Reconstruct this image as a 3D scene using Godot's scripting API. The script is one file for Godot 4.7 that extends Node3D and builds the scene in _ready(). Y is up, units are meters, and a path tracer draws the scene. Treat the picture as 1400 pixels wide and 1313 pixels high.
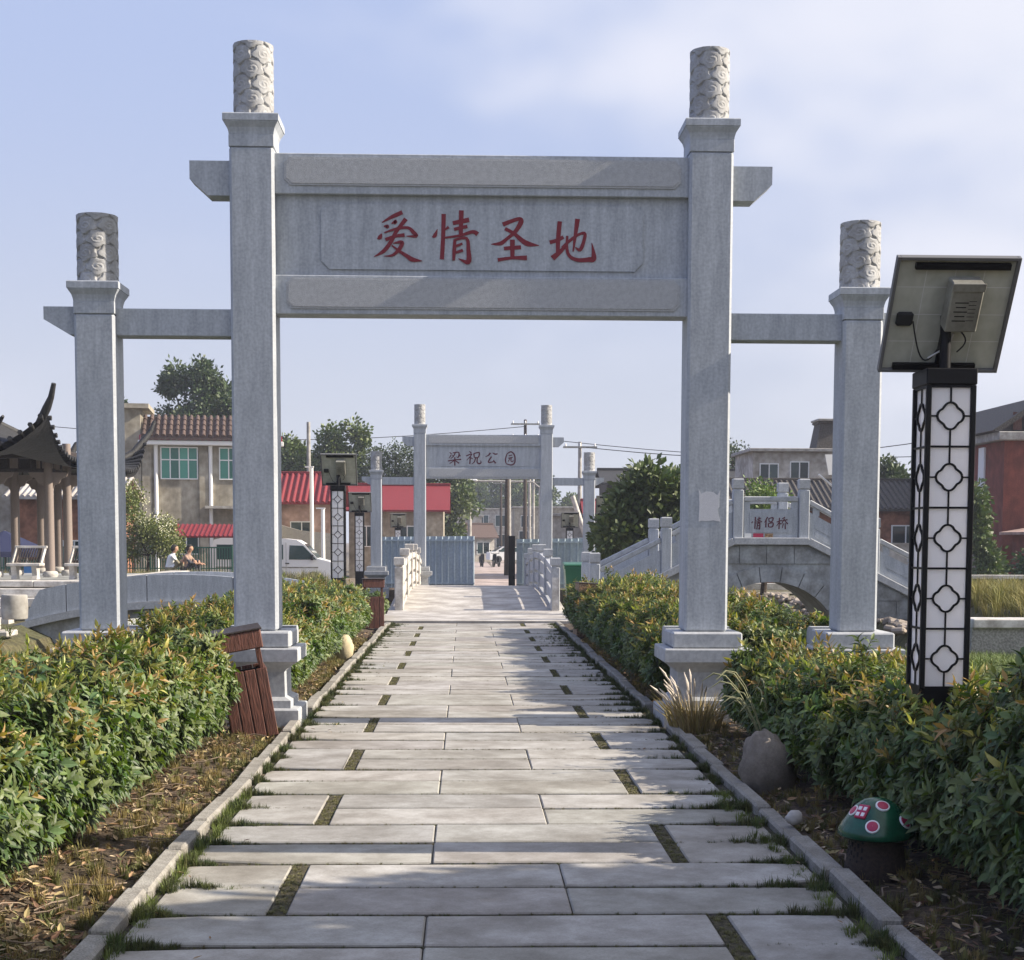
extends Node3D
# Park path through two stone gateways, with hedges, arched bridges and a village behind. Units: metres; the path runs along -Z.

var M := {}          # materials
var rng := RandomNumberGenerator.new()
var used := {}

# ---------------------------------------------------------------- geometry collector
class Geo:
	var v := PackedVector3Array()
	var n := PackedVector3Array()
	var c := PackedColorArray()
	var col := Color.WHITE
	var t := Transform3D.IDENTITY
	func tri3(a: Vector3, b: Vector3, d: Vector3, na: Vector3, nb: Vector3, nd: Vector3) -> void:
		var A := t * a
		var B := t * b
		var D := t * d
		var NA := (t.basis * na).normalized()
		var NB := (t.basis * nb).normalized()
		var ND := (t.basis * nd).normalized()
		if (B - A).cross(D - A).dot(NA + NB + ND) > 0.0:
			v.append_array([A, D, B])
			n.append_array([NA, ND, NB])
		else:
			v.append_array([A, B, D])
			n.append_array([NA, NB, ND])
		c.append_array([col, col, col])
	func tri(a: Vector3, b: Vector3, d: Vector3) -> void:
		var k := (b - a).cross(d - a)
		if k.length_squared() < 1e-16:
			return
		k = k.normalized()
		tri3(a, b, d, k, k, k)
	func quad(a: Vector3, b: Vector3, d: Vector3, e: Vector3) -> void:   # counter-clockwise from outside
		tri(a, b, d)
		tri(a, d, e)
	func facing(a: Vector3, b: Vector3, d: Vector3, e: Vector3, k: Vector3) -> void:
		tri3(a, b, d, k, k, k)
		tri3(a, d, e, k, k, k)
	func smooth(a: Vector3, b: Vector3, d: Vector3, e: Vector3, na: Vector3, nb: Vector3, nd: Vector3, ne: Vector3) -> void:
		tri3(a, b, d, na, nb, nd)
		tri3(a, d, e, na, nd, ne)
	func box(o: Vector3, s: Vector3, bev := 0.0) -> void:
		var h := s * 0.5
		bev = minf(bev, minf(h.x, minf(h.y, h.z)) * 0.9)
		for i in 3:
			var j := (i + 1) % 3
			var k := (i + 2) % 3
			for sg in [-1.0, 1.0]:
				var N := Vector3.ZERO
				N[i] = sg
				var q := []
				for uv in [[-1, -1], [1, -1], [1, 1], [-1, 1]]:
					var p := Vector3.ZERO
					p[i] = sg * h[i]
					p[j] = uv[0] * (h[j] - bev)
					p[k] = uv[1] * (h[k] - bev)
					q.append(o + p)
				facing(q[0], q[1], q[2], q[3], N)
				if bev > 0.0:
					for sj in [-1.0, 1.0]:   # edge between axes i and j
						var E := Vector3.ZERO
						E[i] = sg
						E[j] = sj
						var r := []
						for w in [[0, -1], [0, 1], [1, 1], [1, -1]]:
							var p := Vector3.ZERO
							p[i] = sg * (h[i] - (bev if w[0] == 1 else 0.0))
							p[j] = sj * (h[j] - (bev if w[0] == 0 else 0.0))
							p[k] = w[1] * (h[k] - bev)
							r.append(o + p)
						facing(r[0], r[1], r[2], r[3], E)
		if bev > 0.0:
			for x in [-1.0, 1.0]:
				for y in [-1.0, 1.0]:
					for z in [-1.0, 1.0]:
						var S := Vector3(x, y, z)
						var b := h - Vector3.ONE * bev
						tri3(o + S * Vector3(h.x, b.y, b.z), o + S * Vector3(b.x, h.y, b.z), o + S * Vector3(b.x, b.y, h.z), S, S, S)
	func bar(a: Vector3, b: Vector3, w: float, hgt: float, bev := 0.0) -> void:   # a box from a to b
		var keep := t
		var dz := b - a
		var L := dz.length()
		var z := dz / L
		var x := Vector3.UP.cross(z)
		x = Vector3.RIGHT if x.length() < 0.01 else x.normalized()
		t = keep * Transform3D(Basis(x, z.cross(x), z), (a + b) * 0.5)
		box(Vector3.ZERO, Vector3(w, hgt, L), bev)
		t = keep
	func rings(profile: Array, o := Vector3.ZERO, caps := true) -> void:   # square "lathe": [half x, half z, y], flat shaded
		for i in profile.size() - 1:
			var p: Vector3 = profile[i]
			var q: Vector3 = profile[i + 1]
			var S := [Vector2(-1, 1), Vector2(1, 1), Vector2(1, -1), Vector2(-1, -1)]
			for k in 4:
				var a: Vector2 = S[k]
				var b: Vector2 = S[(k + 1) % 4]
				quad(o + Vector3(a.x * p.x, p.z, a.y * p.y), o + Vector3(b.x * p.x, p.z, b.y * p.y), o + Vector3(b.x * q.x, q.z, b.y * q.y), o + Vector3(a.x * q.x, q.z, a.y * q.y))
		if caps:
			var e: Vector3 = profile[profile.size() - 1]
			facing(o + Vector3(-e.x, e.z, e.y), o + Vector3(e.x, e.z, e.y), o + Vector3(e.x, e.z, -e.y), o + Vector3(-e.x, e.z, -e.y), Vector3.UP)
			e = profile[0]
			facing(o + Vector3(-e.x, e.z, e.y), o + Vector3(e.x, e.z, e.y), o + Vector3(e.x, e.z, -e.y), o + Vector3(-e.x, e.z, -e.y), Vector3.DOWN)
	func lathe(profile: Array, seg: int, o := Vector3.ZERO) -> void:   # Vector2(r, y), smooth
		var N := []
		for i in profile.size():
			var a: Vector2 = profile[maxi(i - 1, 0)]
			var b: Vector2 = profile[mini(i + 1, profile.size() - 1)]
			N.append(Vector2(b.y - a.y, a.x - b.x).normalized())
		for i in profile.size() - 1:
			for k in seg:
				var A := TAU * k / seg
				var B := TAU * (k + 1) / seg
				var da := Vector3(cos(A), 0, sin(A))
				var db := Vector3(cos(B), 0, sin(B))
				var p: Vector2 = profile[i]
				var q: Vector2 = profile[i + 1]
				var u: Vector2 = N[i]
				var w: Vector2 = N[i + 1]
				smooth(o + da * p.x + Vector3.UP * p.y, o + db * p.x + Vector3.UP * p.y, o + db * q.x + Vector3.UP * q.y, o + da * q.x + Vector3.UP * q.y,
					da * u.x + Vector3.UP * u.y, db * u.x + Vector3.UP * u.y, db * w.x + Vector3.UP * w.y, da * w.x + Vector3.UP * w.y)
	func tube(pts: Array, radii, seg := 8, caps := true) -> void:
		var rings_ := []
		var last := Vector3.RIGHT
		for i in pts.size():
			var d: Vector3 = (pts[mini(i + 1, pts.size() - 1)] - pts[maxi(i - 1, 0)]).normalized()
			var x := last - d * last.dot(d)
			if x.length() < 0.05:
				x = d.cross(Vector3.UP)
				if x.length() < 0.05:
					x = d.cross(Vector3.BACK)
			x = x.normalized()
			last = x
			var y := d.cross(x)
			var r: float = radii[i] if radii is Array else radii
			var ring := []
			for k in seg:
				var A := TAU * k / seg
				var dir := x * cos(A) + y * sin(A)
				ring.append([pts[i] + dir * r, dir])
			rings_.append(ring)
		for i in pts.size() - 1:
			for k in seg:
				var a = rings_[i][k]
				var b = rings_[i][(k + 1) % seg]
				var d2 = rings_[i + 1][(k + 1) % seg]
				var e = rings_[i + 1][k]
				smooth(a[0], b[0], d2[0], e[0], a[1], b[1], d2[1], e[1])
		if caps:
			for s in [0, pts.size() - 1]:
				var dd: Vector3 = (pts[0] - pts[1]) if s == 0 else (pts[s] - pts[s - 1])
				dd = dd.normalized()
				for k in seg:
					tri3(pts[s], rings_[s][k][0], rings_[s][(k + 1) % seg][0], dd, dd, dd)
	func prism(poly: PackedVector2Array, z0: float, z1: float) -> void:   # outline in x-y, extruded along z (z1 > z0)
		if Geometry2D.is_polygon_clockwise(poly):
			poly = poly.duplicate()
			poly.reverse()
		var idx := Geometry2D.triangulate_polygon(poly)
		for i in range(0, idx.size(), 3):
			var a := poly[idx[i]]
			var b := poly[idx[i + 1]]
			var d := poly[idx[i + 2]]
			tri3(Vector3(a.x, a.y, z1), Vector3(b.x, b.y, z1), Vector3(d.x, d.y, z1), Vector3.BACK, Vector3.BACK, Vector3.BACK)
			tri3(Vector3(a.x, a.y, z0), Vector3(b.x, b.y, z0), Vector3(d.x, d.y, z0), Vector3.FORWARD, Vector3.FORWARD, Vector3.FORWARD)
		for i in poly.size():
			var a := poly[i]
			var b := poly[(i + 1) % poly.size()]
			var k := Vector3(b.y - a.y, a.x - b.x, 0)
			if k.length() < 1e-7:
				continue
			k = k.normalized()
			facing(Vector3(a.x, a.y, z0), Vector3(b.x, b.y, z0), Vector3(b.x, b.y, z1), Vector3(a.x, a.y, z1), k)
	func plate(poly: PackedVector2Array, y0: float, y1: float, bev: float) -> void:   # convex outline in x-z, seen from above, with an eased upper edge
		var mid := Vector2.ZERO
		for q in poly:
			mid += q / poly.size()
		var inn := PackedVector2Array()
		for q in poly:
			var d := mid - q
			inn.append(q + Vector2(signf(d.x) * bev, signf(d.y) * bev))
		var n_ := poly.size()
		for i in n_:
			var k := (i + 1) % n_
			var e := (poly[k] - poly[i])
			var o := Vector3(e.y, 0, -e.x).normalized()
			if o.dot(Vector3(poly[i].x - mid.x, 0, poly[i].y - mid.y)) < 0.0:
				o = -o
			facing(Vector3(poly[i].x, y0, poly[i].y), Vector3(poly[k].x, y0, poly[k].y), Vector3(poly[k].x, y1 - bev, poly[k].y), Vector3(poly[i].x, y1 - bev, poly[i].y), o)
			facing(Vector3(poly[i].x, y1 - bev, poly[i].y), Vector3(poly[k].x, y1 - bev, poly[k].y), Vector3(inn[k].x, y1, inn[k].y), Vector3(inn[i].x, y1, inn[i].y), (o + Vector3.UP).normalized())
			if i > 0 and k > 0:
				tri3(Vector3(inn[0].x, y1, inn[0].y), Vector3(inn[i].x, y1, inn[i].y), Vector3(inn[k].x, y1, inn[k].y), Vector3.UP, Vector3.UP, Vector3.UP)
	func blob(o: Vector3, r: Vector3, seed_: int, rough := 0.15, nu := 20, nv := 14, taper := 0.0) -> void:   # an uneven boulder
		var ns := FastNoiseLite.new()
		ns.seed = seed_
		ns.frequency = 0.9
		ns.fractal_octaves = 3
		var P := []
		for i in nv + 1:
			var row := []
			for k in nu:
				var a := PI * i / nv
				var b := TAU * k / nu
				var d := Vector3(sin(a) * cos(b), cos(a), sin(a) * sin(b))
				var w := 1.0 - taper * d.y
				row.append(o + d * r * Vector3(w, 1, w) * (1.0 + rough * ns.get_noise_3dv(d * 1.5) * 2.0))
			P.append(row)
		for i in nv:
			for k in nu:
				var a: Vector3 = P[i][k]
				var b: Vector3 = P[i][(k + 1) % nu]
				var d: Vector3 = P[i + 1][(k + 1) % nu]
				var e: Vector3 = P[i + 1][k]
				smooth(a, b, d, e, (a - o) / r / r, (b - o) / r / r, (d - o) / r / r, (e - o) / r / r)
	func mesh() -> ArrayMesh:
		var arr := []
		arr.resize(Mesh.ARRAY_MAX)
		arr[Mesh.ARRAY_VERTEX] = v
		arr[Mesh.ARRAY_NORMAL] = n
		arr[Mesh.ARRAY_COLOR] = c
		var m := ArrayMesh.new()
		m.add_surface_from_arrays(Mesh.PRIMITIVE_TRIANGLES, arr)
		return m

# ---------------------------------------------------------------- scene helpers
func numbered(called: String) -> String:
	if not used.has(called):
		used[called] = 0
		return called
	used[called] += 1
	return "%s_%03d" % [called, used[called]]

func tag(o: Node3D, label := "", category := "", group := "", kind := "") -> Node3D:
	for p in [["label", label], ["category", category], ["group", group], ["kind", kind]]:
		if p[1] != "":
			o.set_meta(p[0], p[1])
	return o

func thing(called: String, label: String, category: String, at := Vector3.ZERO, turn := 0.0, group := "") -> Node3D:
	var o := Node3D.new()
	o.name = numbered(called)
	o.position = at
	o.rotation.y = turn
	add_child(o)
	tag(o, label, category, group)
	return o

func setting(called: String) -> Node3D:
	var o := Node3D.new()
	o.name = numbered(called)
	add_child(o)
	o.set_meta("kind", "structure")
	return o

func obj(called: String, g, m: Material, parent: Node = null, at := Vector3.ZERO) -> MeshInstance3D:
	var o := MeshInstance3D.new()
	o.mesh = g.mesh() if g is Geo else g
	o.material_override = m
	o.position = at
	if parent == null:
		o.name = numbered(called)
		add_child(o)
	else:
		o.name = called
		parent.add_child(o, true)
	return o

func many(called: String, m: Mesh, mat: Material, places: Array, tints: Array, parent: Node = null) -> MultiMeshInstance3D:
	var mm := MultiMesh.new()
	mm.transform_format = MultiMesh.TRANSFORM_3D
	mm.use_colors = tints.size() > 0
	mm.mesh = m
	mm.instance_count = places.size()
	for i in places.size():
		mm.set_instance_transform(i, places[i])
		if tints.size() > 0:
			mm.set_instance_color(i, tints[i])
	var o := MultiMeshInstance3D.new()
	o.multimesh = mm
	o.material_override = mat
	if parent == null:
		o.name = numbered(called)
		add_child(o)
	else:
		o.name = called
		parent.add_child(o, true)
	o.set_meta("kind", "stuff")
	return o

func again(src: Node3D, label: String, at: Vector3, turn := 0.0, k := 1.0) -> Node3D:
	var o: Node3D = src.duplicate()
	var base := String(src.name)
	var cut := RegEx.create_from_string("_\\d{3}$").sub(base, "")
	o.name = numbered(cut)
	add_child(o)
	o.position = at
	o.rotation.y = turn
	o.scale = Vector3.ONE * k
	o.set_meta("label", label)
	return o

func lin(r: float, g: float, b: float) -> Color:
	return Color(r, g, b).linear_to_srgb()

func tex(size: int, seed_: int, layers: Array, lo: Color, hi: Color, grain := 0.0, contrast := 1.0) -> ImageTexture:
	var acc := PackedFloat32Array()
	acc.resize(size * size)
	var total := 0.0
	for L in layers:   # [frequency, octaves, weight, cellular?]
		var ns := FastNoiseLite.new()
		ns.seed = seed_ + int(L[0] * 1000)
		ns.frequency = L[0]
		ns.fractal_octaves = L[1]
		ns.noise_type = FastNoiseLite.TYPE_CELLULAR if L.size() > 3 else FastNoiseLite.TYPE_SIMPLEX_SMOOTH
		var im: Image = ns.get_seamless_image(size, size)
		im.convert(Image.FORMAT_L8)
		var d := im.get_data()
		var w: float = L[2]
		for i in size * size:
			acc[i] += w * d[i] / 255.0
		total += w
	var r := RandomNumberGenerator.new()
	r.seed = seed_
	var out := PackedByteArray()
	out.resize(size * size * 3)
	for i in size * size:
		var k := clampf((acc[i] / total - 0.5) * contrast + 0.5 + (r.randf() - 0.5) * grain, 0.0, 1.0)
		var q := lo.lerp(hi, k)
		out[i * 3] = int(clampf(q.r, 0, 1) * 255)
		out[i * 3 + 1] = int(clampf(q.g, 0, 1) * 255)
		out[i * 3 + 2] = int(clampf(q.b, 0, 1) * 255)
	return ImageTexture.create_from_image(Image.create_from_data(size, size, false, Image.FORMAT_RGB8, out))

func mat(key: String, albedo: Color, rough := 0.8, t: Texture2D = null, scale := 1.0, bump := 0.0, world := true) -> StandardMaterial3D:
	var m := StandardMaterial3D.new()
	m.resource_name = key
	m.albedo_color = albedo.linear_to_srgb()
	m.roughness = rough
	if t != null:
		m.albedo_texture = t
		m.uv1_triplanar = true
		m.uv1_world_triplanar = world
		m.uv1_scale = Vector3.ONE * scale
		if bump > 0.0:
			m.heightmap_enabled = true
			m.heightmap_texture = t
			m.heightmap_scale = bump
	m.vertex_color_use_as_albedo = true
	M[key] = m
	return m

func materials() -> void:
	var W := Color.WHITE
	var granite := tex(512, 11, [[0.012, 4, 0.3], [0.06, 2, 1.0]], Color(0.86, 0.863, 0.866), Color(1, 1, 1), 0.6, 1.2)
	var rough_stone := tex(512, 12, [[0.16, 2, 1.0], [0.02, 3, 0.25]], Color(0.72, 0.72, 0.72), W, 0.4, 1.5)
	var blotch := tex(512, 13, [[0.008, 5, 1.0], [0.05, 3, 0.4]], Color(0.74, 0.725, 0.71), W, 0.15, 1.7)
	var slabt := tex(1024, 14, [[0.005, 5, 1.0], [0.03, 3, 0.5], [0.12, 2, 0.5]], Color(0.76, 0.75, 0.73), Color(1, 1, 1), 0.35, 1.5)
	var soil := tex(512, 15, [[0.03, 5, 1.0], [0.15, 2, 0.8]], Color(0.4, 0.36, 0.32), W, 0.5, 1.6)
	var wood := tex(256, 16, [[0.03, 3, 1.0]], Color(0.6, 0.55, 0.5), W, 0.12, 1.6)
	var plaster := tex(512, 17, [[0.006, 5, 1.0], [0.03, 4, 0.8]], Color(0.68, 0.66, 0.63), W, 0.15, 1.7)
	var streak := tex(512, 23, [[0.01, 4, 1.0], [0.05, 3, 0.6]], Color(0.86, 0.865, 0.87), W, 0.0, 1.6)
	var stain := tex(512, 24, [[0.008, 5, 1.0], [0.04, 3, 0.5]], Color(0.82, 0.805, 0.785), W, 0.0, 2.0)
	mat("stone", Color(0.50, 0.53, 0.565), 0.62, granite, 0.9, 0.06)
	mat("stippled", Color(0.52, 0.535, 0.55), 0.85, rough_stone, 1.7, 0.6)
	mat("carved", Color(0.47, 0.48, 0.49), 0.75, granite, 1.1, 0.1)
	mat("base_stone", Color(0.50, 0.515, 0.53), 0.75, granite, 0.6, 0.12)
	mat("slab", Color(0.48, 0.47, 0.445), 0.78, slabt, 0.45, 0.12)
	mat("kerb", Color(0.40, 0.385, 0.35), 0.85, rough_stone, 0.9, 0.5)
	mat("soil", Color(0.10, 0.075, 0.05), 0.95, soil, 0.7, 2.0)
	mat("ground", W, 0.95, soil, 0.35, 2.0)
	mat("bed", Color(0.07, 0.062, 0.04), 0.95, soil, 1.0, 1.0)
	mat("moss", Color(0.13, 0.115, 0.055), 0.95, soil, 2.0, 1.5)
	mat("deck", Color(0.46, 0.44, 0.41), 0.8, blotch, 0.3, 0.1)
	mat("old_stone", Color(0.44, 0.465, 0.47), 0.85, blotch, 0.5, 0.3)
	mat("boulder", Color(0.36, 0.32, 0.27), 0.9, rough_stone, 3.5, 1.6)
	mat("pale_boulder", Color(0.62, 0.53, 0.34), 0.85, rough_stone, 1.6, 0.8)
	mat("white_stone", Color(0.62, 0.6, 0.56), 0.75, blotch, 0.7, 0.1)
	mat("red_paint", Color(0.17, 0.004, 0.014), 0.6)
	mat("dark_red_paint", Color(0.08, 0.004, 0.02), 0.6)
	mat("black_metal", Color(0.008, 0.008, 0.009), 0.5)
	M.black_metal.metallic_specular = 0.3
	mat("grey_metal", Color(0.33, 0.33, 0.29), 0.45, blotch, 1.2)
	M.grey_metal.metallic = 0.3
	mat("panel_back", Color(0.54, 0.55, 0.48), 0.5, tex(256, 21, [[0.02, 3, 1.0]], Color(0.85, 0.85, 0.83), W, 0.05), 2.0)
	mat("cell", Color(0.01, 0.015, 0.04), 0.12)
	mat("alu", Color(0.38, 0.38, 0.37), 0.45)
	M.alu.metallic = 0.6
	mat("panel_rim", Color(0.13, 0.13, 0.13), 0.5)
	mat("acrylic", Color(0.96, 0.955, 0.96), 0.35)
	M.acrylic.backlight_enabled = true
	M.acrylic.backlight = Color(1.0, 1.0, 1.0)
	mat("wire", Color(0.02, 0.02, 0.02), 0.6)
	mat("white_wire", Color(0.6, 0.6, 0.58), 0.6)
	mat("brown_wood", Color(0.17, 0.065, 0.045), 0.6, wood, 3.0, 0.3, false)
	M.brown_wood.uv1_scale = Vector3(9.0, 0.7, 9.0)
	mat("tan_wood", Color(0.38, 0.25, 0.14), 0.65, wood, 3.0, 0.3, false)
	mat("dark_wood", Color(0.04, 0.028, 0.024), 0.6, wood, 3.0, 0.3, false)
	mat("column_wood", Color(0.25, 0.20, 0.17), 0.6, granite, 1.5, 0.1, false)
	mat("green_glaze", Color(0.012, 0.12, 0.06), 0.22, blotch, 2.5)
	mat("magenta", Color(0.40, 0.02, 0.07), 0.3)
	mat("white_paint", Color(0.75, 0.75, 0.73), 0.45)
	mat("stump", Color(0.075, 0.05, 0.035), 0.8, soil, 3.0, 1.0)
	mat("paper", Color(0.66, 0.66, 0.68), 0.9, granite, 4.0, 0.1)
	mat("fence_blue", Color(0.38, 0.47, 0.55), 0.4, granite, 0.3)
	mat("fence_pale", Color(0.42, 0.51, 0.55), 0.4, granite, 0.3)
	mat("tile_dark", Color(0.045, 0.048, 0.052), 0.7, soil, 1.0, 0.5)
	mat("tile_grey", Color(0.13, 0.12, 0.11), 0.85, soil, 0.8, 0.5)
	mat("tile_brown", Color(0.19, 0.13, 0.11), 0.8, soil, 0.8, 0.5)
	mat("red_metal", Color(0.21, 0.016, 0.024), 0.75, granite, 0.3)
	mat("plaster", Color(0.50, 0.46, 0.37), 0.9, plaster, 0.15)
	mat("pale_plaster", Color(0.55, 0.53, 0.48), 0.9, plaster, 0.15)
	mat("pink_plaster", Color(0.52, 0.36, 0.30), 0.9, plaster, 0.15)
	mat("rubble_wall", Color(0.42, 0.40, 0.36), 0.95, rough_stone, 0.3, 2.0)
	mat("brick_red", Color(0.33, 0.095, 0.06), 0.9, tex(512, 19, [[0.01, 4, 1.0], [0.1, 2, 0.6]], Color(0.65, 0.62, 0.6), W, 0.3), 0.3, 0.3)
	mat("brick_brown", Color(0.33, 0.15, 0.09), 0.9, plaster, 0.3)
	mat("pane", Color(0.03, 0.06, 0.06), 0.06)
	mat("green_pane", Color(0.06, 0.27, 0.20), 0.05)
	mat("window_frame", Color(0.7, 0.72, 0.7), 0.5)
	mat("van_white", Color(0.78, 0.79, 0.78), 0.25)
	mat("rubber", Color(0.015, 0.015, 0.015), 0.85)
	mat("green_plastic", Color(0.01, 0.10, 0.05), 0.4)
	mat("blue_cloth", Color(0.006, 0.01, 0.045), 0.8)
	mat("sky_blue_plastic", Color(0.1, 0.28, 0.6), 0.5)
	mat("green_fence", Color(0.02, 0.11, 0.07), 0.5)
	mat("concrete", Color(0.42, 0.41, 0.38), 0.85, blotch, 0.5, 0.2)
	mat("road", Color(0.46, 0.38, 0.34), 0.9, blotch, 0.15)
	mat("asbestos", Color(0.42, 0.40, 0.38), 0.9, blotch, 0.2)
	mat("body", W, 0.8)
	mat("bark", Color(0.10, 0.075, 0.055), 0.95, soil, 1.5, 2.0)
	mat("leaf", W, 0.5)
	M.leaf.backlight_enabled = true
	M.leaf.backlight = Color(0.75, 0.8, 0.42)
	mat("tree_leaf", W, 0.55)
	M.tree_leaf.backlight_enabled = true
	M.tree_leaf.backlight = Color(0.55, 0.6, 0.3)
	mat("straw", W, 0.8)
	M.straw.backlight_enabled = true
	M.straw.backlight = Color(0.6, 0.6, 0.5)
	mat("litter", W, 0.85)
	for q in [["stone", streak, Vector3(1.4, 0.16, 1.4)], ["base_stone", streak, Vector3(0.8, 0.5, 0.8)], ["old_stone", streak, Vector3(0.5, 0.3, 0.5)], ["carved", stain, Vector3(1.2, 0.8, 1.2)], ["slab", stain, Vector3(0.22, 0.22, 0.22)], ["kerb", stain, Vector3(0.7, 0.7, 0.7)], ["plaster", streak, Vector3(0.3, 0.05, 0.3)], ["brick_red", streak, Vector3(0.25, 0.06, 0.25)], ["green_glaze", stain, Vector3(2.5, 2.5, 2.5)], ["boulder", stain, Vector3(2.0, 2.0, 2.0)]]:   # weather streaks and stains
		var m: StandardMaterial3D = M[q[0]]
		m.detail_enabled = true
		m.detail_albedo = q[1]
		m.detail_blend_mode = BaseMaterial3D.BLEND_MODE_MUL
		m.detail_uv_layer = BaseMaterial3D.DETAIL_UV_2
		m.uv2_triplanar = true
		m.uv2_world_triplanar = true
		m.uv2_scale = q[2]
	mat("tone", W, 0.8)

# ---------------------------------------------------------------- camera, sky and sun
func outlook() -> void:
	var cam := Camera3D.new()
	cam.name = "camera"
	cam.projection = Camera3D.PROJECTION_FRUSTUM
	cam.near = 0.1
	cam.far = 1500.0
	cam.size = 0.1 * 1313.0 / 2100.0
	cam.frustum_offset = Vector2(0, 0.1 * 246.5 / 2100.0)
	cam.transform = Transform3D(Basis(Vector3.UP, -atan(64.0 / 2100.0)) * Basis(Vector3.RIGHT, -atan(165.0 / 2100.0)) * Basis(Vector3.BACK, deg_to_rad(0.2)), Vector3(0, 1.6, 0))
	add_child(cam)
	cam.current = true

	var to_sun := Vector3(cos(deg_to_rad(31.0)) * cos(deg_to_rad(1.6)), sin(deg_to_rad(31.0)), cos(deg_to_rad(31.0)) * sin(deg_to_rad(1.6)))
	var sun := DirectionalLight3D.new()
	sun.name = "sun"
	sun.light_color = Color(1.0, 0.95, 0.88)
	sun.light_energy = 1.6
	sun.light_angular_distance = 0.55
	sun.shadow_enabled = true
	add_child(sun)
	sun.look_at_from_position(to_sun * 100.0, Vector3.ZERO)

	var w := 1024
	var h := 512
	var a := FastNoiseLite.new()
	a.seed = 5
	a.frequency = 1.5
	a.fractal_octaves = 5
	var px := PackedFloat32Array()
	px.resize(w * h * 3)
	for j in h:
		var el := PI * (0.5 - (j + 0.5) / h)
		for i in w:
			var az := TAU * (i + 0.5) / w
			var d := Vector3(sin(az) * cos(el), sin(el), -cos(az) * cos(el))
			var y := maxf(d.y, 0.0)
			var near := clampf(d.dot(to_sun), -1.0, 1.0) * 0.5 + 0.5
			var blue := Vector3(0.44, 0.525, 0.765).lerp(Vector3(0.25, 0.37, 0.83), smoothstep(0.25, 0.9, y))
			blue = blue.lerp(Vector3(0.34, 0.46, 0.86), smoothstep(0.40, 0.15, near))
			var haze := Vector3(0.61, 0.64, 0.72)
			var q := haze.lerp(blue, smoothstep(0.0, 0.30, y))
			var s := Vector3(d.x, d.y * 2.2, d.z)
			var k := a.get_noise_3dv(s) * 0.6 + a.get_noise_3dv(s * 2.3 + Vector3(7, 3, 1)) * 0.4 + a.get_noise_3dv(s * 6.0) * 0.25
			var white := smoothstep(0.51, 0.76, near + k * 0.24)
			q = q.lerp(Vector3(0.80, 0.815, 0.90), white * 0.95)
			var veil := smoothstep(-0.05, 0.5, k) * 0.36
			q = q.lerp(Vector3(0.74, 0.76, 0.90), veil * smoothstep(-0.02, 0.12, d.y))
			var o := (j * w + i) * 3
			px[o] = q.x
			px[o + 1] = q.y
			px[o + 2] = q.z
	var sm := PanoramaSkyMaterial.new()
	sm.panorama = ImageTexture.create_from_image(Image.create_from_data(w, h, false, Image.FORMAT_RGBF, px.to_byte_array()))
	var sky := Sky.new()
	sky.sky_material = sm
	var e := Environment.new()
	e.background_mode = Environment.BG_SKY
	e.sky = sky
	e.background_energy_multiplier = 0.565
	e.tonemap_mode = Environment.TONE_MAPPER_LINEAR
	e.tonemap_exposure = 1.95
	e.sdfgi_enabled = true
	e.ssao_enabled = true
	e.ssil_enabled = true
	e.fog_enabled = true
	e.fog_density = 0.0006
	e.fog_light_color = Color(0.80, 0.83, 0.90)
	var we := WorldEnvironment.new()
	we.name = "world"
	we.environment = e
	add_child(we)

# ---------------------------------------------------------------- ground and path
func path_level(d: float) -> float:
	return 0.0 * d

func ground_y(x: float, d: float) -> float:
	var y := 0.02
	y -= 0.07 * (1.0 - smoothstep(1.55, 2.1, absf(x - 0.13)))
	if x > -1.45 and x < 1.75 and d < 33.5:
		y = -0.2
	y = lerpf(y, -0.5, smoothstep(50.0, 54.0, d))
	# channels beside and under the path
	var across := smoothstep(33.2, 34.4, d) * (1.0 - smoothstep(46.5, 48.0, d))
	var left := smoothstep(-7.7, -6.9, x) * (1.0 - smoothstep(-4.2, -3.3, x)) * smoothstep(18.0, 20.5, d) * (1.0 - smoothstep(46.5, 48.0, d))
	var right := smoothstep(4.3, 4.9, x) * (1.0 - smoothstep(7.2, 7.9, x)) * smoothstep(20.3, 23.5, d) * (1.0 - smoothstep(46.5, 48.0, d))
	if x < -7.3:
		across *= 1.0 - smoothstep(-7.3, -8.2, x)
	if x > 7.6:
		across *= 1.0 - smoothstep(7.6, 8.6, x)
	y = lerpf(y, -1.2, maxf(across, maxf(left, right)))
	y += 0.30 * smoothstep(3.9, 5.0, x) * smoothstep(9.0, 13.0, d) * (1.0 - smoothstep(14.5, 18.5, d)) * (1.0 - smoothstep(14.0, 20.0, x))
	if d < 40.0 and d > 20.1:   # grassy terrace on the right
		y = lerpf(y, 0.42, smoothstep(8.9, 9.6, x) * smoothstep(20.1, 20.6, d) * (1.0 - smoothstep(36.0, 40.0, d)))
	if x < -4.8 and d < 26.0:
		y += 0.25 * smoothstep(-4.8, -6.0, x) * smoothstep(14.0, 18.0, d) * (1.0 - smoothstep(21.0, 26.0, d))
	return y

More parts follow.
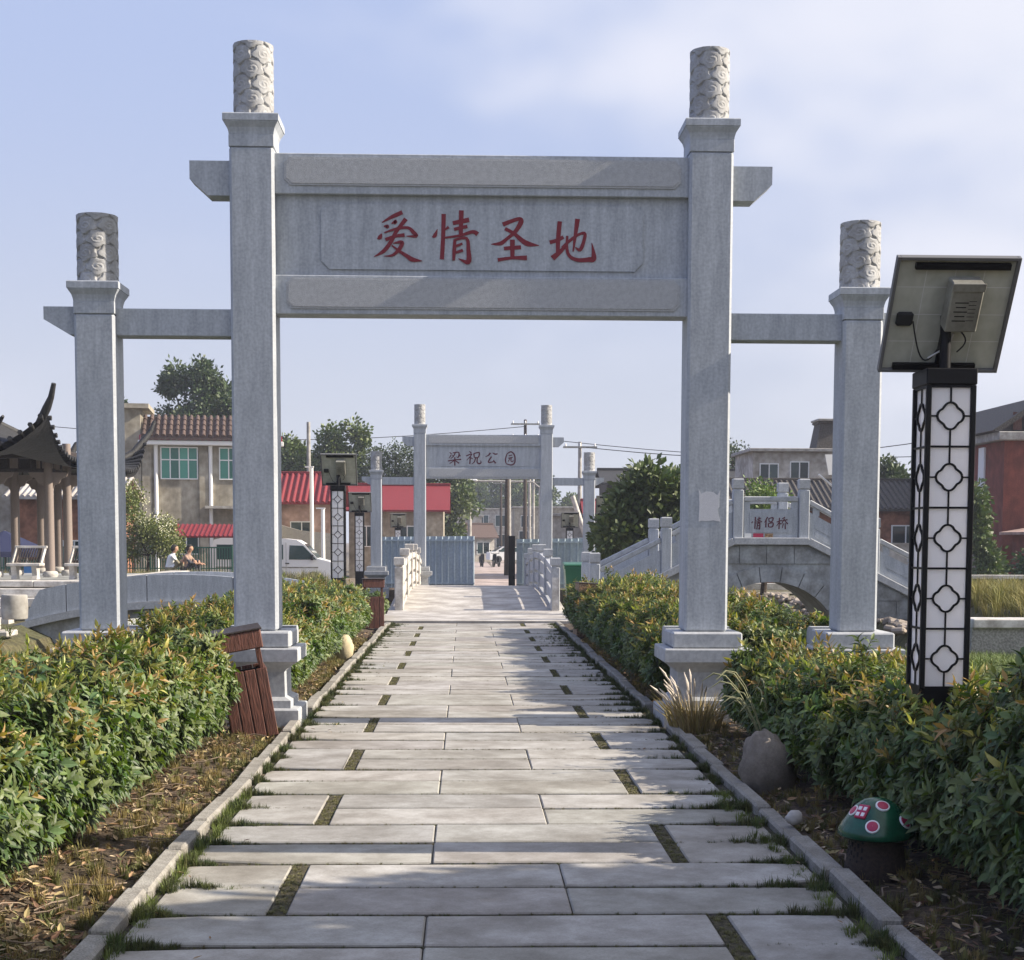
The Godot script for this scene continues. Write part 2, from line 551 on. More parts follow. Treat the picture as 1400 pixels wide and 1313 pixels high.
func ground() -> void:
	var xs := [-260.0, -160.0, -100.0, -70.0, -50.0, -38.0, -30.0, -25.0, -1.6, -1.45, 1.75, 1.9, 25.0, 30.0, 38.0, 50.0, 70.0, 100.0, 160.0, 260.0]
	for i in 81:
		xs.append(-20.0 + i * 0.5 + 0.003)
	xs.sort()
	var ds := [-40.0, -20.0, -8.0, 0.0, 62.0, 66.0, 72.0, 80.0, 95.0, 120.0, 160.0, 220.0, 320.0, 480.0, 800.0]
	for i in 115:
		ds.append(3.0 + i * 0.5)
	ds.sort()
	var ns := FastNoiseLite.new()
	ns.seed = 3
	ns.frequency = 0.4
	var H := []
	for x in xs:
		var row := []
		for d in ds:
			row.append(ground_y(x, d) + (0.05 * ns.get_noise_2d(x * 2.0, d * 2.0) if absf(x) > 1.95 else 0.0))
		H.append(row)
	var g := Geo.new()
	for i in xs.size() - 1:
		for k in ds.size() - 1:
			var x: float = (xs[i] + xs[i + 1]) * 0.5
			var d: float = (ds[k] + ds[k + 1]) * 0.5
			var m := 0.5 + 0.5 * ns.get_noise_2d(x, d)
			g.col = Color(0.16, 0.11, 0.07).lerp(Color(0.10, 0.08, 0.05), m)
			if absf(x) > 6.0 or d > 14.0 and absf(x) > 3.0:
				g.col = Color(0.10, 0.12, 0.04).lerp(Color(0.20, 0.17, 0.09), m)
			if d > 52.0:
				g.col = Color(0.34, 0.29, 0.25).lerp(Color(0.24, 0.23, 0.17), m)
			var q := [Vector3(xs[i], H[i][k], -ds[k]), Vector3(xs[i + 1], H[i + 1][k], -ds[k]), Vector3(xs[i + 1], H[i + 1][k + 1], -ds[k + 1]), Vector3(xs[i], H[i][k + 1], -ds[k + 1])]
			g.quad(q[0], q[1], q[2], q[3])
	tag(obj("ground", g, M.ground), "", "", "", "structure")
	var r := Geo.new()
	r.facing(Vector3(-0.9, -0.485, -53.5), Vector3(4.2, -0.485, -53.5), Vector3(5.2, -0.485, -420), Vector3(-0.4, -0.485, -420), Vector3.UP)
	tag(obj("road", r, M.road), "", "", "", "structure")

func path() -> void:
	var p := setting("path")
	for seg in [[2.0, 29.6]]:
		var b := Geo.new()
		var y := path_level(seg[0] + 0.1) - 0.012
		b.box(Vector3(0.15, y - 0.1, -(seg[0] + seg[1]) * 0.5), Vector3(3.14, 0.2, seg[1] - seg[0]))
		obj("path_bed", b, M.bed, p)
	rng.seed = 77
	for b in range(-4, 22):
		var d0 := 6.48 + b * 1.04
		var parts := []   # x0, x1, d0, d1
		var l := -1.385
		var r := 1.685
		if posmod(b, 2) == 0:
			parts.append([l, -0.85, d0, d0 + 1.04])
			for k in 2:
				parts.append([-0.77, 0.465, d0 + k * 0.52, d0 + k * 0.52 + 0.52])
				parts.append([0.465, r, d0 + k * 0.52, d0 + k * 0.52 + 0.52])
		else:
			parts.append([1.12, r, d0, d0 + 1.04])
			for k in 2:
				parts.append([l, -0.165, d0 + k * 0.52, d0 + k * 0.52 + 0.52])
				parts.append([-0.165, 1.04, d0 + k * 0.52, d0 + k * 0.52 + 0.52])
		for s in parts:
			var x0: float = s[0] + 0.003 + (rng.randf() * 0.05 if s[0] == l else 0.0)
			var x1: float = s[1] - 0.003 - (rng.randf() * 0.05 if s[1] == r else 0.0)
			var gap := 0.021 + rng.randf() * 0.012
			var z0: float = s[2] + gap
			var z1: float = s[3] - gap
			var c := Vector3((x0 + x1) * 0.5, 0, -(z0 + z1) * 0.5)
			c.y = path_level((z0 + z1) * 0.5) - 0.03 + rng.randf_range(-0.004, 0.004)
			var g := Geo.new()
			var f := rng.randf_range(0.80, 1.05)
			g.col = Color(f * rng.randf_range(0.98, 1.03), f, f * rng.randf_range(0.95, 1.02))
			var hx := (x1 - x0) * 0.5
			var hz := (z1 - z0) * 0.5
			if s[0] == l or s[1] == r:   # the corners by the kerb are worn back
				var sg := -1.0 if s[0] == l else 1.0
				var a := rng.randf_range(0.01, 0.05)
				var b2 := rng.randf_range(0.02, 0.085)
				var la := rng.randf_range(0.12, 0.5)
				var lb := rng.randf_range(0.15, 0.55)
				g.plate(PackedVector2Array([Vector2(-sg * hx, -hz), Vector2(sg * (hx - la), -hz), Vector2(sg * hx, -hz + a), Vector2(sg * hx, hz - b2), Vector2(sg * (hx - lb), hz), Vector2(-sg * hx, hz)]), -0.03, 0.03, 0.007)
			else:
				g.box(Vector3.ZERO, Vector3(x1 - x0, 0.06, z1 - z0), 0.007)
			var o := obj("paving_slab", g, M.slab, p, c)
			o.rotation = Vector3(rng.randf_range(-0.006, 0.006), rng.randf_range(-0.003, 0.003), rng.randf_range(-0.003, 0.003))
	# moss in the wide joints
	for b in range(-4, 22):
		var d0 := 6.48 + b * 1.04
		var x := -0.81 if posmod(b, 2) == 0 else 1.08
		var g := Geo.new()
		g.box(Vector3(x, path_level(d0 + 0.3) - 0.024, -d0 - 0.52), Vector3(0.075, 0.03, 1.02), 0.004)
		obj("joint_fill", g, M.moss, p)
	var th := Geo.new()
	th.box(Vector3(0.35, -0.04, -30.9), Vector3(4.1, 0.16, 2.6), 0.01)
	obj("threshold_slab", th, M.deck, p)
	# kerbs
	for side in [-1, 1]:
		var k := setting("kerb_left" if side < 0 else "kerb_right")
		var d := 3.4
		while d < 29.4:
			var L := rng.randf_range(0.72, 0.98)
			if d + L > 29.5:
				break
			if side > 0 and d > 12.6 and d < 14.0 or side < 0 and d > 12.9 and d < 13.9:
				d += 0.5
				continue
			var g := Geo.new()
			var f := rng.randf_range(0.85, 1.08)
			g.col = Color(f, f * 0.99, f * 0.97)
			g.box(Vector3.ZERO, Vector3(rng.randf_range(0.09, 0.115), 0.2, L - rng.randf_range(0.01, 0.05)), 0.014)
			var x := -1.465 if side < 0 else 1.765
			var o := obj("kerb_stone", g, M.kerb, k, Vector3(x + rng.randf_range(-0.015, 0.015), -0.052 + path_level(d) * 0.25 + rng.randf_range(-0.012, 0.012), -d - L * 0.5))
			o.rotation = Vector3(rng.randf_range(-0.012, 0.012), rng.randf_range(-0.02, 0.02), rng.randf_range(-0.06, 0.06))
			d += L

# ---------------------------------------------------------------- lettering: brush strokes as ribbons of varying width
func strokes(g: Geo, list: Array, k: Vector2, o: Vector2, z0: float, z1: float) -> void:
	z1 -= 0.0006
	for s in list:
		z1 += 0.0006
		var pts := []
		for i in s.size() - 1:   # Catmull-Rom
			var a: Vector3 = s[maxi(i - 1, 0)]
			var b: Vector3 = s[i]
			var c: Vector3 = s[i + 1]
			var e: Vector3 = s[mini(i + 2, s.size() - 1)]
			for q in 5:
				var t := q / 5.0
				pts.append(0.5 * (2.0 * b + (c - a) * t + (2.0 * a - 5.0 * b + 4.0 * c - e) * t * t + (3.0 * b - a - 3.0 * c + e) * t * t * t))
		pts.append(s[s.size() - 1])
		var L := []
		var R := []
		for i in pts.size():
			var p := Vector2(pts[i].x, pts[i].y)
			var a2 := Vector2(pts[maxi(i - 1, 0)].x, pts[maxi(i - 1, 0)].y)
			var b2 := Vector2(pts[mini(i + 1, pts.size() - 1)].x, pts[mini(i + 1, pts.size() - 1)].y)
			var nn := (b2 - a2).normalized().orthogonal()
			var hw := maxf(pts[i].z, 3.0) * 0.5
			var u := p + nn * hw
			var w := p - nn * hw
			L.append(Vector3(o.x + u.x * k.x, o.y - u.y * k.y, 0))
			R.append(Vector3(o.x + w.x * k.x, o.y - w.y * k.y, 0))
		var Z0 := Vector3(0, 0, z0)
		var Z1 := Vector3(0, 0, z1)
		for i in pts.size() - 1:
			g.facing(L[i] + Z1, R[i] + Z1, R[i + 1] + Z1, L[i + 1] + Z1, Vector3.BACK)
			g.quad(L[i] + Z0, L[i] + Z1, L[i + 1] + Z1, L[i + 1] + Z0)
			g.quad(R[i] + Z0, R[i + 1] + Z0, R[i + 1] + Z1, R[i] + Z1)

func V(x: float, y: float, w: float) -> Vector3:
	return Vector3(x, y, w)

func glyphs(which: String) -> Array:
	match which:
		"love": return [[V(405, 135, 48), V(290, 188, 42), V(175, 255, 10)], [V(195, 298, 14), V(235, 300, 44), V(225, 322, 12)], [V(282, 268, 12), V(330, 240, 40), V(315, 275, 12)], [V(445, 210, 50), V(385, 290, 42), V(330, 365, 42), V(275, 475, 44), V(195, 580, 44), V(85, 648, 8)], [V(170, 382, 8), V(150, 425, 50), V(120, 440, 8)], [V(200, 372, 14), V(330, 328, 30), V(465, 312, 32), V(530, 365, 44), V(560, 408, 36), V(450, 408, 8)], [V(212, 452, 40), V(320, 412, 34), V(430, 396, 42)], [V(300, 492, 10), V(400, 480, 44), V(365, 565, 42), V(290, 630, 28), V(200, 640, 6)], [V(285, 515, 14), V(370, 582, 30), V(460, 640, 44), V(520, 678, 52), V(628, 692, 6)]]
		"feeling": return [[V(800, 325, 6), V(772, 400, 44), V(740, 415, 10)], [V(872, 150, 50), V(866, 400, 46), V(852, 672, 48)], [V(882, 335, 14), V(930, 298, 34)], [V(975, 255, 44), V(1160, 214, 54)], [V(1072, 108, 54), V(1066, 380, 46)], [V(988, 326, 36), V(1140, 290, 40)], [V(870, 425, 20), V(1060, 395, 30), V(1200, 352, 40), V(1258, 380, 52)], [V(998, 440, 30), V(992, 560, 42), V(984, 684, 30)], [V(998, 446, 26), V(1130, 428, 34), V(1152, 560, 46), V(1150, 700, 56), V(1040, 660, 6)], [V(1010, 520, 30), V(1084, 488, 26)], [V(1010, 592, 28), V(1090, 565, 34)]]
		"holy": return [[V(225, 265, 50), V(395, 200, 42), V(432, 230, 58), V(370, 340, 46), V(270, 430, 38), V(200, 482, 46), V(92, 492, 6)], [V(250, 312, 40), V(350, 366, 40), V(450, 450, 54), V(520, 486, 56), V(638, 502, 6)], [V(238, 540, 42), V(432, 524, 46)], [V(334, 438, 56), V(335, 640, 46)], [V(168, 672, 42), V(330, 648, 34), V(500, 646, 56)]]
		"land": return [[V(758, 465, 46), V(850, 438, 40), V(914, 400, 40)], [V(872, 222, 50), V(856, 400, 50), V(850, 600, 42)], [V(790, 648, 64), V(880, 570, 48), V(960, 480, 26)], [V(898, 522, 26), V(1000, 432, 34), V(1090, 370, 30), V(1158, 362, 36), V(1140, 470, 40), V(1102, 548, 40), V(1050, 518, 10)], [V(1074, 192, 54), V(1056, 330, 44), V(1026, 568, 16)], [V(958, 388, 26), V(955, 540, 34), V(990, 625, 38), V(1080, 665, 44), V(1200, 660, 54), V(1262, 640, 60), V(1238, 468, 6)]]
		"beam": return [[V(248, 262, 14), V(276, 288, 14)], [V(238, 345, 8), V(268, 300, 18)], [V(290, 270, 14), V(372, 262, 16), V(366, 330, 18), V(342, 322, 6)], [V(326, 262, 16), V(304, 312, 14), V(262, 350, 8)], [V(288, 296, 12), V(296, 316, 14)], [V(380, 288, 10), V(394, 316, 18)], [V(226, 382, 18), V(318, 366, 14), V(406, 360, 20)], [V(318, 330, 18), V(318, 446, 18)], [V(310, 376, 14), V(246, 420, 10)], [V(326, 376, 12), V(376, 414, 20)]]
		"wish": return [[V(518, 246, 12), V(544, 268, 20)], [V(474, 312, 16), V(552, 284, 16), V(482, 372, 8)], [V(532, 310, 18), V(524, 424, 18)], [V(540, 336, 10), V(562, 352, 18)], [V(578, 276, 18), V(586, 334, 14)], [V(578, 278, 14), V(652, 264, 18), V(640, 328, 16), V(586, 332, 12)], [V(606, 336, 16), V(584, 396, 16), V(548, 424, 6)], [V(628, 334, 16), V(624, 396, 18), V(650, 418, 20), V(678, 404, 18), V(672, 372, 6)]]
		"public": return [[V(806, 266, 22), V(780, 300, 18), V(738, 322, 8)], [V(836, 266, 12), V(872, 284, 20), V(906, 278, 14)], [V(822, 318, 20), V(778, 398, 18), V(868, 384, 14)], [V(846, 366, 12), V(878, 412, 24)]]
		"garden": return [[V(1034, 280, 14), V(1014, 350, 18), V(1020, 410, 16)], [V(1034, 278, 14), V(1090, 250, 18), V(1138, 300, 20), V(1140, 400, 20), V(1092, 434, 18), V(1022, 416, 14)], [V(1058, 308, 14), V(1106, 294, 14)], [V(1048, 340, 12), V(1114, 326, 14)], [V(1076, 340, 14), V(1048, 392, 8)], [V(1092, 336, 14), V(1090, 382, 14), V(1118, 384, 12), V(1116, 362, 5)]]
		"bridge_feeling": return [[V(336, 668, 16), V(330, 832, 18)], [V(302, 728, 8), V(286, 754, 18)], [V(350, 718, 8), V(364, 736, 14)], [V(358, 702, 12), V(412, 684, 14)], [V(386, 664, 14), V(384, 742, 14)], [V(364, 724, 10), V(408, 712, 12)], [V(346, 754, 10), V(426, 730, 16)], [V(366, 764, 12), V(358, 836, 14)], [V(366, 764, 12), V(396, 754, 14), V(394, 832, 16), V(378, 824, 5)], [V(368, 788, 10), V(392, 780, 10)]]
		"mate": return [[V(504, 668, 18), V(462, 744, 8)], [V(484, 706, 16), V(480, 812, 18)], [V(520, 686, 14), V(526, 734, 14)], [V(520, 690, 12), V(578, 678, 16), V(568, 726, 14), V(526, 732, 12)], [V(514, 756, 16), V(520, 808, 16)], [V(514, 760, 12), V(578, 748, 16), V(572, 800, 18), V(522, 806, 12)], [V(546, 730, 10), V(542, 754, 10)]]
		"bridge": return [[V(628, 738, 12), V(700, 714, 16)], [V(666, 678, 16), V(662, 834, 16)], [V(660, 742, 12), V(628, 794, 8)], [V(668, 744, 8), V(690, 768, 16)], [V(744, 668, 16), V(698, 698, 8)], [V(696, 722, 10), V(776, 704, 16)], [V(736, 690, 14), V(696, 764, 8)], [V(738, 714, 10), V(782, 764, 20)], [V(722, 756, 14), V(706, 820, 8)], [V(746, 752, 12), V(748, 834, 16)]]
	return []

func notched(x0: float, x1: float, y0: float, y1: float, k: float) -> PackedVector2Array:
	return PackedVector2Array([Vector2(x0 + k, y0), Vector2(x1 - k, y0), Vector2(x1 - k * 0.75, y0 + k * 0.3), Vector2(x1 - k * 0.3, y0 + k * 0.75), Vector2(x1, y0 + k), Vector2(x1, y1 - k), Vector2(x1 - k * 0.3, y1 - k * 0.75), Vector2(x1 - k * 0.75, y1 - k * 0.3), Vector2(x1 - k, y1), Vector2(x0 + k, y1), Vector2(x0 + k * 0.75, y1 - k * 0.3), Vector2(x0 + k * 0.3, y1 - k * 0.75), Vector2(x0, y1 - k), Vector2(x0, y0 + k), Vector2(x0 + k * 0.3, y0 + k * 0.75), Vector2(x0 + k * 0.75, y0 + k * 0.3)])

# ---------------------------------------------------------------- stone gateways
func cloud_finial() -> ArrayMesh:
	var g := Geo.new()
	var nu := 132
	var nv := 84
	var R := 0.160
	var Hh := 0.63
	var h := func(th: float, y: float) -> float:
		var best := 0.0
		for row in range(-1, 6):
			var cy := 0.02 + row * 0.125
			for k in range(-1, 6):
				var dth := wrapf(th - (k * TAU / 5.0 + (TAU / 10.0 if posmod(row, 2) == 1 else 0.0)), -PI, PI)
				var dx := dth * R
				var dy := y - cy
				if absf(dx) > 0.13 or absf(dy) > 0.1:
					continue
				var ph := atan2(dy * 1.25, dx)
				var rr := sqrt(dx * dx + dy * dy * 1.55)
				var edge := 0.098 * (1.0 + 0.13 * cos(5.0 * ph + 0.8)) - rr
				if edge > 0.0:
					var q := 0.45 + 0.55 * smoothstep(0.0, 0.012, edge) - 0.012 * row
					var spiral := sin(rr * 150.0 - ph * 1.0)
					if rr < 0.05:
						q += 0.22 * smoothstep(-0.3, 0.6, spiral) - 0.1
					q -= (dy + 0.05) * 2.4
					best = maxf(best, q)
		return clampf(best, 0.0, 1.4)
	var P := []
	for j in nv + 1:
		var row := []
		for i in nu:
			var th := TAU * i / nu
			var y := Hh * j / nv
			var r: float = R + 0.016 * h.call(th, y)
			row.append(Vector3(r * cos(th), y, r * sin(th)))
		P.append(row)
	for j in nv:
		for i in nu:
			var a: Vector3 = P[j][i]
			var b: Vector3 = P[j][(i + 1) % nu]
			var c: Vector3 = P[j + 1][(i + 1) % nu]
			var e: Vector3 = P[j + 1][i]
			var nn := (b - a).cross(e - a)
			if nn.dot(Vector3(a.x, 0, a.z)) < 0.0:
				nn = -nn
			g.facing(a, b, c, e, nn.normalized())
	for i in nu:
		g.tri3(Vector3(0, Hh, 0), P[nv][i], P[nv][(i + 1) % nu], Vector3.UP, Vector3.UP, Vector3.UP)
	return g.mesh()

func gateway(label: String, at: Vector3, names: Array, small: bool) -> Node3D:
	var t := thing("stone_gateway", label, "gateway", at)
	t.scale = Vector3.ONE * 0.978
	var fin := cloud_finial()
	for p in [[-1.995, true], [1.995, true], [-3.365, false], [3.355, false]]:
		var x: float = p[0]
		var inner: bool = p[1]
		var hw := 0.1925 if inner else 0.176
		var top := 5.075 if inner else 3.645
		var z := -hw                       # front faces of all pillars lie in one plane
		var s := Geo.new()
		var cut := top - 0.10
		s.t = Transform3D(Basis.IDENTITY, Vector3(x, 0, z))
		s.box(Vector3(0, (0.785 + cut) * 0.5, 0), Vector3(hw * 2, cut - 0.785, hw * 2), 0.022)
		s.box(Vector3(0, (cut + top) * 0.5 - 0.002, 0), Vector3(hw * 2 + 0.004, top - cut + 0.004, hw * 2 + 0.004), 0.004)
		var pillar := obj("pillar", s, M.stone, t)
		var o := Vector3(x, 0, z)
		var cg := Geo.new()
		cg.rings([Vector3(hw, hw, top), Vector3(hw + 0.003, hw + 0.003, top + 0.022), Vector3(hw + 0.013, hw + 0.013, top + 0.056), Vector3(hw + 0.034, hw + 0.034, top + 0.09), Vector3(hw + 0.039, hw + 0.039, top + 0.097), Vector3(hw + 0.039, hw + 0.039, top + 0.104), Vector3(hw + 0.047, hw + 0.047, top + 0.107), Vector3(hw + 0.047, hw + 0.047, top + 0.162), Vector3(hw + 0.041, hw + 0.041, top + 0.17)], o)
		obj("capital", cg, M.stone, pillar)
		var f := obj("finial", fin, M.carved, pillar, o + Vector3(0, top + 0.165, 0))
		f.rotation.y = x * 1.7
		if not inner:
			f.scale = Vector3(1.02, 0.94, 1.02)
		var b := Geo.new()
		var k := 0.31 if inner else 0.305
		b.rings([Vector3(k + 0.08, k + 0.08, -0.2), Vector3(k + 0.08, k + 0.08, 0.10), Vector3(k + 0.07, k + 0.07, 0.11), Vector3(k + 0.005, k + 0.005, 0.115), Vector3(k + 0.005, k + 0.005, 0.18), Vector3(k - 0.05, k - 0.05, 0.21), Vector3(k - 0.055, k - 0.055, 0.43), Vector3(k - 0.03, k - 0.03, 0.46), Vector3(k + 0.03, k + 0.03, 0.50), Vector3(k + 0.07, k + 0.07, 0.525), Vector3(k + 0.075, k + 0.075, 0.53), Vector3(k + 0.075, k + 0.075, 0.635), Vector3(k + 0.068, k + 0.068, 0.645)], o)
		obj("pedestal", b, M.base_stone, pillar)
		var pl := Geo.new()
		pl.box(o + Vector3(0, 0.717, 0), Vector3(k * 2, 0.14, k * 2), 0.014)
		obj("plinth", pl, M.base_stone, pillar)
		var dr := Geo.new()
		dr.t = Transform3D(Basis(Vector3.UP, PI * 0.5), o + Vector3(0, 0.645, -k - 0.012))
		dr.prism(PackedVector2Array([Vector2(0, 0), Vector2(0.20, 0), Vector2(0.20, 0.10), Vector2(0.17, 0.14), Vector2(0.12, 0.16), Vector2(0, 0.16)]), -0.3, 0.3)
		obj("drum_stone", dr, M.base_stone, pillar)
	# beams (their front faces lie a little behind the pillars')
	var zf := -0.062
	var tb := Geo.new()
	tb.box(Vector3(0, 4.762, zf - 0.13), Vector3(3.62, 0.345, 0.26), 0.006)
	var top_beam := obj("top_beam", tb, M.stone, t)
	var tp := Geo.new()
	tp.prism(notched(-1.72, 1.733, 4.66, 4.90, 0.05), zf - 0.01, zf + 0.012)
	tp.prism(notched(-1.70, 1.713, 4.677, 4.883, 0.045), zf, zf + 0.018)
	obj("raised_panel", tp, M.stippled, top_beam)
	var lb := Geo.new()
	lb.box(Vector3(0, 3.727, zf - 0.13), Vector3(3.62, 0.335, 0.26), 0.006)
	var low_beam := obj("lower_beam", lb, M.stone, t)
	var lp := Geo.new()
	lp.prism(notched(-1.71, 1.733, 3.605, 3.873, 0.05), zf - 0.01, zf + 0.012)
	lp.prism(notched(-1.69, 1.713, 3.622, 3.856, 0.045), zf, zf + 0.018)
	obj("raised_panel", lp, M.stippled, low_beam)
	var np := Geo.new()
	np.box(Vector3(0, 4.242, zf - 0.14), Vector3(3.62, 0.70, 0.16), 0.002)
	var panel := obj("name_panel", np, M.stone, t)
	var zp := zf - 0.06
	var rp := Geo.new()
	rp.prism(notched(-1.41, 1.41, 3.955, 4.515, 0.07), zp - 0.02, zp + 0.018)
	obj("raised_panel", rp, M.stone, panel)
	for i in 4:
		var g := Geo.new()
		if small:
			strokes(g, glyphs(names[i]), Vector2(0.002296, 0.00224), Vector2(-1.07 - 0.555, 4.968), zp + 0.016, zp + 0.022)
		else:
			# stroke pixels -> metres on the panel
			var ox := -0.867 - 0.145 if i < 2 else 0.150 - 0.145
			strokes(g, glyphs(names[i]), Vector2(0.000772, 0.000749), Vector2(ox, 4.549), zp + 0.016, zp + 0.022)
		obj("character", g, M.dark_red_paint if small else M.red_paint, panel)
	for s in [-1.0, 1.0]:
		var e := Geo.new()
		e.prism(PackedVector2Array([Vector2(s * 2.18, 4.57), Vector2(s * 2.385, 4.57), Vector2(s * 2.54, 4.71), Vector2(s * 2.54, 4.865), Vector2(s * 2.18, 4.865)]), -0.32, -0.075)
		obj("beam_end", e, M.stone, t)
		var sb := Geo.new()
		sb.box(Vector3(s * 2.685, 3.48, -0.19), Vector3(1.02, 0.235, 0.23), 0.006)
		obj("side_beam", sb, M.stone, t)
		var f := Geo.new()
		f.prism(PackedVector2Array([Vector2(s * 3.54, 3.37), Vector2(s * 3.60, 3.37), Vector2(s * 3.82, 3.50), Vector2(s * 3.82, 3.61), Vector2(s * 3.54, 3.61)]), -0.30, -0.08)
		obj("beam_end", f, M.stone, t)
	return t

# ---------------------------------------------------------------- lantern columns with solar panels
func lantern_column(label: String, at: Vector3, quatrefoil: bool) -> Node3D:
	var t := thing("solar_lamp", label, "lamp", at, 0.0, "lattice lamp columns with solar panels")
	var w := 0.126
	var y0 := 0.85
	var y1 := 2.38
	var pb := Geo.new()
	pb.rings([Vector3(w + 0.03, w + 0.03, -0.1), Vector3(w + 0.03, w + 0.03, 0.06), Vector3(w - 0.01, w - 0.01, 0.07), Vector3(w - 0.01, w - 0.01, y0)])
	obj("pedestal", pb, M.black_metal, t)
	for x in [-1.0, 1.0]:
		for z in [-1.0, 1.0]:
			var s := Geo.new()
			s.box(Vector3(x * (w - 0.013), (y0 + y1) * 0.5, z * (w - 0.013)), Vector3(0.026, y1 - y0, 0.026), 0.003)
			obj("corner_post", s, M.black_metal, t)
	for k in 4:
		var g := Geo.new()
		var turn := Basis(Vector3.UP, k * PI * 0.5)
		g.t = Transform3D(turn, Vector3.ZERO)
		g.box(Vector3(0, (y0 + y1) * 0.5, w - 0.022), Vector3(w * 2 - 0.05, y1 - y0 - 0.004, 0.005))
		var pane := obj("diffuser_panel", g, M.acrylic, t)
		var b := Geo.new()
		b.t = g.t
		var cell := (y1 - y0) / 5.0
		var z := w - 0.012
		for i in 6:
			b.box(Vector3(0, y0 + i * cell, z), Vector3(w * 2 - 0.048, 0.0105 if i > 0 and i < 5 else 0.024, 0.012))
		for i in 5:
			var cy := y0 + (i + 0.5) * cell
			var r := 0.066
			for q in [[Vector3(0, cell * 0.5, 0), Vector3(0, r, 0)], [Vector3(0, -r, 0), Vector3(0, -cell * 0.5, 0)], [Vector3(-w + 0.024, 0, 0), Vector3(-r, 0, 0)], [Vector3(r, 0, 0), Vector3(w - 0.024, 0, 0)]]:
				var c: Vector3 = (q[0] + q[1]) * 0.5
				var sz: Vector3 = (q[0] - q[1]).abs() + Vector3(0.008, 0.008, 0.008)
				b.box(Vector3(0, cy, z) + c, sz)
			var pts := []
			if quatrefoil:
				var n := 40
				for j in n + 1:
					var lobe := posmod(int(j / 10.0), 4)
					var u := (j - int(j / 10.0) * 10) / 10.0
					var base := lobe * PI * 0.5
					var cen := Vector2(cos(base), sin(base)) * 0.032
					var aa := base + lerpf(-1.28, 1.28, u)
					pts.append(Vector3(cen.x + cos(aa) * 0.035, cy + cen.y + sin(aa) * 0.035, z))
			else:
				for j in 5:
					var aa := j * PI * 0.5
					pts.append(Vector3(cos(aa) * r, cy + sin(aa) * r, z))
			for j in pts.size() - 1:
				b.bar(pts[j], pts[j + 1], 0.0105, 0.010)
		obj("lattice", b, M.black_metal, pane)
	var cap := Geo.new()
	cap.box(Vector3(0, y1 + 0.043, 0), Vector3(w * 2 + 0.006, 0.082, w * 2 + 0.006), 0.005)
	obj("cap", cap, M.black_metal, t)
	var pole := Geo.new()
	pole.tube([Vector3(0, y1 + 0.08, 0), Vector3(0, y1 + 0.36, 0)], 0.028, 14)
	obj("pole", pole, M.black_metal, t)
	# panel: upper edge near the viewer, sloping down away
	var th := deg_to_rad(58.0)
	var up := Vector3(0, sin(th), cos(th))
	var nn := Vector3(0, -cos(th), sin(th))      # the underside faces the viewer
	var B := Basis(Vector3.RIGHT, up, nn) * Basis.from_scale(Vector3.ONE * 0.853)
	var c0 := Vector3(0.015, y1 + 0.365, -0.02)
	var p := Geo.new()
	p.t = Transform3D(B, c0)
	p.box(Vector3(0, 0, -0.012), Vector3(0.70, 0.70, 0.006))
	var sp := obj("solar_panel", p, M.panel_back, t)
	var fr := Geo.new()
	fr.t = p.t
	for s in [-1.0, 1.0]:
		fr.box(Vector3(s * 0.355, 0, 0), Vector3(0.02, 0.73, 0.04), 0.002)
		fr.box(Vector3(0, s * 0.355, 0), Vector3(0.69, 0.02, 0.04), 0.002)
	obj("panel_frame", fr, M.panel_rim, sp)
	for a in 4:
		for b2 in 4:
			var cg := Geo.new()
			cg.t = p.t
			cg.box(Vector3(-0.2575 + a * 0.1717, -0.2575 + b2 * 0.1717, -0.0175), Vector3(0.166, 0.166, 0.004))
			obj("cell", cg, M.cell, sp)
	var gl := Geo.new()
	gl.t = p.t
	for i in 3:
		gl.box(Vector3(-0.1717 + i * 0.1717, 0, -0.0085), Vector3(0.004, 0.68, 0.001))
		gl.box(Vector3(0, -0.1717 + i * 0.1717, -0.0087), Vector3(0.68, 0.004, 0.001))
	obj("grid_lines", gl, M.white_wire, sp)
	var rl := Geo.new()
	rl.t = p.t
	rl.box(Vector3(0.03, 0.31, 0.012), Vector3(0.56, 0.035, 0.03))
	rl.box(Vector3(-0.03, -0.325, 0.012), Vector3(0.5, 0.035, 0.03))
	rl.box(Vector3(0, -0.05, 0.012), Vector3(0.05, 0.56, 0.022))
	obj("bracket", rl, M.black_metal, sp)
	var bx := Geo.new()
	bx.t = Transform3D(B, c0)
	bx.box(Vector3(0.045, 0.105, 0.085), Vector3(0.19, 0.30, 0.12), 0.008)
	var battery := obj("battery_box", bx, M.grey_metal, t)
	var lid := Geo.new()
	lid.t = bx.t
	lid.box(Vector3(0.045, 0.235, 0.148), Vector3(0.196, 0.05, 0.008), 0.002)
	obj("box_flap", lid, M.grey_metal, battery)
	var pr := Geo.new()   # the printed lines of its label, too small to read
	pr.t = bx.t
	for i in 5:
		pr.box(Vector3(0.02, 0.14 - i * 0.028, 0.1455), Vector3(0.06 if i % 2 else 0.08, 0.006, 0.001))
	for i in 6:
		pr.box(Vector3(0.085, 0.15 - i * 0.024, 0.1455), Vector3(0.045, 0.003, 0.001))
	obj("label_print", pr, M.black_metal, battery)
	var jb := Geo.new()
	jb.t = bx.t
	jb.box(Vector3(-0.26, -0.02, 0.012), Vector3(0.10, 0.085, 0.035), 0.012)
	obj("junction_box", jb, M.rubber, t)
	var cb := Geo.new()
	cb.t = bx.t
	var cp := []
	for i in 13:
		var u := i / 12.0
		cp.append(Vector3(lerpf(-0.21, -0.02, u), -0.03 - 0.24 * sin(PI * u * 0.86), 0.025 + 0.04 * u))
	cb.tube(cp, 0.005, 6)
	cp = []
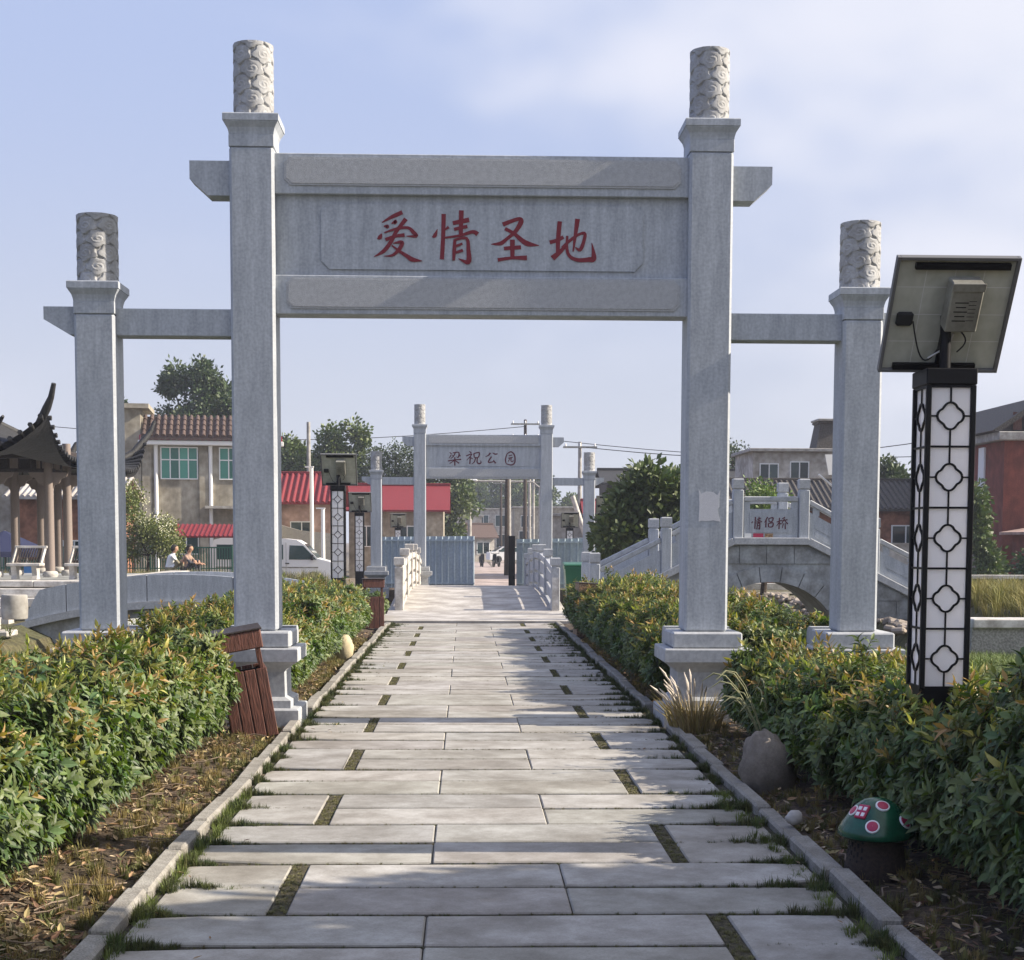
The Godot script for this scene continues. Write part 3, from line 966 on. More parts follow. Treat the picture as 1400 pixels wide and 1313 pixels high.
	for i in 9:
		var u := i / 8.0
		cp.append(Vector3(lerpf(0.05, 0.07, u) + 0.05 * sin(PI * u), lerpf(-0.05, -0.20, u), 0.08))
	cb.tube(cp, 0.005, 6)
	obj("cable", cb, M.wire, t)
	var cw := Geo.new()
	cw.t = bx.t
	cw.tube([Vector3(-0.09, -0.25, 0.06), Vector3(-0.03, -0.2, 0.07), Vector3(0.02, -0.14, 0.075), Vector3(0.03, -0.08, 0.08)], 0.006, 6)
	obj("cable", cw, M.white_wire, t)
	return t

# ---------------------------------------------------------------- plants
func leaf(g: Geo, base: Vector3, dir: Vector3, up: Vector3, L: float, W: float, droop: float, fold: float, c0: Color, c1: Color) -> void:
	var side := dir.cross(up).normalized()
	var nup := side.cross(dir).normalized()
	var prev := []
	var n := 4
	for i in n + 1:
		var t := float(i) / n
		var p := base + dir * L * t - nup * droop * L * t * t
		var w := W * (sin(PI * pow(t, 0.75)) * 0.5 + (0.04 if i == 0 else 0.0))
		var cur := [p, p + side * w + nup * w * fold, p - side * w + nup * w * fold]
		if i > 0:
			g.col = c0.lerp(c1, t - 0.12)
			if i == n:
				g.tri(prev[0], prev[1], cur[0])
				g.tri(prev[0], cur[0], prev[2])
			else:
				g.quad(prev[0], prev[1], cur[1], cur[0])
				g.quad(prev[0], cur[0], cur[2], prev[2])
		prev = cur

func shoot(seed_: int, n: int, height: float, L: float, W: float, tip: Color, old: Color, spread: float) -> ArrayMesh:
	var r := RandomNumberGenerator.new()
	r.seed = seed_
	var g := Geo.new()
	g.col = Color(0.12, 0.10, 0.05)
	g.tube([Vector3(0, -0.12, 0), Vector3(0, height * 0.5, 0), Vector3(0.004, height * 0.96, 0)], [0.005, 0.004, 0.002], 4, false)
	for i in n:
		var t := (i + 0.5) / n
		var a := i * 2.4 + r.randf() * 0.5
		var lift := lerpf(0.15, 1.25, t) * (1.0 - spread) + r.randf_range(-0.15, 0.2)
		var d := Vector3(cos(a) * cos(lift), sin(lift), sin(a) * cos(lift)).normalized()
		var f := r.randf_range(0.8, 1.2)
		var c := old.lerp(tip, smoothstep(0.3, 1.0, t + r.randf_range(-0.15, 0.15))) * f
		leaf(g, Vector3(0, height * t, 0), d, Vector3.UP if lift < 1.0 else Vector3(cos(a), 0.3, sin(a)), L * r.randf_range(0.75, 1.15) * lerpf(1.0, 0.8, t), W * r.randf_range(0.85, 1.15), r.randf_range(0.05, 0.45), r.randf_range(0.1, 0.5), c, c * 1.1)
	return g.mesh()

var shoots := {}
func make_shoots() -> void:
	var y := Color(0.37, 0.36, 0.11)
	var yr := Color(0.38, 0.25, 0.10)
	var m := Color(0.11, 0.145, 0.038)
	var dk := Color(0.052, 0.09, 0.028)
	shoots.young = [shoot(1, 12, 0.17, 0.105, 0.030, y, m, 0.0), shoot(2, 11, 0.19, 0.115, 0.031, yr, m, 0.05), shoot(3, 12, 0.15, 0.10, 0.028, y * 0.9, m, 0.1)]
	shoots.mature = [shoot(4, 10, 0.13, 0.125, 0.040, m * 1.15, dk, 0.45), shoot(5, 11, 0.14, 0.12, 0.042, m, dk, 0.35), shoot(6, 9, 0.11, 0.13, 0.044, dk * 1.3, dk, 0.5)]

func hedge(label: String, x0: float, x1: float, d0: float, d1: float, h: float, seed_: int, top_density: float, side_density: float, youth: float, near_h := -1.0) -> void:
	var r := RandomNumberGenerator.new()
	r.seed = seed_
	var ns := FastNoiseLite.new()
	ns.seed = seed_
	ns.frequency = 0.55
	ns.fractal_octaves = 3
	var c := Vector3((x0 + x1) * 0.5, 0.0, -(d0 + d1) * 0.5)
	var t := thing("hedge", label, "hedge", c, 0.0, "clipped hedges along the path")
	var P := {}
	var C := {}
	for k in ["young0", "young1", "young2", "mature0", "mature1", "mature2"]:
		P[k] = []
		C[k] = []
	var H := func(x: float, d: float) -> float:
		var m := minf(minf(x - x0, x1 - x), minf(d - d0, d1 - d))
		var hh := h if near_h < 0.0 else lerpf(near_h, h, smoothstep(7.2, 9.2, d))
		if x0 < -5.0:   # this hedge falls away at its far left end
			hh -= 0.30 * smoothstep(-2.3, -3.0, x) * smoothstep(8.5, 12.0, d)
		return hh * (0.84 + 0.16 * smoothstep(-0.05, 0.35, m)) + 0.26 * ns.get_noise_2d(x * 1.6, d * 1.6) + 0.12 * ns.get_noise_2d(x * 6.0, d * 6.0)
	var put := func(x: float, y: float, d: float, nrm: Vector3, young: float) -> void:
		var kind := "young" if r.randf() < young else "mature"
		var key: String = kind + str(r.randi() % 3)
		var up := (nrm + Vector3(r.randf_range(-0.5, 0.5), r.randf_range(-0.1, 0.5), r.randf_range(-0.5, 0.5))).normalized()
		var b := Basis(Quaternion(Vector3.UP, up)) * Basis(Vector3.UP, r.randf() * TAU)
		P[key].append(Transform3D(b.scaled(Vector3.ONE * r.randf_range(0.40, 0.84)), Vector3(x, y, -d) - c))
		var f := r.randf_range(0.75, 1.2)
		var warm := ns.get_noise_2d(x * 2.5 + 40.0, d * 2.5) * 0.22
		C[key].append(Color(f * (1.0 + warm), f, f * (1.0 - warm * 0.4)))
	for i in int((x1 - x0) * (d1 - d0) * top_density):
		var x := r.randf_range(x0, x1)
		var d := r.randf_range(d0, d1)
		var m := minf(x - x0, x1 - x)
		var nrm := Vector3(0, 1, 0)
		if x1 - x < 0.35:
			nrm.x += (0.35 - (x1 - x)) * 2.2
		if x - x0 < 0.35:
			nrm.x -= (0.35 - (x - x0)) * 2.2
		var y: float = H.call(x, d) - 0.16
		var bare := ns.get_noise_2d(x * 3.0 - 90.0, d * 3.0)
		put.call(x, y - r.randf() * 0.10 + (0.10 if r.randf() < 0.06 else 0.0), d, nrm, clampf(youth + bare * 0.5, 0.05, 0.98) if m > 0.12 else youth * 0.5)
	for side in 4:
		var L := (d1 - d0) if side < 2 else (x1 - x0)
		for i in int(L * h * side_density):
			var u := r.randf()
			var x := x0
			var d := lerpf(d0, d1, u)
			var nrm := Vector3(-1, 0.35, 0)
			if side == 1:
				x = x1
				nrm = Vector3(1, 0.35, 0)
			elif side == 2:
				x = lerpf(x0, x1, u)
				d = d0
				nrm = Vector3(0, 0.35, 1)
			elif side == 3:
				x = lerpf(x0, x1, u)
				d = d1
				nrm = Vector3(0, 0.35, -1)
			var top: float = H.call(clampf(x, x0 + 0.05, x1 - 0.05), clampf(d, d0 + 0.05, d1 - 0.05)) - 0.12
			var v := r.randf()
			var y := lerpf(0.14, top, v)
			var inset := r.randf() * 0.16 - 0.10 * sin(PI * minf(v * 1.3, 1.0)) + 0.10 * ns.get_noise_2d(u * L * 3.0, y * 4.0 + side * 20.0)
			var q := Vector3(x, y, -d) - Vector3(nrm.x, 0, nrm.z) * inset
			put.call(q.x, q.y, -q.z, nrm, youth * 0.55 * smoothstep(0.45, 1.0, v))
	for i in int((x1 - x0) * (d1 - d0) * top_density * 0.35):   # inside
		var x := r.randf_range(x0 + 0.1, x1 - 0.1)
		var d := r.randf_range(d0 + 0.1, d1 - 0.1)
		var top: float = H.call(x, d)
		put.call(x, r.randf_range(0.15, top - 0.2), d, Vector3(r.randf_range(-1, 1), 0.8, r.randf_range(-1, 1)).normalized(), 0.0)
	for key in P:
		if P[key].size() > 0:
			many("foliage", shoots[key.substr(0, key.length() - 1)][int(key.right(1))], M.leaf, P[key], C[key], t)
	var st := Geo.new()
	st.tube([Vector3(0, -0.05, 0), Vector3(0.02, 0.25, 0.01), Vector3(-0.01, 0.55, 0.0)], [0.012, 0.009, 0.006], 5, false)
	var sp := []
	for i in int((x1 - x0) * (d1 - d0) * 6.0):
		var b := Basis(Vector3(r.randf_range(-1, 1), 0, r.randf_range(-1, 1)).normalized(), r.randf_range(-0.4, 0.4)) * Basis(Vector3.UP, r.randf() * TAU)
		sp.append(Transform3D(b, Vector3(r.randf_range(x0 + 0.1, x1 - 0.05), 0, -r.randf_range(d0 + 0.05, d1 - 0.05)) - c))
	many("stem", st.mesh(), M.bark, sp, [], t)

func clump(seed_: int, n: int, R: float, L: float, W: float) -> ArrayMesh:
	var r := RandomNumberGenerator.new()
	r.seed = seed_
	var g := Geo.new()
	for i in n:
		var p := Vector3(r.randf_range(-1, 1), r.randf_range(-1, 1), r.randf_range(-1, 1)) * R
		var d := (p.normalized() + Vector3(r.randf_range(-0.7, 0.7), r.randf_range(-0.8, 0.4), r.randf_range(-0.7, 0.7))).normalized()
		var s := d.cross(Vector3(r.randf_range(-1, 1), r.randf_range(0.2, 1), r.randf_range(-1, 1))).normalized()
		var f := r.randf_range(0.7, 1.25)
		g.col = Color(f, f, f)
		var q := p + d * L
		g.tri(p, p + d * L * 0.5 + s * W, q)
		g.tri(p, q, p + d * L * 0.5 - s * W)
	return g.mesh()

var clumps := []
# crown: list of [centre, radius vector, number of leaf clumps]
func tree(called: String, label: String, category: String, at: Vector3, trunk_r: float, trunk_h: float, lobes: Array, tint: Color, size: float, seed_: int, group := "", which := 0) -> Node3D:
	var r := RandomNumberGenerator.new()
	r.seed = seed_
	var t := thing(called, label, category, at, 0.0, group)
	var g := Geo.new()
	var pts := []
	var rad := []
	for i in 6:
		var u := i / 5.0
		pts.append(Vector3(sin(u * 3.0 + seed_) * 0.12 * trunk_h * 0.3, u * trunk_h, cos(u * 2.3 + seed_) * 0.08 * trunk_h * 0.3))
		rad.append(trunk_r * (1.25 - 0.75 * u))
	g.tube(pts, rad, 9)
	for L in lobes:
		var e: Vector3 = L[0]
		var s: Vector3 = pts[3] if e.y < trunk_h * 1.1 else pts[5]
		var mid: Vector3 = (s + e) * 0.5 + Vector3(0, -0.08 * (e - s).length(), 0)
		g.tube([s, mid, e], [trunk_r * 0.5, trunk_r * 0.33, trunk_r * 0.12], 6)
	obj("trunk", g, M.bark, t)
	var P := []
	var C := []
	for L in lobes:
		var c: Vector3 = L[0]
		var R: Vector3 = L[1]
		var subs := []
		for i in maxi(5, int(L[2] / 16.0)):
			var ds := Vector3(r.randfn(), r.randfn() * 0.9 + 0.15, r.randfn()).normalized()
			subs.append([c + ds * R * r.randf_range(0.45, 0.98), r.randf_range(0.22, 0.42)])
		for i in int(L[2] * 0.8):
			var d := Vector3(r.randfn(), r.randfn(), r.randfn()).normalized()
			var sb: Array = subs[r.randi() % subs.size()]
			var p: Vector3 = sb[0] + d * R * pow(r.randf(), 0.5) * sb[1]
			var b := Basis(Vector3(r.randfn(), r.randfn(), r.randfn()).normalized(), r.randf() * TAU)
			P.append(Transform3D(b.scaled(Vector3.ONE * size * r.randf_range(0.7, 1.3)), p))
			var f := r.randf_range(0.7, 1.3)
			C.append(Color(tint.r * f * r.randf_range(0.9, 1.15), tint.g * f, tint.b * f))
	many("crown", clumps[which], M.tree_leaf, P, C, t)
	return t

func blades(seed_: int, n: int, h: float, w: float, spread: float) -> ArrayMesh:
	var r := RandomNumberGenerator.new()
	r.seed = seed_
	var g := Geo.new()
	for i in n:
		var a := r.randf() * TAU
		var lean := r.randf() * spread
		var H := h * r.randf_range(0.55, 1.15)
		var o := Vector3(cos(a), 0, sin(a)) * r.randf() * 0.03
		var s := Vector3(-sin(a), 0, cos(a)) * w
		var m := o + Vector3(cos(a) * lean * 0.35, 0.6, sin(a) * lean * 0.35) * H
		var e := o + Vector3(cos(a) * lean, 0.95 - lean * 0.3, sin(a) * lean) * H
		var f := r.randf_range(0.75, 1.25)
		g.col = Color(f, f, f)
		g.quad(o - s, o + s, m + s * 0.7, m - s * 0.7)
		g.tri(m - s * 0.7, m + s * 0.7, e)
	return g.mesh()

func small_growth() -> void:
	var r := RandomNumberGenerator.new()
	r.seed = 909
	var tuft := blades(3, 34, 0.085, 0.0022, 1.0)
	var P := []
	var C := []
	var green := Color(0.085, 0.11, 0.03)
	# along the kerbs, mostly in the row joints, running a little way in
	for k in range(-6, 44):
		var d := 6.48 + k * 0.52
		for side in [-1, 1]:
			var n := r.randi_range(14, 60)
			var reach := r.randf_range(0.06, 0.40 if side < 0 else 0.75)
			for i in n:
				var u := pow(r.randf(), 1.6)
				var x := -1.39 + u * reach if side < 0 else 1.69 - u * reach
				var dd := d + r.randf_range(-0.03, 0.03)
				if u < 0.2:
					dd += r.randf_range(-0.10, 0.10)
				P.append(Transform3D(Basis(Vector3.UP, r.randf() * TAU).scaled(Vector3.ONE * r.randf_range(0.45, 1.25) * (1.0 - 0.6 * u)), Vector3(x, path_level(dd) - 0.025, -dd)))
				var f := r.randf_range(0.5, 1.4)
				C.append(Color(green.r * f * r.randf_range(0.8, 1.3), green.g * f, green.b * f) * 0.75)
		var weedy := r.randf_range(0.3, 1.0)
		for i in int((150.0 if d < 14.0 else 90.0) * weedy):
			var x := r.randf_range(-1.36, 1.66)
			var q := 0.14 + 0.10 * r.randf() + 0.12 * smoothstep(0.5, 1.5, absf(x - 0.15)) * r.randf()
			P.append(Transform3D(Basis(Vector3.UP, r.randf() * TAU).scaled(Vector3(0.28, q, 0.28)), Vector3(x, path_level(d) - 0.014, -d + r.randf_range(-0.014, 0.014))))
			C.append(green.lerp(Color(0.16, 0.13, 0.06), r.randf()) * r.randf_range(0.5, 1.0))
	for i in 160:   # fresh clumps
		var d := r.randf_range(5.0, 9.5)
		var x := -1.39 + r.randf() * 0.06 if r.randf() < 0.5 else 1.66 - r.randf() * 0.1
		P.append(Transform3D(Basis(Vector3.UP, r.randf() * TAU).scaled(Vector3.ONE * r.randf_range(0.5, 1.2)), Vector3(x, path_level(d) - 0.03, -d)))
		C.append(Color(0.13, 0.17, 0.035) * r.randf_range(0.6, 1.2))
	tag(many("grass_tufts", tuft, M.straw, P, C), "short weedy grass sprouting from the kerb edges and slab joints", "grass", "", "stuff")
	# moss and grass in the wide joints
	P = []
	C = []
	for b in range(-3, 22):
		var d0 := 6.48 + b * 1.04
		for i in 70:
			var x := (-0.81 if posmod(b, 2) == 0 else 1.08) + r.randf_range(-0.032, 0.032)
			var d := d0 + r.randf_range(0.03, 1.01)
			P.append(Transform3D(Basis(Vector3.UP, r.randf() * TAU).scaled(Vector3(0.35, 0.22, 0.35)), Vector3(x * 1.0 + r.randfn() * 0.006, path_level(d0 + 0.3) - 0.014, -d)))
			C.append(Color(0.15, 0.145, 0.06) * r.randf_range(0.5, 1.5))
	tag(many("joint_grass", tuft, M.straw, P, C), "low moss and grass filling the wide joints between paving slabs", "grass", "", "stuff")
	# leaf litter in the beds
	var lg := Geo.new()
	leaf(lg, Vector3(-0.035, 0, 0), Vector3.RIGHT, Vector3.UP, 0.07, 0.028, -0.25, 0.5, Color.WHITE, Color.WHITE)
	P = []
	C = []
	var cols := [Color(0.27, 0.17, 0.09), Color(0.36, 0.26, 0.15), Color(0.18, 0.10, 0.06), Color(0.30, 0.24, 0.11), Color(0.16, 0.16, 0.06), Color(0.44, 0.35, 0.23)]
	var clumpy := FastNoiseLite.new()
	clumpy.seed = 12
	clumpy.frequency = 0.5
	for i in 24000:
		var left := r.randf() < 0.62
		var d := 4.6 + 22.0 * pow(r.randf(), 1.7)
		var x := -1.52 - 1.5 * pow(r.randf(), 1.2) if left else 1.82 + 1.3 * pow(r.randf(), 1.3)
		if clumpy.get_noise_2d(x * 3.0, d * 3.0) < r.randf_range(-0.5, 0.25):
			continue
		var b := Basis(Vector3.UP, r.randf() * TAU) * Basis(Vector3(r.randf_range(-1, 1), 0, r.randf_range(-1, 1)).normalized(), r.randf_range(-0.7, 0.7))
		P.append(Transform3D(b.scaled(Vector3.ONE * r.randf_range(0.25, 1.0)), Vector3(x, ground_y(x, d) + 0.012 + r.randf() * 0.03, -d)))
		C.append(cols[r.randi() % 6] * r.randf_range(0.5, 1.2))
	for i in 90:
		var d := r.randf_range(5.0, 22.0)
		var side := r.randf() < 0.5
		P.append(Transform3D(Basis(Vector3.UP, r.randf() * TAU).scaled(Vector3.ONE * r.randf_range(0.3, 0.7)), Vector3(-1.36 + 0.4 * pow(r.randf(), 2.0) if side else 1.66 - 0.5 * pow(r.randf(), 2.0), path_level(d) + 0.008, -d)))
		C.append(cols[r.randi() % 6] * 0.8)
	tag(many("leaf_litter", lg.mesh(), M.litter, P, C), "dry brown fallen leaves covering the soil beside the kerbs", "leaf litter", "", "stuff")
	var tw := Geo.new()
	tw.tube([Vector3(-0.11, 0, 0), Vector3(-0.03, 0.012, 0.01), Vector3(0.05, 0.0, -0.008), Vector3(0.12, 0.01, 0.006)], [0.003, 0.0035, 0.003, 0.0015], 5, false)
	P = []
	C = []
	for i in 420:
		var left := r.randf() < 0.6
		var d := 4.6 + 16.0 * pow(r.randf(), 1.6)
		var x := -1.56 - 0.9 * r.randf() if left else 1.86 + 0.6 * r.randf()
		P.append(Transform3D(Basis(Vector3.UP, r.randf() * TAU).scaled(Vector3.ONE * r.randf_range(0.4, 1.3)), Vector3(x, ground_y(x, d) + 0.03, -d)))
		C.append(Color(0.20, 0.15, 0.11) * r.randf_range(0.5, 1.4))
	tag(many("twigs", tw.mesh(), M.litter, P, C), "dry twigs scattered over the soil beside the kerbs", "twigs", "", "stuff")
	# weeds in the beds
	P = []
	C = []
	for i in 2200:
		var left := r.randf() < 0.6
		var d := 4.8 + 20.0 * r.randf()
		var x := -1.55 - 0.6 * pow(r.randf(), 1.4) if left else 1.85 + 0.4 * r.randf()
		P.append(Transform3D(Basis(Vector3.UP, r.randf() * TAU).scaled(Vector3.ONE * r.randf_range(0.4, 1.2)), Vector3(x, ground_y(x, d) - 0.005, -d)))
		var dry := r.randf()
		C.append(Color(0.10, 0.12, 0.03).lerp(Color(0.30, 0.22, 0.08), dry) * r.randf_range(0.6, 1.2))
	tag(many("weeds", tuft, M.straw, P, C), "straggling weeds at the foot of the hedges", "weeds", "", "stuff")
	# tall grass on the right terrace and the banks
	var tall := blades(5, 22, 0.55, 0.006, 0.45)
	P = []
	C = []
	for i in 3800:
		var d := r.randf_range(20.6, 33.0)
		var x := r.randf_range(9.2, 19.0)
		P.append(Transform3D(Basis(Vector3.UP, r.randf() * TAU).scaled(Vector3(1.3, r.randf_range(0.5, 1.0), 1.3)), Vector3(x, ground_y(x, d) - 0.02, -d)))
		var f := r.randf_range(0.7, 1.3)
		C.append(Color(0.20, 0.20, 0.055).lerp(Color(0.36, 0.28, 0.10), r.randf() * 0.6) * f)
	tag(many("tall_grass", tall, M.straw, P, C), "tall yellowing grass on the terrace behind the low stone wall", "grass", "", "stuff")
	P = []
	C = []
	for i in 9000:
		var d := r.randf_range(9.5, 20.0) if i % 3 else r.randf_range(12.0, 26.0)
		var x := r.randf_range(3.7, 8.5) if r.randf() < 0.55 else r.randf_range(-9.5, -4.4)
		P.append(Transform3D(Basis(Vector3.UP, r.randf() * TAU).scaled(Vector3(1.2, r.randf_range(0.2, 0.42), 1.2)), Vector3(x, ground_y(x, d) - 0.02, -d)))
		C.append(Color(0.09, 0.15, 0.035).lerp(Color(0.2, 0.2, 0.06), r.randf() * 0.5) * r.randf_range(0.7, 1.3))
	tag(many("bank_grass", tall, M.straw, P, C), "green grass on the banks beyond the hedges", "grass", "", "stuff")
	P = []
	C = []
	for i in 2600:
		var d := r.randf_range(45.0, 58.0)
		var x := r.randf_range(-16.0, -4.5)
		P.append(Transform3D(Basis(Vector3.UP, r.randf() * TAU).scaled(Vector3(1.4, r.randf_range(0.7, 1.3), 1.4)), Vector3(x, ground_y(x, d) - 0.02, -d)))
		C.append(Color(0.12, 0.15, 0.05).lerp(Color(0.30, 0.25, 0.12), r.randf()) * r.randf_range(0.7, 1.2))
	tag(many("plant_bed", tall, M.straw, P, C), "rough grass and bedding plants beyond the left bridge", "grass", "", "stuff")

func fountain_grass() -> void:
	var t := thing("fountain_grass", "dry ornamental grass with pale feathery plumes before the right pillar base", "plant", Vector3(1.93, 0.0, -12.75))
	var r := RandomNumberGenerator.new()
	r.seed = 31
	var g := Geo.new()
	for i in 420:
		var a := r.randf() * TAU
		var rr := 0.2 * sqrt(r.randf())
		var o := Vector3(cos(a) * rr, 0, sin(a) * rr)
		var lean := r.randf_range(0.05, 0.5)
		var H := r.randf_range(0.18, 0.36)
		var d := Vector3(cos(a) * lean, 1, sin(a) * lean).normalized()
		var s := d.cross(Vector3(r.randfn(), 0, r.randfn())).normalized() * 0.004
		g.col = Color(0.24, 0.20, 0.06).lerp(Color(0.42, 0.31, 0.15), r.randf()) * r.randf_range(0.7, 1.2)
		g.quad(o - s, o + s, o + d * H * 0.6 + s, o + d * H * 0.6 - s)
		g.tri(o + d * H * 0.6 - s, o + d * H * 0.6 + s, o + d * H + Vector3(cos(a), 0, sin(a)) * lean * 0.2)
	obj("blades", g, M.straw, t)
	var p := Geo.new()
	for i in 24:
		var a := r.randf_range(PI * 0.35, PI * 1.6)
		var lean := r.randf_range(0.1, 0.75)
		var H := r.randf_range(0.26, 0.48)
		var d := Vector3(cos(a) * lean, 1, sin(a) * lean).normalized()
		var o := Vector3(cos(a), 0, sin(a)) * 0.1
		var q := o + d * H
		p.col = Color(0.45, 0.38, 0.27)
		p.tube([o, o + d * H * 0.7, q], 0.0025, 4, false)
		p.col = Color(0.62, 0.55, 0.46) * r.randf_range(0.8, 1.1)
		var e := q + (d + Vector3(cos(a) * 0.4, -0.1, sin(a) * 0.4)).normalized() * 0.12
		p.tube([q - d * 0.03, q + (e - q) * 0.4, e], [0.004, 0.011, 0.002], 5, false)
	obj("plumes", p, M.straw, t)
	var w := thing("grass_stalks", "long pale grass stalks arching over the grey boulder", "plant", Vector3(2.15, 0.0, -10.6))
	var k := Geo.new()
	for i in 13:
		var a := r.randf_range(PI * 0.6, PI * 1.5)
		var pts := []
		var L := r.randf_range(0.6, 1.0)
		for j in 7:
			var u := j / 6.0
			pts.append(Vector3(cos(a) * u * L * 0.6, sin(u * 2.0) * L * 0.75, sin(a) * u * L * 0.35))
		k.col = Color(0.30, 0.30, 0.16) * r.randf_range(0.8, 1.3)
		k.tube(pts, [0.0035, 0.0035, 0.003, 0.003, 0.005, 0.007, 0.002], 4, false)
	obj("stalks", k, M.straw, w)

# ---------------------------------------------------------------- small things by the path
func litter_bin(label: String, at: Vector3, turn: float, tilt: Vector3, m: Material) -> Node3D:
	var t := thing("litter_bin", label, "litter bin", at, turn, "wooden slatted litter bins with lids")
	t.rotation = tilt + Vector3(0, turn, 0)
	var w := 0.185
	var body := Geo.new()
	body.box(Vector3(0, 0.03, 0), Vector3(w * 2 - 0.05, 0.04, w * 2 - 0.05))
	for s in [-1.0, 1.0]:
		body.box(Vector3(s * (w - 0.03), 0.29, 0), Vector3(0.01, 0.5, w * 2 - 0.07))
		body.box(Vector3(0, 0.29, s * (w - 0.03)), Vector3(w * 2 - 0.07, 0.5, 0.01))
	obj("bin_liner", body, M.black_metal, t)
	for k in 4:
		for i in 4:
			var g := Geo.new()
			var f := 0.8 + 0.4 * fmod(i * 0.37 + k * 0.61, 1.0)
			g.col = Color(f, f, f)
			g.t = Transform3D(Basis(Vector3.UP, k * PI * 0.5), Vector3.ZERO)
			g.box(Vector3(-w + 0.046 + i * 0.093, 0.29, w - 0.012), Vector3(0.085, 0.56, 0.022), 0.004)
			obj("slat", g, m, t)
	for x in [-1.0, 1.0]:
		for z in [-1.0, 1.0]:
			var p := Geo.new()
			p.box(Vector3(x * (w - 0.035), 0.42, z * (w - 0.05)), Vector3(0.03, 0.76, 0.03), 0.003)
			obj("post", p, m, t)
	var lid := Geo.new()
	lid.box(Vector3(0, 0.81, 0), Vector3(w * 2 + 0.01, 0.15, w * 2 + 0.01), 0.01)
	var L := obj("lid", lid, m, t)
	var rim := Geo.new()
	rim.box(Vector3(0, 0.892, 0), Vector3(w * 2 + 0.03, 0.016, w * 2 + 0.03), 0.004)
	obj("lid_rim", rim, M.dark_wood, L)
	return t

func mushroom() -> void:
	var t := thing("mushroom_ornament", "green spotted toadstool garden ornament on a dark brick patterned stalk", "garden ornament", Vector3(1.965, -0.02, -7.2))
	var s := Geo.new()
	s.lathe([Vector2(0.15, -0.02), Vector2(0.155, 0.03), Vector2(0.135, 0.12), Vector2(0.125, 0.2), Vector2(0.12, 0.25)], 28)
	var stalk := obj("stalk", s, M.stump, t)
	for row in 5:
		for k in 7:
			var w := Geo.new()
			var a := 2.35 + k * 0.17
			w.t = Transform3D(Basis(Vector3.UP, -a + PI * 0.5), Vector3(cos(a) * (0.137 - row * 0.004), 0.04 + row * 0.04 + (0.02 if k % 2 else 0.0), sin(a) * (0.137 - row * 0.004)))
			w.box(Vector3.ZERO, Vector3(0.012, 0.024, 0.012), 0.002)
			obj("window_hole", w, M.black_metal, stalk)
	var prof := [Vector2(0.11, 0.215), Vector2(0.165, 0.21), Vector2(0.182, 0.225), Vector2(0.178, 0.25), Vector2(0.158, 0.285), Vector2(0.125, 0.33), Vector2(0.098, 0.362), Vector2(0.06, 0.388), Vector2(0.02, 0.398), Vector2(0.001, 0.399)]
	var c := Geo.new()
	c.lathe(prof, 40)
	var cap := obj("cap", c, M.green_glaze, t)
	var on := func(a: float, u: float) -> Array:   # point and normal on the cap
		var i := clampi(int(u), 0, prof.size() - 2)
		var q: Vector2 = prof[i].lerp(prof[i + 1], u - i)
		var d: Vector2 = prof[i + 1] - prof[i]
		var nn := Vector2(d.y, -d.x).normalized()
		return [Vector3(cos(a) * q.x, q.y, sin(a) * q.x), Vector3(cos(a) * nn.x, nn.y, sin(a) * nn.x)]
	for sp in [[1.95, 4.0, 0.034], [1.5, 6.4, 0.034], [0.75, 4.3, 0.036], [3.0, 5.3, 0.03], [-0.6, 4.6, 0.034], [-2.0, 4.6, 0.034]]:
		var q: Array = on.call(sp[0], sp[1])
		var nn: Vector3 = q[1].normalized()
		var x := Vector3.UP.cross(nn).normalized()
		var B := Basis(x, nn, x.cross(nn))
		for ring in 2:
			var g := Geo.new()
			g.t = Transform3D(B, q[0] - nn * 0.004)
			var r: float = sp[2] * (1.0 if ring == 0 else 0.78)
			var hh := 0.007 if ring == 0 else 0.0095
			g.lathe([Vector2(r, -0.01), Vector2(r, hh * 0.8), Vector2(r * 0.9, hh), Vector2(0.001, hh + 0.001)], 22)
			obj("spot_rim" if ring == 0 else "spot", g, M.white_paint if ring == 0 else M.magenta, cap)
	var q: Array = on.call(2.45, 5.4)
	var nn: Vector3 = q[1].normalized()
	var x := Vector3.UP.cross(nn).normalized()
	var win := Geo.new()
	win.t = Transform3D(Basis(x, nn, x.cross(nn)), q[0])
	win.box(Vector3.ZERO, Vector3(0.06, 0.016, 0.075), 0.004)
	var wn := obj("painted_window", win, M.magenta, cap)
	for a in [-1.0, 1.0]:
		for b in [-1.0, 1.0]:
			var pn := Geo.new()
			pn.t = win.t
			pn.box(Vector3(a * 0.014, 0.008, 0.002 + b * 0.016), Vector3(0.018, 0.004, 0.02), 0.001)
			obj("pane", pn, M.white_paint, wn)

func stones() -> void:
	var g := Geo.new()
	g.t = Transform3D(Basis(Vector3.BACK, 0.15), Vector3.ZERO)
	g.blob(Vector3(0, 0.15, 0), Vector3(0.175, 0.225, 0.16), 4, 0.13, 36, 26, 0.15)
	var o := obj("boulder", g, M.boulder, null, Vector3(1.96, 0.0, -9.75))
	tag(o, "grey rounded boulder beside the right kerb under the hedge", "boulder")
	var h := Geo.new()
	h.blob(Vector3(0, 0.13, 0), Vector3(0.13, 0.19, 0.12), 9, 0.16, 30, 20, 0.1)
	o = obj("boulder", h, M.pale_boulder, null, Vector3(-1.62, 0.0, -20.5))
	tag(o, "pale yellow rounded boulder at the left kerb beyond the gateway", "boulder")
	var k := Geo.new()
	k.blob(Vector3(0, 0.03, 0), Vector3(0.05, 0.04, 0.045), 12, 0.2, 12, 8)
	o = obj("pebble", k, M.white_stone, null, Vector3(1.80, 0.06, -8.25))
	tag(o, "small white stone lying on the right kerb", "stone")

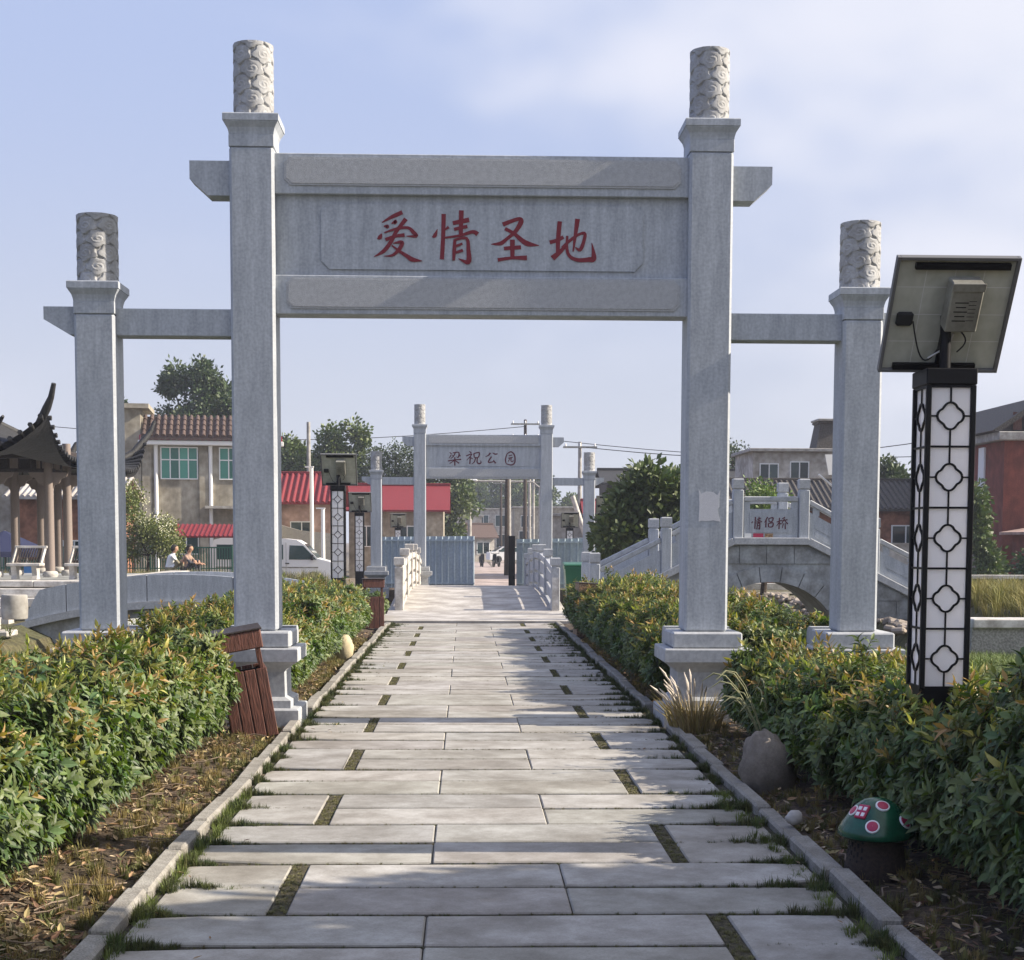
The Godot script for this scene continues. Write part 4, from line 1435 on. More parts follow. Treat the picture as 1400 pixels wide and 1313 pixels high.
func paper_notice() -> void:
	var g := Geo.new()
	var pts := PackedVector2Array([Vector2(-0.09, -0.14), Vector2(-0.06, -0.13), Vector2(-0.02, -0.135), Vector2(0.04, -0.128), Vector2(0.10, -0.14), Vector2(0.085, -0.09), Vector2(0.075, -0.03), Vector2(0.09, -0.01), Vector2(0.085, 0.05), Vector2(0.095, 0.13), Vector2(0.07, 0.09), Vector2(0.03, 0.115), Vector2(-0.03, 0.12), Vector2(-0.07, 0.10), Vector2(-0.093, 0.14), Vector2(-0.085, 0.02)])
	g.prism(pts, 0.0, 0.003)
	tag(obj("torn_notice", g, M.paper, null, Vector3(2.108, 1.90, -13.3)), "torn whitish paper notice stuck on the right inner pillar", "notice")

# ---------------------------------------------------------------- bridges
func footbridge() -> void:
	var t := thing("footbridge", "low humped footbridge deck with stone railings behind the path", "bridge")
	var lev := func(d: float) -> float:
		return 0.035 + 0.33 * sin(PI * clampf((d - 32.2) / 16.0, 0.0, 1.0))
	var g := Geo.new()
	var n := 32
	for i in n:
		var a := 32.2 + 16.0 * i / n
		var b := 32.2 + 16.0 * (i + 1) / n
		var ya: float = lev.call(a)
		var yb: float = lev.call(b)
		g.facing(Vector3(-1.65, ya, -a), Vector3(2.15, ya, -a), Vector3(2.15, yb, -b), Vector3(-1.65, yb, -b), Vector3.UP)
		for s in [-1.65, 2.15]:
			g.facing(Vector3(s, ya, -a), Vector3(s, ya - 0.5, -a), Vector3(s, yb - 0.5, -b), Vector3(s, yb, -b), Vector3(signf(s), 0, 0))
		g.facing(Vector3(-1.65, ya - 0.5, -a), Vector3(2.15, ya - 0.5, -a), Vector3(2.15, yb - 0.5, -b), Vector3(-1.65, yb - 0.5, -b), Vector3.DOWN)
	g.box(Vector3(0.25, -0.9, -32.9), Vector3(3.8, 1.6, 1.2))
	g.box(Vector3(0.25, -0.9, -47.6), Vector3(3.8, 1.6, 1.2))
	obj("deck", g, M.deck, t)
	for x in [-1.42, 1.93]:
		for i in 6:
			var d := 33.0 + i * 3.0
			var y: float = lev.call(d)
			var p := Geo.new()
			p.box(Vector3(x, y + 0.46, -d), Vector3(0.19, 0.92, 0.19), 0.012)
			var post := obj("post", p, M.white_stone if x < 0 else M.base_stone, t)
			var c := Geo.new()
			c.rings([Vector3(0.075, 0.075, 0.0), Vector3(0.075, 0.075, 0.03), Vector3(0.11, 0.11, 0.05), Vector3(0.11, 0.11, 0.19), Vector3(0.095, 0.095, 0.21)], Vector3(x, y + 0.92, -d))
			obj("post_cap", c, M.white_stone if x < 0 else M.base_stone, post)
			if i < 5:
				var e := d + 3.0
				var ye: float = lev.call(e)
				for band in [[0.0, 0.05], [0.13, 0.37], [0.45, 0.71], [0.77, 0.90]]:
					var r := Geo.new()
					var hh: float = band[1] - band[0]
					var mid: float = (band[0] + band[1]) * 0.5
					r.bar(Vector3(x, y + mid, -d - 0.09), Vector3(x, ye + mid, -e + 0.09), 0.13 if band[0] > 0.7 or band[0] < 0.1 else 0.09, hh, 0.006)
					obj("rail", r, M.white_stone if x < 0 else M.base_stone, t)
		var y0: float = lev.call(32.6)
		var s := Geo.new()
		s.t = Transform3D(Basis(Vector3.UP, -PI * 0.5), Vector3(x, y0 - 0.05, -32.9))
		var pl := PackedVector2Array()
		for i in 13:
			var u := i / 12.0
			pl.append(Vector2(-0.85 * u, 0.62 * (1.0 - u) * (1.0 - u) + 0.16 + 0.06 * sin(u * 9.0)))
		pl.append(Vector2(-0.85, 0.0))
		pl.append(Vector2(0.0, 0.0))
		s.prism(pl, -0.07, 0.07)
		obj("drum_end", s, M.white_stone, t)

func arch_bridge() -> void:
	# side view in x-y, front face at d = 30
	var t := thing("stone_arch_bridge", "humped stone arch bridge with named railing panel at right", "bridge", Vector3(5.98, 0, -30.0))
	var D := 2.2
	var prof := [Vector2(-3.55, 0.12), Vector2(-0.74, 1.515), Vector2(0.74, 1.515), Vector2(3.55, 0.12)]
	var soff := func(x: float) -> float:
		var a := absf(x)
		return 1.515 if a < 0.74 else lerpf(1.515, 0.12, (a - 0.74) / 2.81)
	var R0 := 1.457
	var yc := -0.667
	# body: the face as one polygon with the arch cut out
	var poly := PackedVector2Array()
	for q in prof:
		poly.append(q)
	poly.append(Vector2(3.55, -1.4))
	poly.append(Vector2(1.2, -1.4))
	for i in 25:
		var a := lerpf(-0.30, PI + 0.30, i / 24.0)
		poly.append(Vector2(cos(a) * (R0 + 0.02), yc + sin(a) * (R0 + 0.02)))
	poly.append(Vector2(-1.2, -1.4))
	poly.append(Vector2(-3.55, -1.4))
	var g := Geo.new()
	g.prism(poly, -D, -0.03)
	obj("bridge_body", g, M.old_stone, t)
	rng.seed = 5
	# voussoirs
	var nv := 13
	for i in nv:
		var a0 := lerpf(-0.12, PI + 0.12, float(i) / nv) + 0.006
		var a1 := lerpf(-0.12, PI + 0.12, float(i + 1) / nv) - 0.006
		var v := Geo.new()
		var f := rng.randf_range(0.85, 1.15)
		v.col = Color(f, f, f * 1.02)
		var pl := PackedVector2Array()
		for k in 4:
			var a := lerpf(a0, a1, k / 3.0)
			pl.append(Vector2(cos(a) * R0, yc + sin(a) * R0))
		for k in 4:
			var a := lerpf(a1, a0, k / 3.0)
			pl.append(Vector2(cos(a) * (R0 + 0.30), yc + sin(a) * (R0 + 0.30)))
		v.prism(pl, -0.4, rng.randf_range(0.012, 0.025))
		obj("arch_stone", v, M.old_stone, t)
	# courses of face blocks
	for row in 6:
		var y0 := 1.50 - (row + 1) * 0.36
		var x := -3.5 + rng.randf() * 0.3
		while x < 3.4:
			var L := rng.randf_range(0.4, 0.75)
			var x1 := minf(x + L, 3.5)
			var top := y0 + 0.36
			var lo := maxf(y0, -1.4)
			var tl: float = minf(top, soff.call(x) - 0.01)
			var tr: float = minf(top, soff.call(x1) - 0.01)
			var inside := false
			for cx in [x, x1, (x + x1) * 0.5]:
				for cy in [lo, minf(tl, tr)]:
					if Vector2(cx, cy - yc).length() < R0 + 0.32:
						inside = true
			if minf(tl, tr) - lo > 0.04 and not inside:
				var b := Geo.new()
				var f := rng.randf_range(0.8, 1.15)
				b.col = Color(f, f, f)
				b.prism(PackedVector2Array([Vector2(x + 0.008, lo + 0.008), Vector2(x1 - 0.008, lo + 0.008), Vector2(x1 - 0.008, tr - 0.008), Vector2(x + 0.008, tl - 0.008)]), -0.2, rng.randf_range(-0.012, 0.004))
				obj("wall_stone", b, M.old_stone, t)
			x = x1
	# coping band and deck
	for s in [[-3.7, 0.10, -0.74, 1.585], [-0.74, 1.585, 0.74, 1.585], [0.74, 1.585, 3.7, 0.10]]:
		var b := Geo.new()
		var A := Vector3(s[0], s[1], -D * 0.5)
		var B := Vector3(s[2], s[3], -D * 0.5)
		b.bar(A, B, D + 0.16, 0.14, 0.01)
		obj("coping", b, M.base_stone, t)
	# railings, near and far
	for z in [-0.09, -D + 0.09]:
		var near: bool = z > -1.0
		var posts := [[-3.45, 0.20], [-2.05, 0.90], [-0.65, 1.655], [0.65, 1.655], [2.05, 0.90], [3.45, 0.20]]
		for q in posts:
			var p := Geo.new()
			p.box(Vector3(q[0], q[1] + 0.45, z), Vector3(0.2, 0.96, 0.2), 0.012)
			var po := obj("post", p, M.stone, t)
			var c := Geo.new()
			c.rings([Vector3(0.085, 0.085, 0.93), Vector3(0.085, 0.085, 0.95), Vector3(0.105, 0.105, 0.965), Vector3(0.105, 0.105, 1.13), Vector3(0.09, 0.09, 1.15)], Vector3(q[0], q[1], z))
			obj("post_cap", c, M.base_stone, po)
		for i in 5:
			var a: Array = posts[i]
			var b: Array = posts[i + 1]
			var dir := Vector3(b[0] - a[0], b[1] - a[1], 0).normalized()
			var A := Vector3(a[0], a[1], z) + dir * 0.12
			var B := Vector3(b[0], b[1], z) - dir * 0.12
			var h := Geo.new()
			h.bar(A + Vector3.UP * 0.755, B + Vector3.UP * 0.755, 0.14, 0.10, 0.015)
			obj("handrail", h, M.base_stone, t)
			var pn := Geo.new()
			pn.prism(PackedVector2Array([Vector2(A.x, A.y), Vector2(B.x, B.y), Vector2(B.x, B.y + 0.56), Vector2(A.x, A.y + 0.56)]), z - 0.045, z + 0.045)
			if i == 2:
				for s in [-1.0, 1.0]:
					pn.box(Vector3(s * 0.47, a[1] + 0.635, z), Vector3(0.12, 0.15, 0.08))
			else:
				for s in [0.12, 0.88]:
					var q := A.lerp(B, s)
					pn.box(q + Vector3(0, 0.635, 0), Vector3(0.12, 0.17, 0.08))
			var panel := obj("railing_panel", pn, M.stone, t)
			var rp := Geo.new()
			if i == 2:
				rp.prism(PackedVector2Array([Vector2(-0.42, a[1] + 0.10), Vector2(0.42, a[1] + 0.10), Vector2(0.42, a[1] + 0.50), Vector2(-0.42, a[1] + 0.50)]), z + 0.04, z + 0.062)
			else:
				var u := A.lerp(B, 0.1)
				var w := A.lerp(B, 0.9)
				rp.prism(PackedVector2Array([Vector2(u.x, u.y + 0.13), Vector2(w.x, w.y + 0.13), Vector2(w.x, w.y + 0.24), Vector2(u.x, u.y + 0.24)]), z + 0.04, z + 0.06)
				rp.prism(PackedVector2Array([Vector2(u.x, u.y + 0.30), Vector2(w.x, w.y + 0.30), Vector2(w.x, w.y + 0.42), Vector2(u.x, u.y + 0.42)]), z + 0.04, z + 0.055)
			obj("raised_panel", rp, M.stone, panel)
			if i == 2 and near:
				for ch in ["bridge_feeling", "mate", "bridge"]:
					var cg := Geo.new()
					strokes(cg, glyphs(ch), Vector2(0.001435, 0.001423), Vector2(5.19 - 5.98, 3.015 - 0.005), z + 0.06, z + 0.066)
					obj("character", cg, M.dark_red_paint, panel)
	var ti := 0
	for q in [[-0.56, 0.13, M.white_paint], [-0.36, 0.20, M.magenta], [-0.15, 0.16, M.tan_wood]]:   # posters along the foot of the railing
		var g2 := Geo.new()
		g2.box(Vector3(5.98 + q[0] + 0.1, 1.70, -29.955), Vector3(q[1], 0.075, 0.004))
		tag(obj("poster_strip", g2, q[2]), ["white paper strip at the foot of the arch bridge railing", "red printed strip at the foot of the arch bridge railing", "orange printed strip at the foot of the arch bridge railing"][ti], "poster")
		ti += 1

func left_bridge() -> void:
	var t := thing("low_arch_bridge", "low curved footbridge with solid grey parapets at left", "bridge", Vector3(-5.2, 0, -28.0))
	var top := func(x: float) -> float:
		return 0.95 - 0.046 * x * x
	var bot := func(x: float) -> float:
		return 0.475 - 0.050 * x * x
	for z in [0.0, -2.6]:
		var edges := [-2.75, -2.0, -0.55, 1.0, 2.1, 2.75]
		for i in 5:
			var g := Geo.new()
			var a: float = edges[i] + 0.008
			var b: float = edges[i + 1] - 0.008
			var pl := PackedVector2Array()
			for k in 9:
				var x := lerpf(a, b, k / 8.0)
				pl.append(Vector2(x, bot.call(x)))
			for k in 9:
				var x := lerpf(b, a, k / 8.0)
				var y: float = top.call(x)
				if i == 0:   # scrolled end
					y = lerpf(bot.call(x) + 0.12, y, smoothstep(-2.75, -2.45, x))
				if i == 4:
					y = lerpf(bot.call(x) + 0.10, y, 1.0 - smoothstep(2.5, 2.75, x))
				pl.append(Vector2(x, y))
			g.prism(pl, z - 0.07, z + 0.07)
			obj("parapet_panel", g, M.stone, t)
	var d := Geo.new()
	var f := Geo.new()
	for i in 24:
		var a := lerpf(-3.1, 3.0, i / 24.0)
		var b := lerpf(-3.1, 3.0, (i + 1) / 24.0)
		var pl := PackedVector2Array([Vector2(a, bot.call(a) - 0.13), Vector2(b, bot.call(b) - 0.13), Vector2(b, bot.call(b) - 0.004), Vector2(a, bot.call(a) - 0.004)])
		d.prism(pl, -2.72, 0.13)
		if absf(a + 0.05) > 1.75:
			f.prism(PackedVector2Array([Vector2(a, -1.4), Vector2(b, -1.4), Vector2(b, bot.call(b) - 0.13), Vector2(a, bot.call(a) - 0.13)]), -2.6, 0.0)
		else:
			var q := 0.16
			f.prism(PackedVector2Array([Vector2(a, bot.call(a) - 0.13 - q), Vector2(b, bot.call(b) - 0.13 - q), Vector2(b, bot.call(b) - 0.13), Vector2(a, bot.call(a) - 0.13)]), -2.6, 0.0)
	obj("deck_edge", d, M.base_stone, t)
	obj("abutment", f, M.old_stone, t)

# ---------------------------------------------------------------- pavilion at left
func pavilion() -> void:
	var tb := thing("stone_terrace", "pale stone terrace with steps under the pavilion", "terrace", Vector3(-12.0, 0, -35.3))
	var g := Geo.new()
	g.box(Vector3(0.2, -0.25, 0), Vector3(9.2, 1.86, 10.8))
	obj("terrace_body", g, M.old_stone, tb)
	for i in 8:
		var e := Geo.new()
		e.box(Vector3(-3.75 + i * 1.15, 0.72, 5.3), Vector3(1.14, 0.12, 0.6), 0.012)
		obj("edge_slab", e, M.white_stone, tb)
		var e2 := Geo.new()
		e2.box(Vector3(4.68, 0.72, 5.0 - i * 1.25), Vector3(0.5, 0.12, 1.24), 0.012)
		obj("edge_slab", e2, M.white_stone, tb)
	for i in 4:
		var s := Geo.new()
		s.box(Vector3(3.55 - i * 0.18, 0.56 - i * 0.17, 5.75 + i * 0.30), Vector3(1.2, 0.16, 0.34), 0.012)
		obj("step", s, M.white_stone, tb)

	var t := thing("pavilion", "dark tiled open pavilion with upturned roof corners on timber columns", "pavilion", Vector3(-8.8, 0.77, -32.9))
	var row := 0
	for z in [0.0, 1.5, 3.6, 5.1]:
		for x in [0.0, -1.15, -4.3, -5.45]:
			var c := Geo.new()
			c.tube([Vector3(x, 0.12, -z), Vector3(x, 2.9, -z)], [0.10, 0.092], 16)
			var col := obj("column", c, M.column_wood, t)
			var b := Geo.new()
			b.lathe([Vector2(0.14, 0.0), Vector2(0.165, 0.05), Vector2(0.15, 0.11), Vector2(0.11, 0.13), Vector2(0.001, 0.131)], 18, Vector3(x, 0, -z))
			obj("column_base", b, M.white_stone, col)
		row += 1
	# tie beams and hanging fretwork
	for z in [0.0, 5.1]:
		var b := Geo.new()
		b.box(Vector3(-2.72, 2.62, -z), Vector3(5.7, 0.24, 0.10), 0.01)
		b.box(Vector3(-2.72, 2.25, -z), Vector3(5.7, 0.08, 0.06), 0.01)
		obj("tie_beam", b, M.dark_wood, t)
		for i in 24:
			var s := Geo.new()
			s.box(Vector3(-0.15 - i * 0.23, 2.40, -z), Vector3(0.03, 0.24, 0.03))
			obj("fret_bar", s, M.dark_wood, t)
	for x in [0.0, -5.45]:
		var b := Geo.new()
		b.box(Vector3(x, 2.62, -2.55), Vector3(0.10, 0.24, 5.2), 0.01)
		b.box(Vector3(x, 2.25, -2.55), Vector3(0.06, 0.08, 5.2), 0.01)
		obj("tie_beam", b, M.dark_wood, t)
	for z in [0.0, 1.5, 3.6]:
		for x in [0.0, -1.15, -4.3]:
			for s in [-1.0, 1.0]:
				var br := Geo.new()
				br.prism(PackedVector2Array([Vector2(0.08 * s, 2.21), Vector2(0.42 * s, 2.21), Vector2(0.38 * s, 2.12), Vector2(0.27 * s, 2.08), Vector2(0.22 * s, 1.98), Vector2(0.13 * s, 1.95), Vector2(0.08 * s, 1.84)]), -0.02, 0.02)
				var o := obj("bracket", br, M.column_wood, t, Vector3(x, 0, -z))
				o.name = "bracket"
	# roof: footprint with concave slopes and upturned corners
	var x0 := -7.2
	var x1 := 0.62
	var z0 := -6.9
	var z1 := 2.35
	var cx := (x0 + x1) * 0.5
	var cz := (z0 + z1) * 0.5
	var hx := (x1 - x0) * 0.5
	var hz := (z1 - z0) * 0.5
	var inset := 3.0
	var height := func(x: float, z: float) -> float:
		var m := minf(hx - absf(x - cx), hz - absf(z - cz))
		var u := clampf(m / inset, 0.0, 1.0)
		var y := 2.45 + 0.35 * u + 0.75 * u * u
		var ex := maxf(0.0, 1.0 - (hx - absf(x - cx)) / 1.9)
		var ez := maxf(0.0, 1.0 - (hz - absf(z - cz)) / 1.9)
		return y + 0.85 * pow(ex * ez, 2.2)
	var roof := Geo.new()
	var under := Geo.new()
	var nx := 44
	var nz := 60
	for i in nx:
		for j in nz:
			var q := []
			for o in [[0, 0], [1, 0], [1, 1], [0, 1]]:
				var sx := sin((float(i + o[0]) / nx - 0.5) * PI) * 0.35 + (float(i + o[0]) / nx - 0.5) * 2.0 * 0.65
				var sz := sin((float(j + o[1]) / nz - 0.5) * PI) * 0.35 + (float(j + o[1]) / nz - 0.5) * 2.0 * 0.65
				var x := cx + hx * sx
				var z := cz + hz * sz
				q.append(Vector3(x, height.call(x, z), z))
			roof.quad(q[3], q[2], q[1], q[0])
			under.quad(q[0] - Vector3(0, 0.14, 0), q[1] - Vector3(0, 0.14, 0), q[2] - Vector3(0, 0.14, 0), q[3] - Vector3(0, 0.14, 0))
	var rf := obj("roof", roof, M.tile_dark, t)
	obj("soffit", under, M.tile_dark, rf)
	# tile rolls running down the slopes
	var rolls := Geo.new()
	var k := x0 + 0.1
	while k < x1:
		for s in [1.0, -1.0]:
			var pts := []
			var reach: float = minf(inset, hx - absf(k - cx)) + 0.02
			for i in 9:
				var z: float = cz + s * (hz - reach * (1.0 - i / 8.0) + 0.05)
				pts.append(Vector3(k, height.call(k, clampf(z, z0, z1)) + 0.02, z))
			rolls.tube(pts, 0.05, 6)
		k += 0.2
	k = z0 + 0.1
	while k < z1:
		for s in [1.0, -1.0]:
			var pts := []
			var reach: float = minf(inset, hz - absf(k - cz)) + 0.02
			for i in 9:
				var x: float = cx + s * (hx - reach * (1.0 - i / 8.0) + 0.05)
				pts.append(Vector3(x, height.call(clampf(x, x0, x1), k) + 0.02, k))
			rolls.tube(pts, 0.05, 6)
		k += 0.2
	var ro := obj("tile_rolls", rolls, M.tile_dark, rf)
	ro.set_meta("kind", "stuff")
	# hip ridges ending in upturned horns
	for sx in [-1.0, 1.0]:
		for sz in [-1.0, 1.0]:
			var pts := []
			var rad := []
			for i in 13:
				var m := inset * (1.0 - i / 12.0)
				var x: float = cx + sx * (hx - m)
				var z: float = cz + sz * (hz - m)
				pts.append(Vector3(x, height.call(x, z) + 0.06, z))
				rad.append(0.085)
			var e: Vector3 = pts[12]
			pts.append(e + Vector3(sx * 0.12, 0.2, sz * 0.12))
			rad.append(0.06)
			pts.append(e + Vector3(sx * 0.20, 0.46, sz * 0.20))
			rad.append(0.045)
			var h := Geo.new()
			h.tube(pts, rad, 8)
			obj("hip_ridge", h, M.tile_dark, rf)
			var b := Geo.new()
			var w: Vector3 = pts[6]
			b.tube([w, w + Vector3(sx * 0.1, 0.25, sz * 0.1), w + Vector3(sx * 0.3, 0.42, sz * 0.3)], [0.09, 0.07, 0.03], 8)
			obj("ridge_ornament", b, M.tile_dark, rf)
	var rg := Geo.new()
	rg.bar(Vector3(cx, 3.68, z0 + inset), Vector3(cx, 3.68, z1 - inset), 0.2, 0.3, 0.02)
	obj("main_ridge", rg, M.tile_dark, rf)

	# benches in front
	var bench: Node3D = null
	for q in [[-8.68, "pale stone bench with slatted back left of the pavilion corner column"], [-7.55, "pale stone bench with slatted back right of the pavilion corner column"]]:
		if bench != null:
			again(bench, q[1], Vector3(q[0], 0.785, -30.75))
			continue
		bench = thing("bench", q[1], "bench", Vector3(q[0], 0.785, -30.75), 0.0, "benches on the pavilion terrace")
		var s := Geo.new()
		s.box(Vector3(0, 0.29, 0.12), Vector3(0.66, 0.06, 0.36), 0.012)
		obj("seat", s, M.white_stone, bench)
		for x in [-0.2, 0.2]:
			var l := Geo.new()
			l.t = Transform3D(Basis(Vector3.UP, PI * 0.5), Vector3(x, 0, 0.12))
			l.prism(PackedVector2Array([Vector2(-0.13, 0), Vector2(0.13, 0), Vector2(0.09, 0.08), Vector2(0.11, 0.17), Vector2(0.14, 0.26), Vector2(-0.14, 0.26), Vector2(-0.11, 0.17), Vector2(-0.09, 0.08)]), -0.05, 0.05)
			obj("leg", l, M.white_stone, bench)
		var fr := Geo.new()
		fr.bar(Vector3(-0.30, 0.32, -0.06), Vector3(-0.24, 0.62, -0.16), 0.035, 0.05)
		fr.bar(Vector3(0.26, 0.32, -0.06), Vector3(0.32, 0.62, -0.16), 0.035, 0.05)
		fr.box(Vector3(0.04, 0.635, -0.165), Vector3(0.64, 0.05, 0.06), 0.008)
		obj("back_frame", fr, M.white_stone, bench)
		for i in 11:
			var b := Geo.new()
			b.bar(Vector3(-0.25 + i * 0.049, 0.33, -0.065), Vector3(-0.19 + i * 0.049, 0.61, -0.155), 0.022, 0.02)
			obj("slat", b, M.dark_wood, bench)
	var st := Geo.new()
	st.lathe([Vector2(0.001, 0.42), Vector2(0.19, 0.42), Vector2(0.215, 0.40), Vector2(0.225, 0.2), Vector2(0.215, 0.02), Vector2(0.2, 0.0)], 24)
	tag(obj("stone_stool", st, M.concrete, null, Vector3(-7.68, 0.22, -26.4)), "round grey stone stool below the pavilion steps", "stool")
	var sb := Geo.new()
	sb.box(Vector3(-0.1, 0.10, 0), Vector3(0.5, 0.2, 0.4), 0.02)
	sb.box(Vector3(-0.05, -0.05, 0), Vector3(0.9, 0.1, 0.6), 0.02)
	tag(obj("stone_block", sb, M.white_stone, null, Vector3(-8.0, 0.05, -26.0)), "white stone block at the left edge below the stool", "stone block")

# ---------------------------------------------------------------- buildings
func window(parent: Node, x: float, y: float, w: float, h: float, z: float, cols: int, glass: Material, transom := 0.0) -> void:
	var f := Geo.new()
	var b := 0.05
	f.box(Vector3(x - w * 0.5, y, z + 0.02), Vector3(b, h, 0.07))
	f.box(Vector3(x + w * 0.5, y, z + 0.02), Vector3(b, h, 0.07))
	f.box(Vector3(x, y + h * 0.5, z + 0.022), Vector3(w + b, b, 0.07))
	f.box(Vector3(x, y - h * 0.5, z + 0.022), Vector3(w + b, b, 0.07))
	for i in range(1, cols):
		f.box(Vector3(x - w * 0.5 + w * i / cols, y, z + 0.018), Vector3(b, h, 0.05))
	if transom > 0.0:
		f.box(Vector3(x, y + h * 0.5 - transom, z + 0.02), Vector3(w, b, 0.055))
	var fr := obj("window", f, M.window_frame, parent)
	for i in cols:
		var p := Geo.new()
		var sh := 0.25 + 1.0 * absf(fmod(i * 0.618 + x * 0.77 + y * 0.3, 1.0))
		p.col = Color(sh, sh, sh)
		p.box(Vector3(x - w * 0.5 + w * (i + 0.5) / cols, y, z + 0.004), Vector3(w / cols - 0.01, h - 0.02, 0.01))
		obj("pane", p, glass, fr)

# gabled house, ridge along x; z towards the viewer
func gable_house(label: String, at: Vector3, turn: float, w: float, dp: float, h: float, rise: float, wall: Material, roof: Material, pitch: float, wins: Array, glass: Material) -> Node3D:
	var t := thing("house", label, "house", at, turn, "")
	var g := Geo.new()
	g.t = Transform3D(Basis(Vector3.UP, PI * 0.5), Vector3(-w * 0.5, 0, 0))
	g.prism(PackedVector2Array([Vector2(-dp * 0.5, -1.0), Vector2(dp * 0.5, -1.0), Vector2(dp * 0.5, h), Vector2(0, h + rise), Vector2(-dp * 0.5, h)]), 0.0, w)
	obj("wall", g, wall, t)
	var r := Geo.new()
	var o := 0.35
	var sl := rise / (dp * 0.5)
	var ribs := Geo.new()
	for s in [-1.0, 1.0]:
		var a := Vector3(-w * 0.5 - o, h - sl * o + 0.05, s * (dp * 0.5 + o))
		var b := Vector3(w * 0.5 + o, h - sl * o + 0.05, s * (dp * 0.5 + o))
		var c := Vector3(w * 0.5 + o, h + rise + 0.05, 0)
		var e := Vector3(-w * 0.5 - o, h + rise + 0.05, 0)
		var up := Vector3(0, 0.10, 0)
		r.facing(a + up, b + up, c + up, e + up, Vector3(0, 1, s * sl).normalized())
		r.facing(a, b, c, e, Vector3(0, -1, -s * sl).normalized())
		r.quad(a, b, b + up, a + up)
		r.quad(b, c, c + up, b + up)
		r.quad(e, a, a + up, e + up)
		var x := -w * 0.5 - o + pitch * 0.5
		while pitch > 0.0 and x < w * 0.5 + o:
			var q0 := Vector3(x, a.y + 0.10, a.z)
			var q1 := Vector3(x, e.y + 0.10, 0)
			ribs.tube([q0, q1], pitch * 0.3, 6, true)
			x += pitch
	var rf := obj("roof", r, roof, t)
	if pitch > 0.0:
		var rb := obj("roof_ribs", ribs, roof, rf)
		rb.set_meta("kind", "stuff")
	var rg := Geo.new()
	rg.box(Vector3(0, h + rise + 0.18, 0), Vector3(w + o * 2, 0.16, 0.24), 0.02)
	obj("ridge", rg, roof, rf)
	for q in wins:
		window(t, q[0], q[1], q[2], q[3], dp * 0.5, q[4], glass, q[5])
	return t

func flat_house(label: String, at: Vector3, w: float, dp: float, h: float, wall: Material, wins: Array, glass: Material, turn := 0.0) -> Node3D:
	var t := thing("house", label, "house", at, turn)
	var g := Geo.new()
	g.box(Vector3(0, h * 0.5 - 0.5, 0), Vector3(w, h + 1.0, dp))
	obj("wall", g, wall, t)
	var r := Geo.new()
	r.box(Vector3(0, h + 0.08, 0), Vector3(w + 0.4, 0.16, dp + 0.4), 0.02)
	obj("roof", r, M.concrete, t)
	for q in wins:
		window(t, q[0], q[1], q[2], q[3], dp * 0.5, q[4], glass, q[5])
	return t

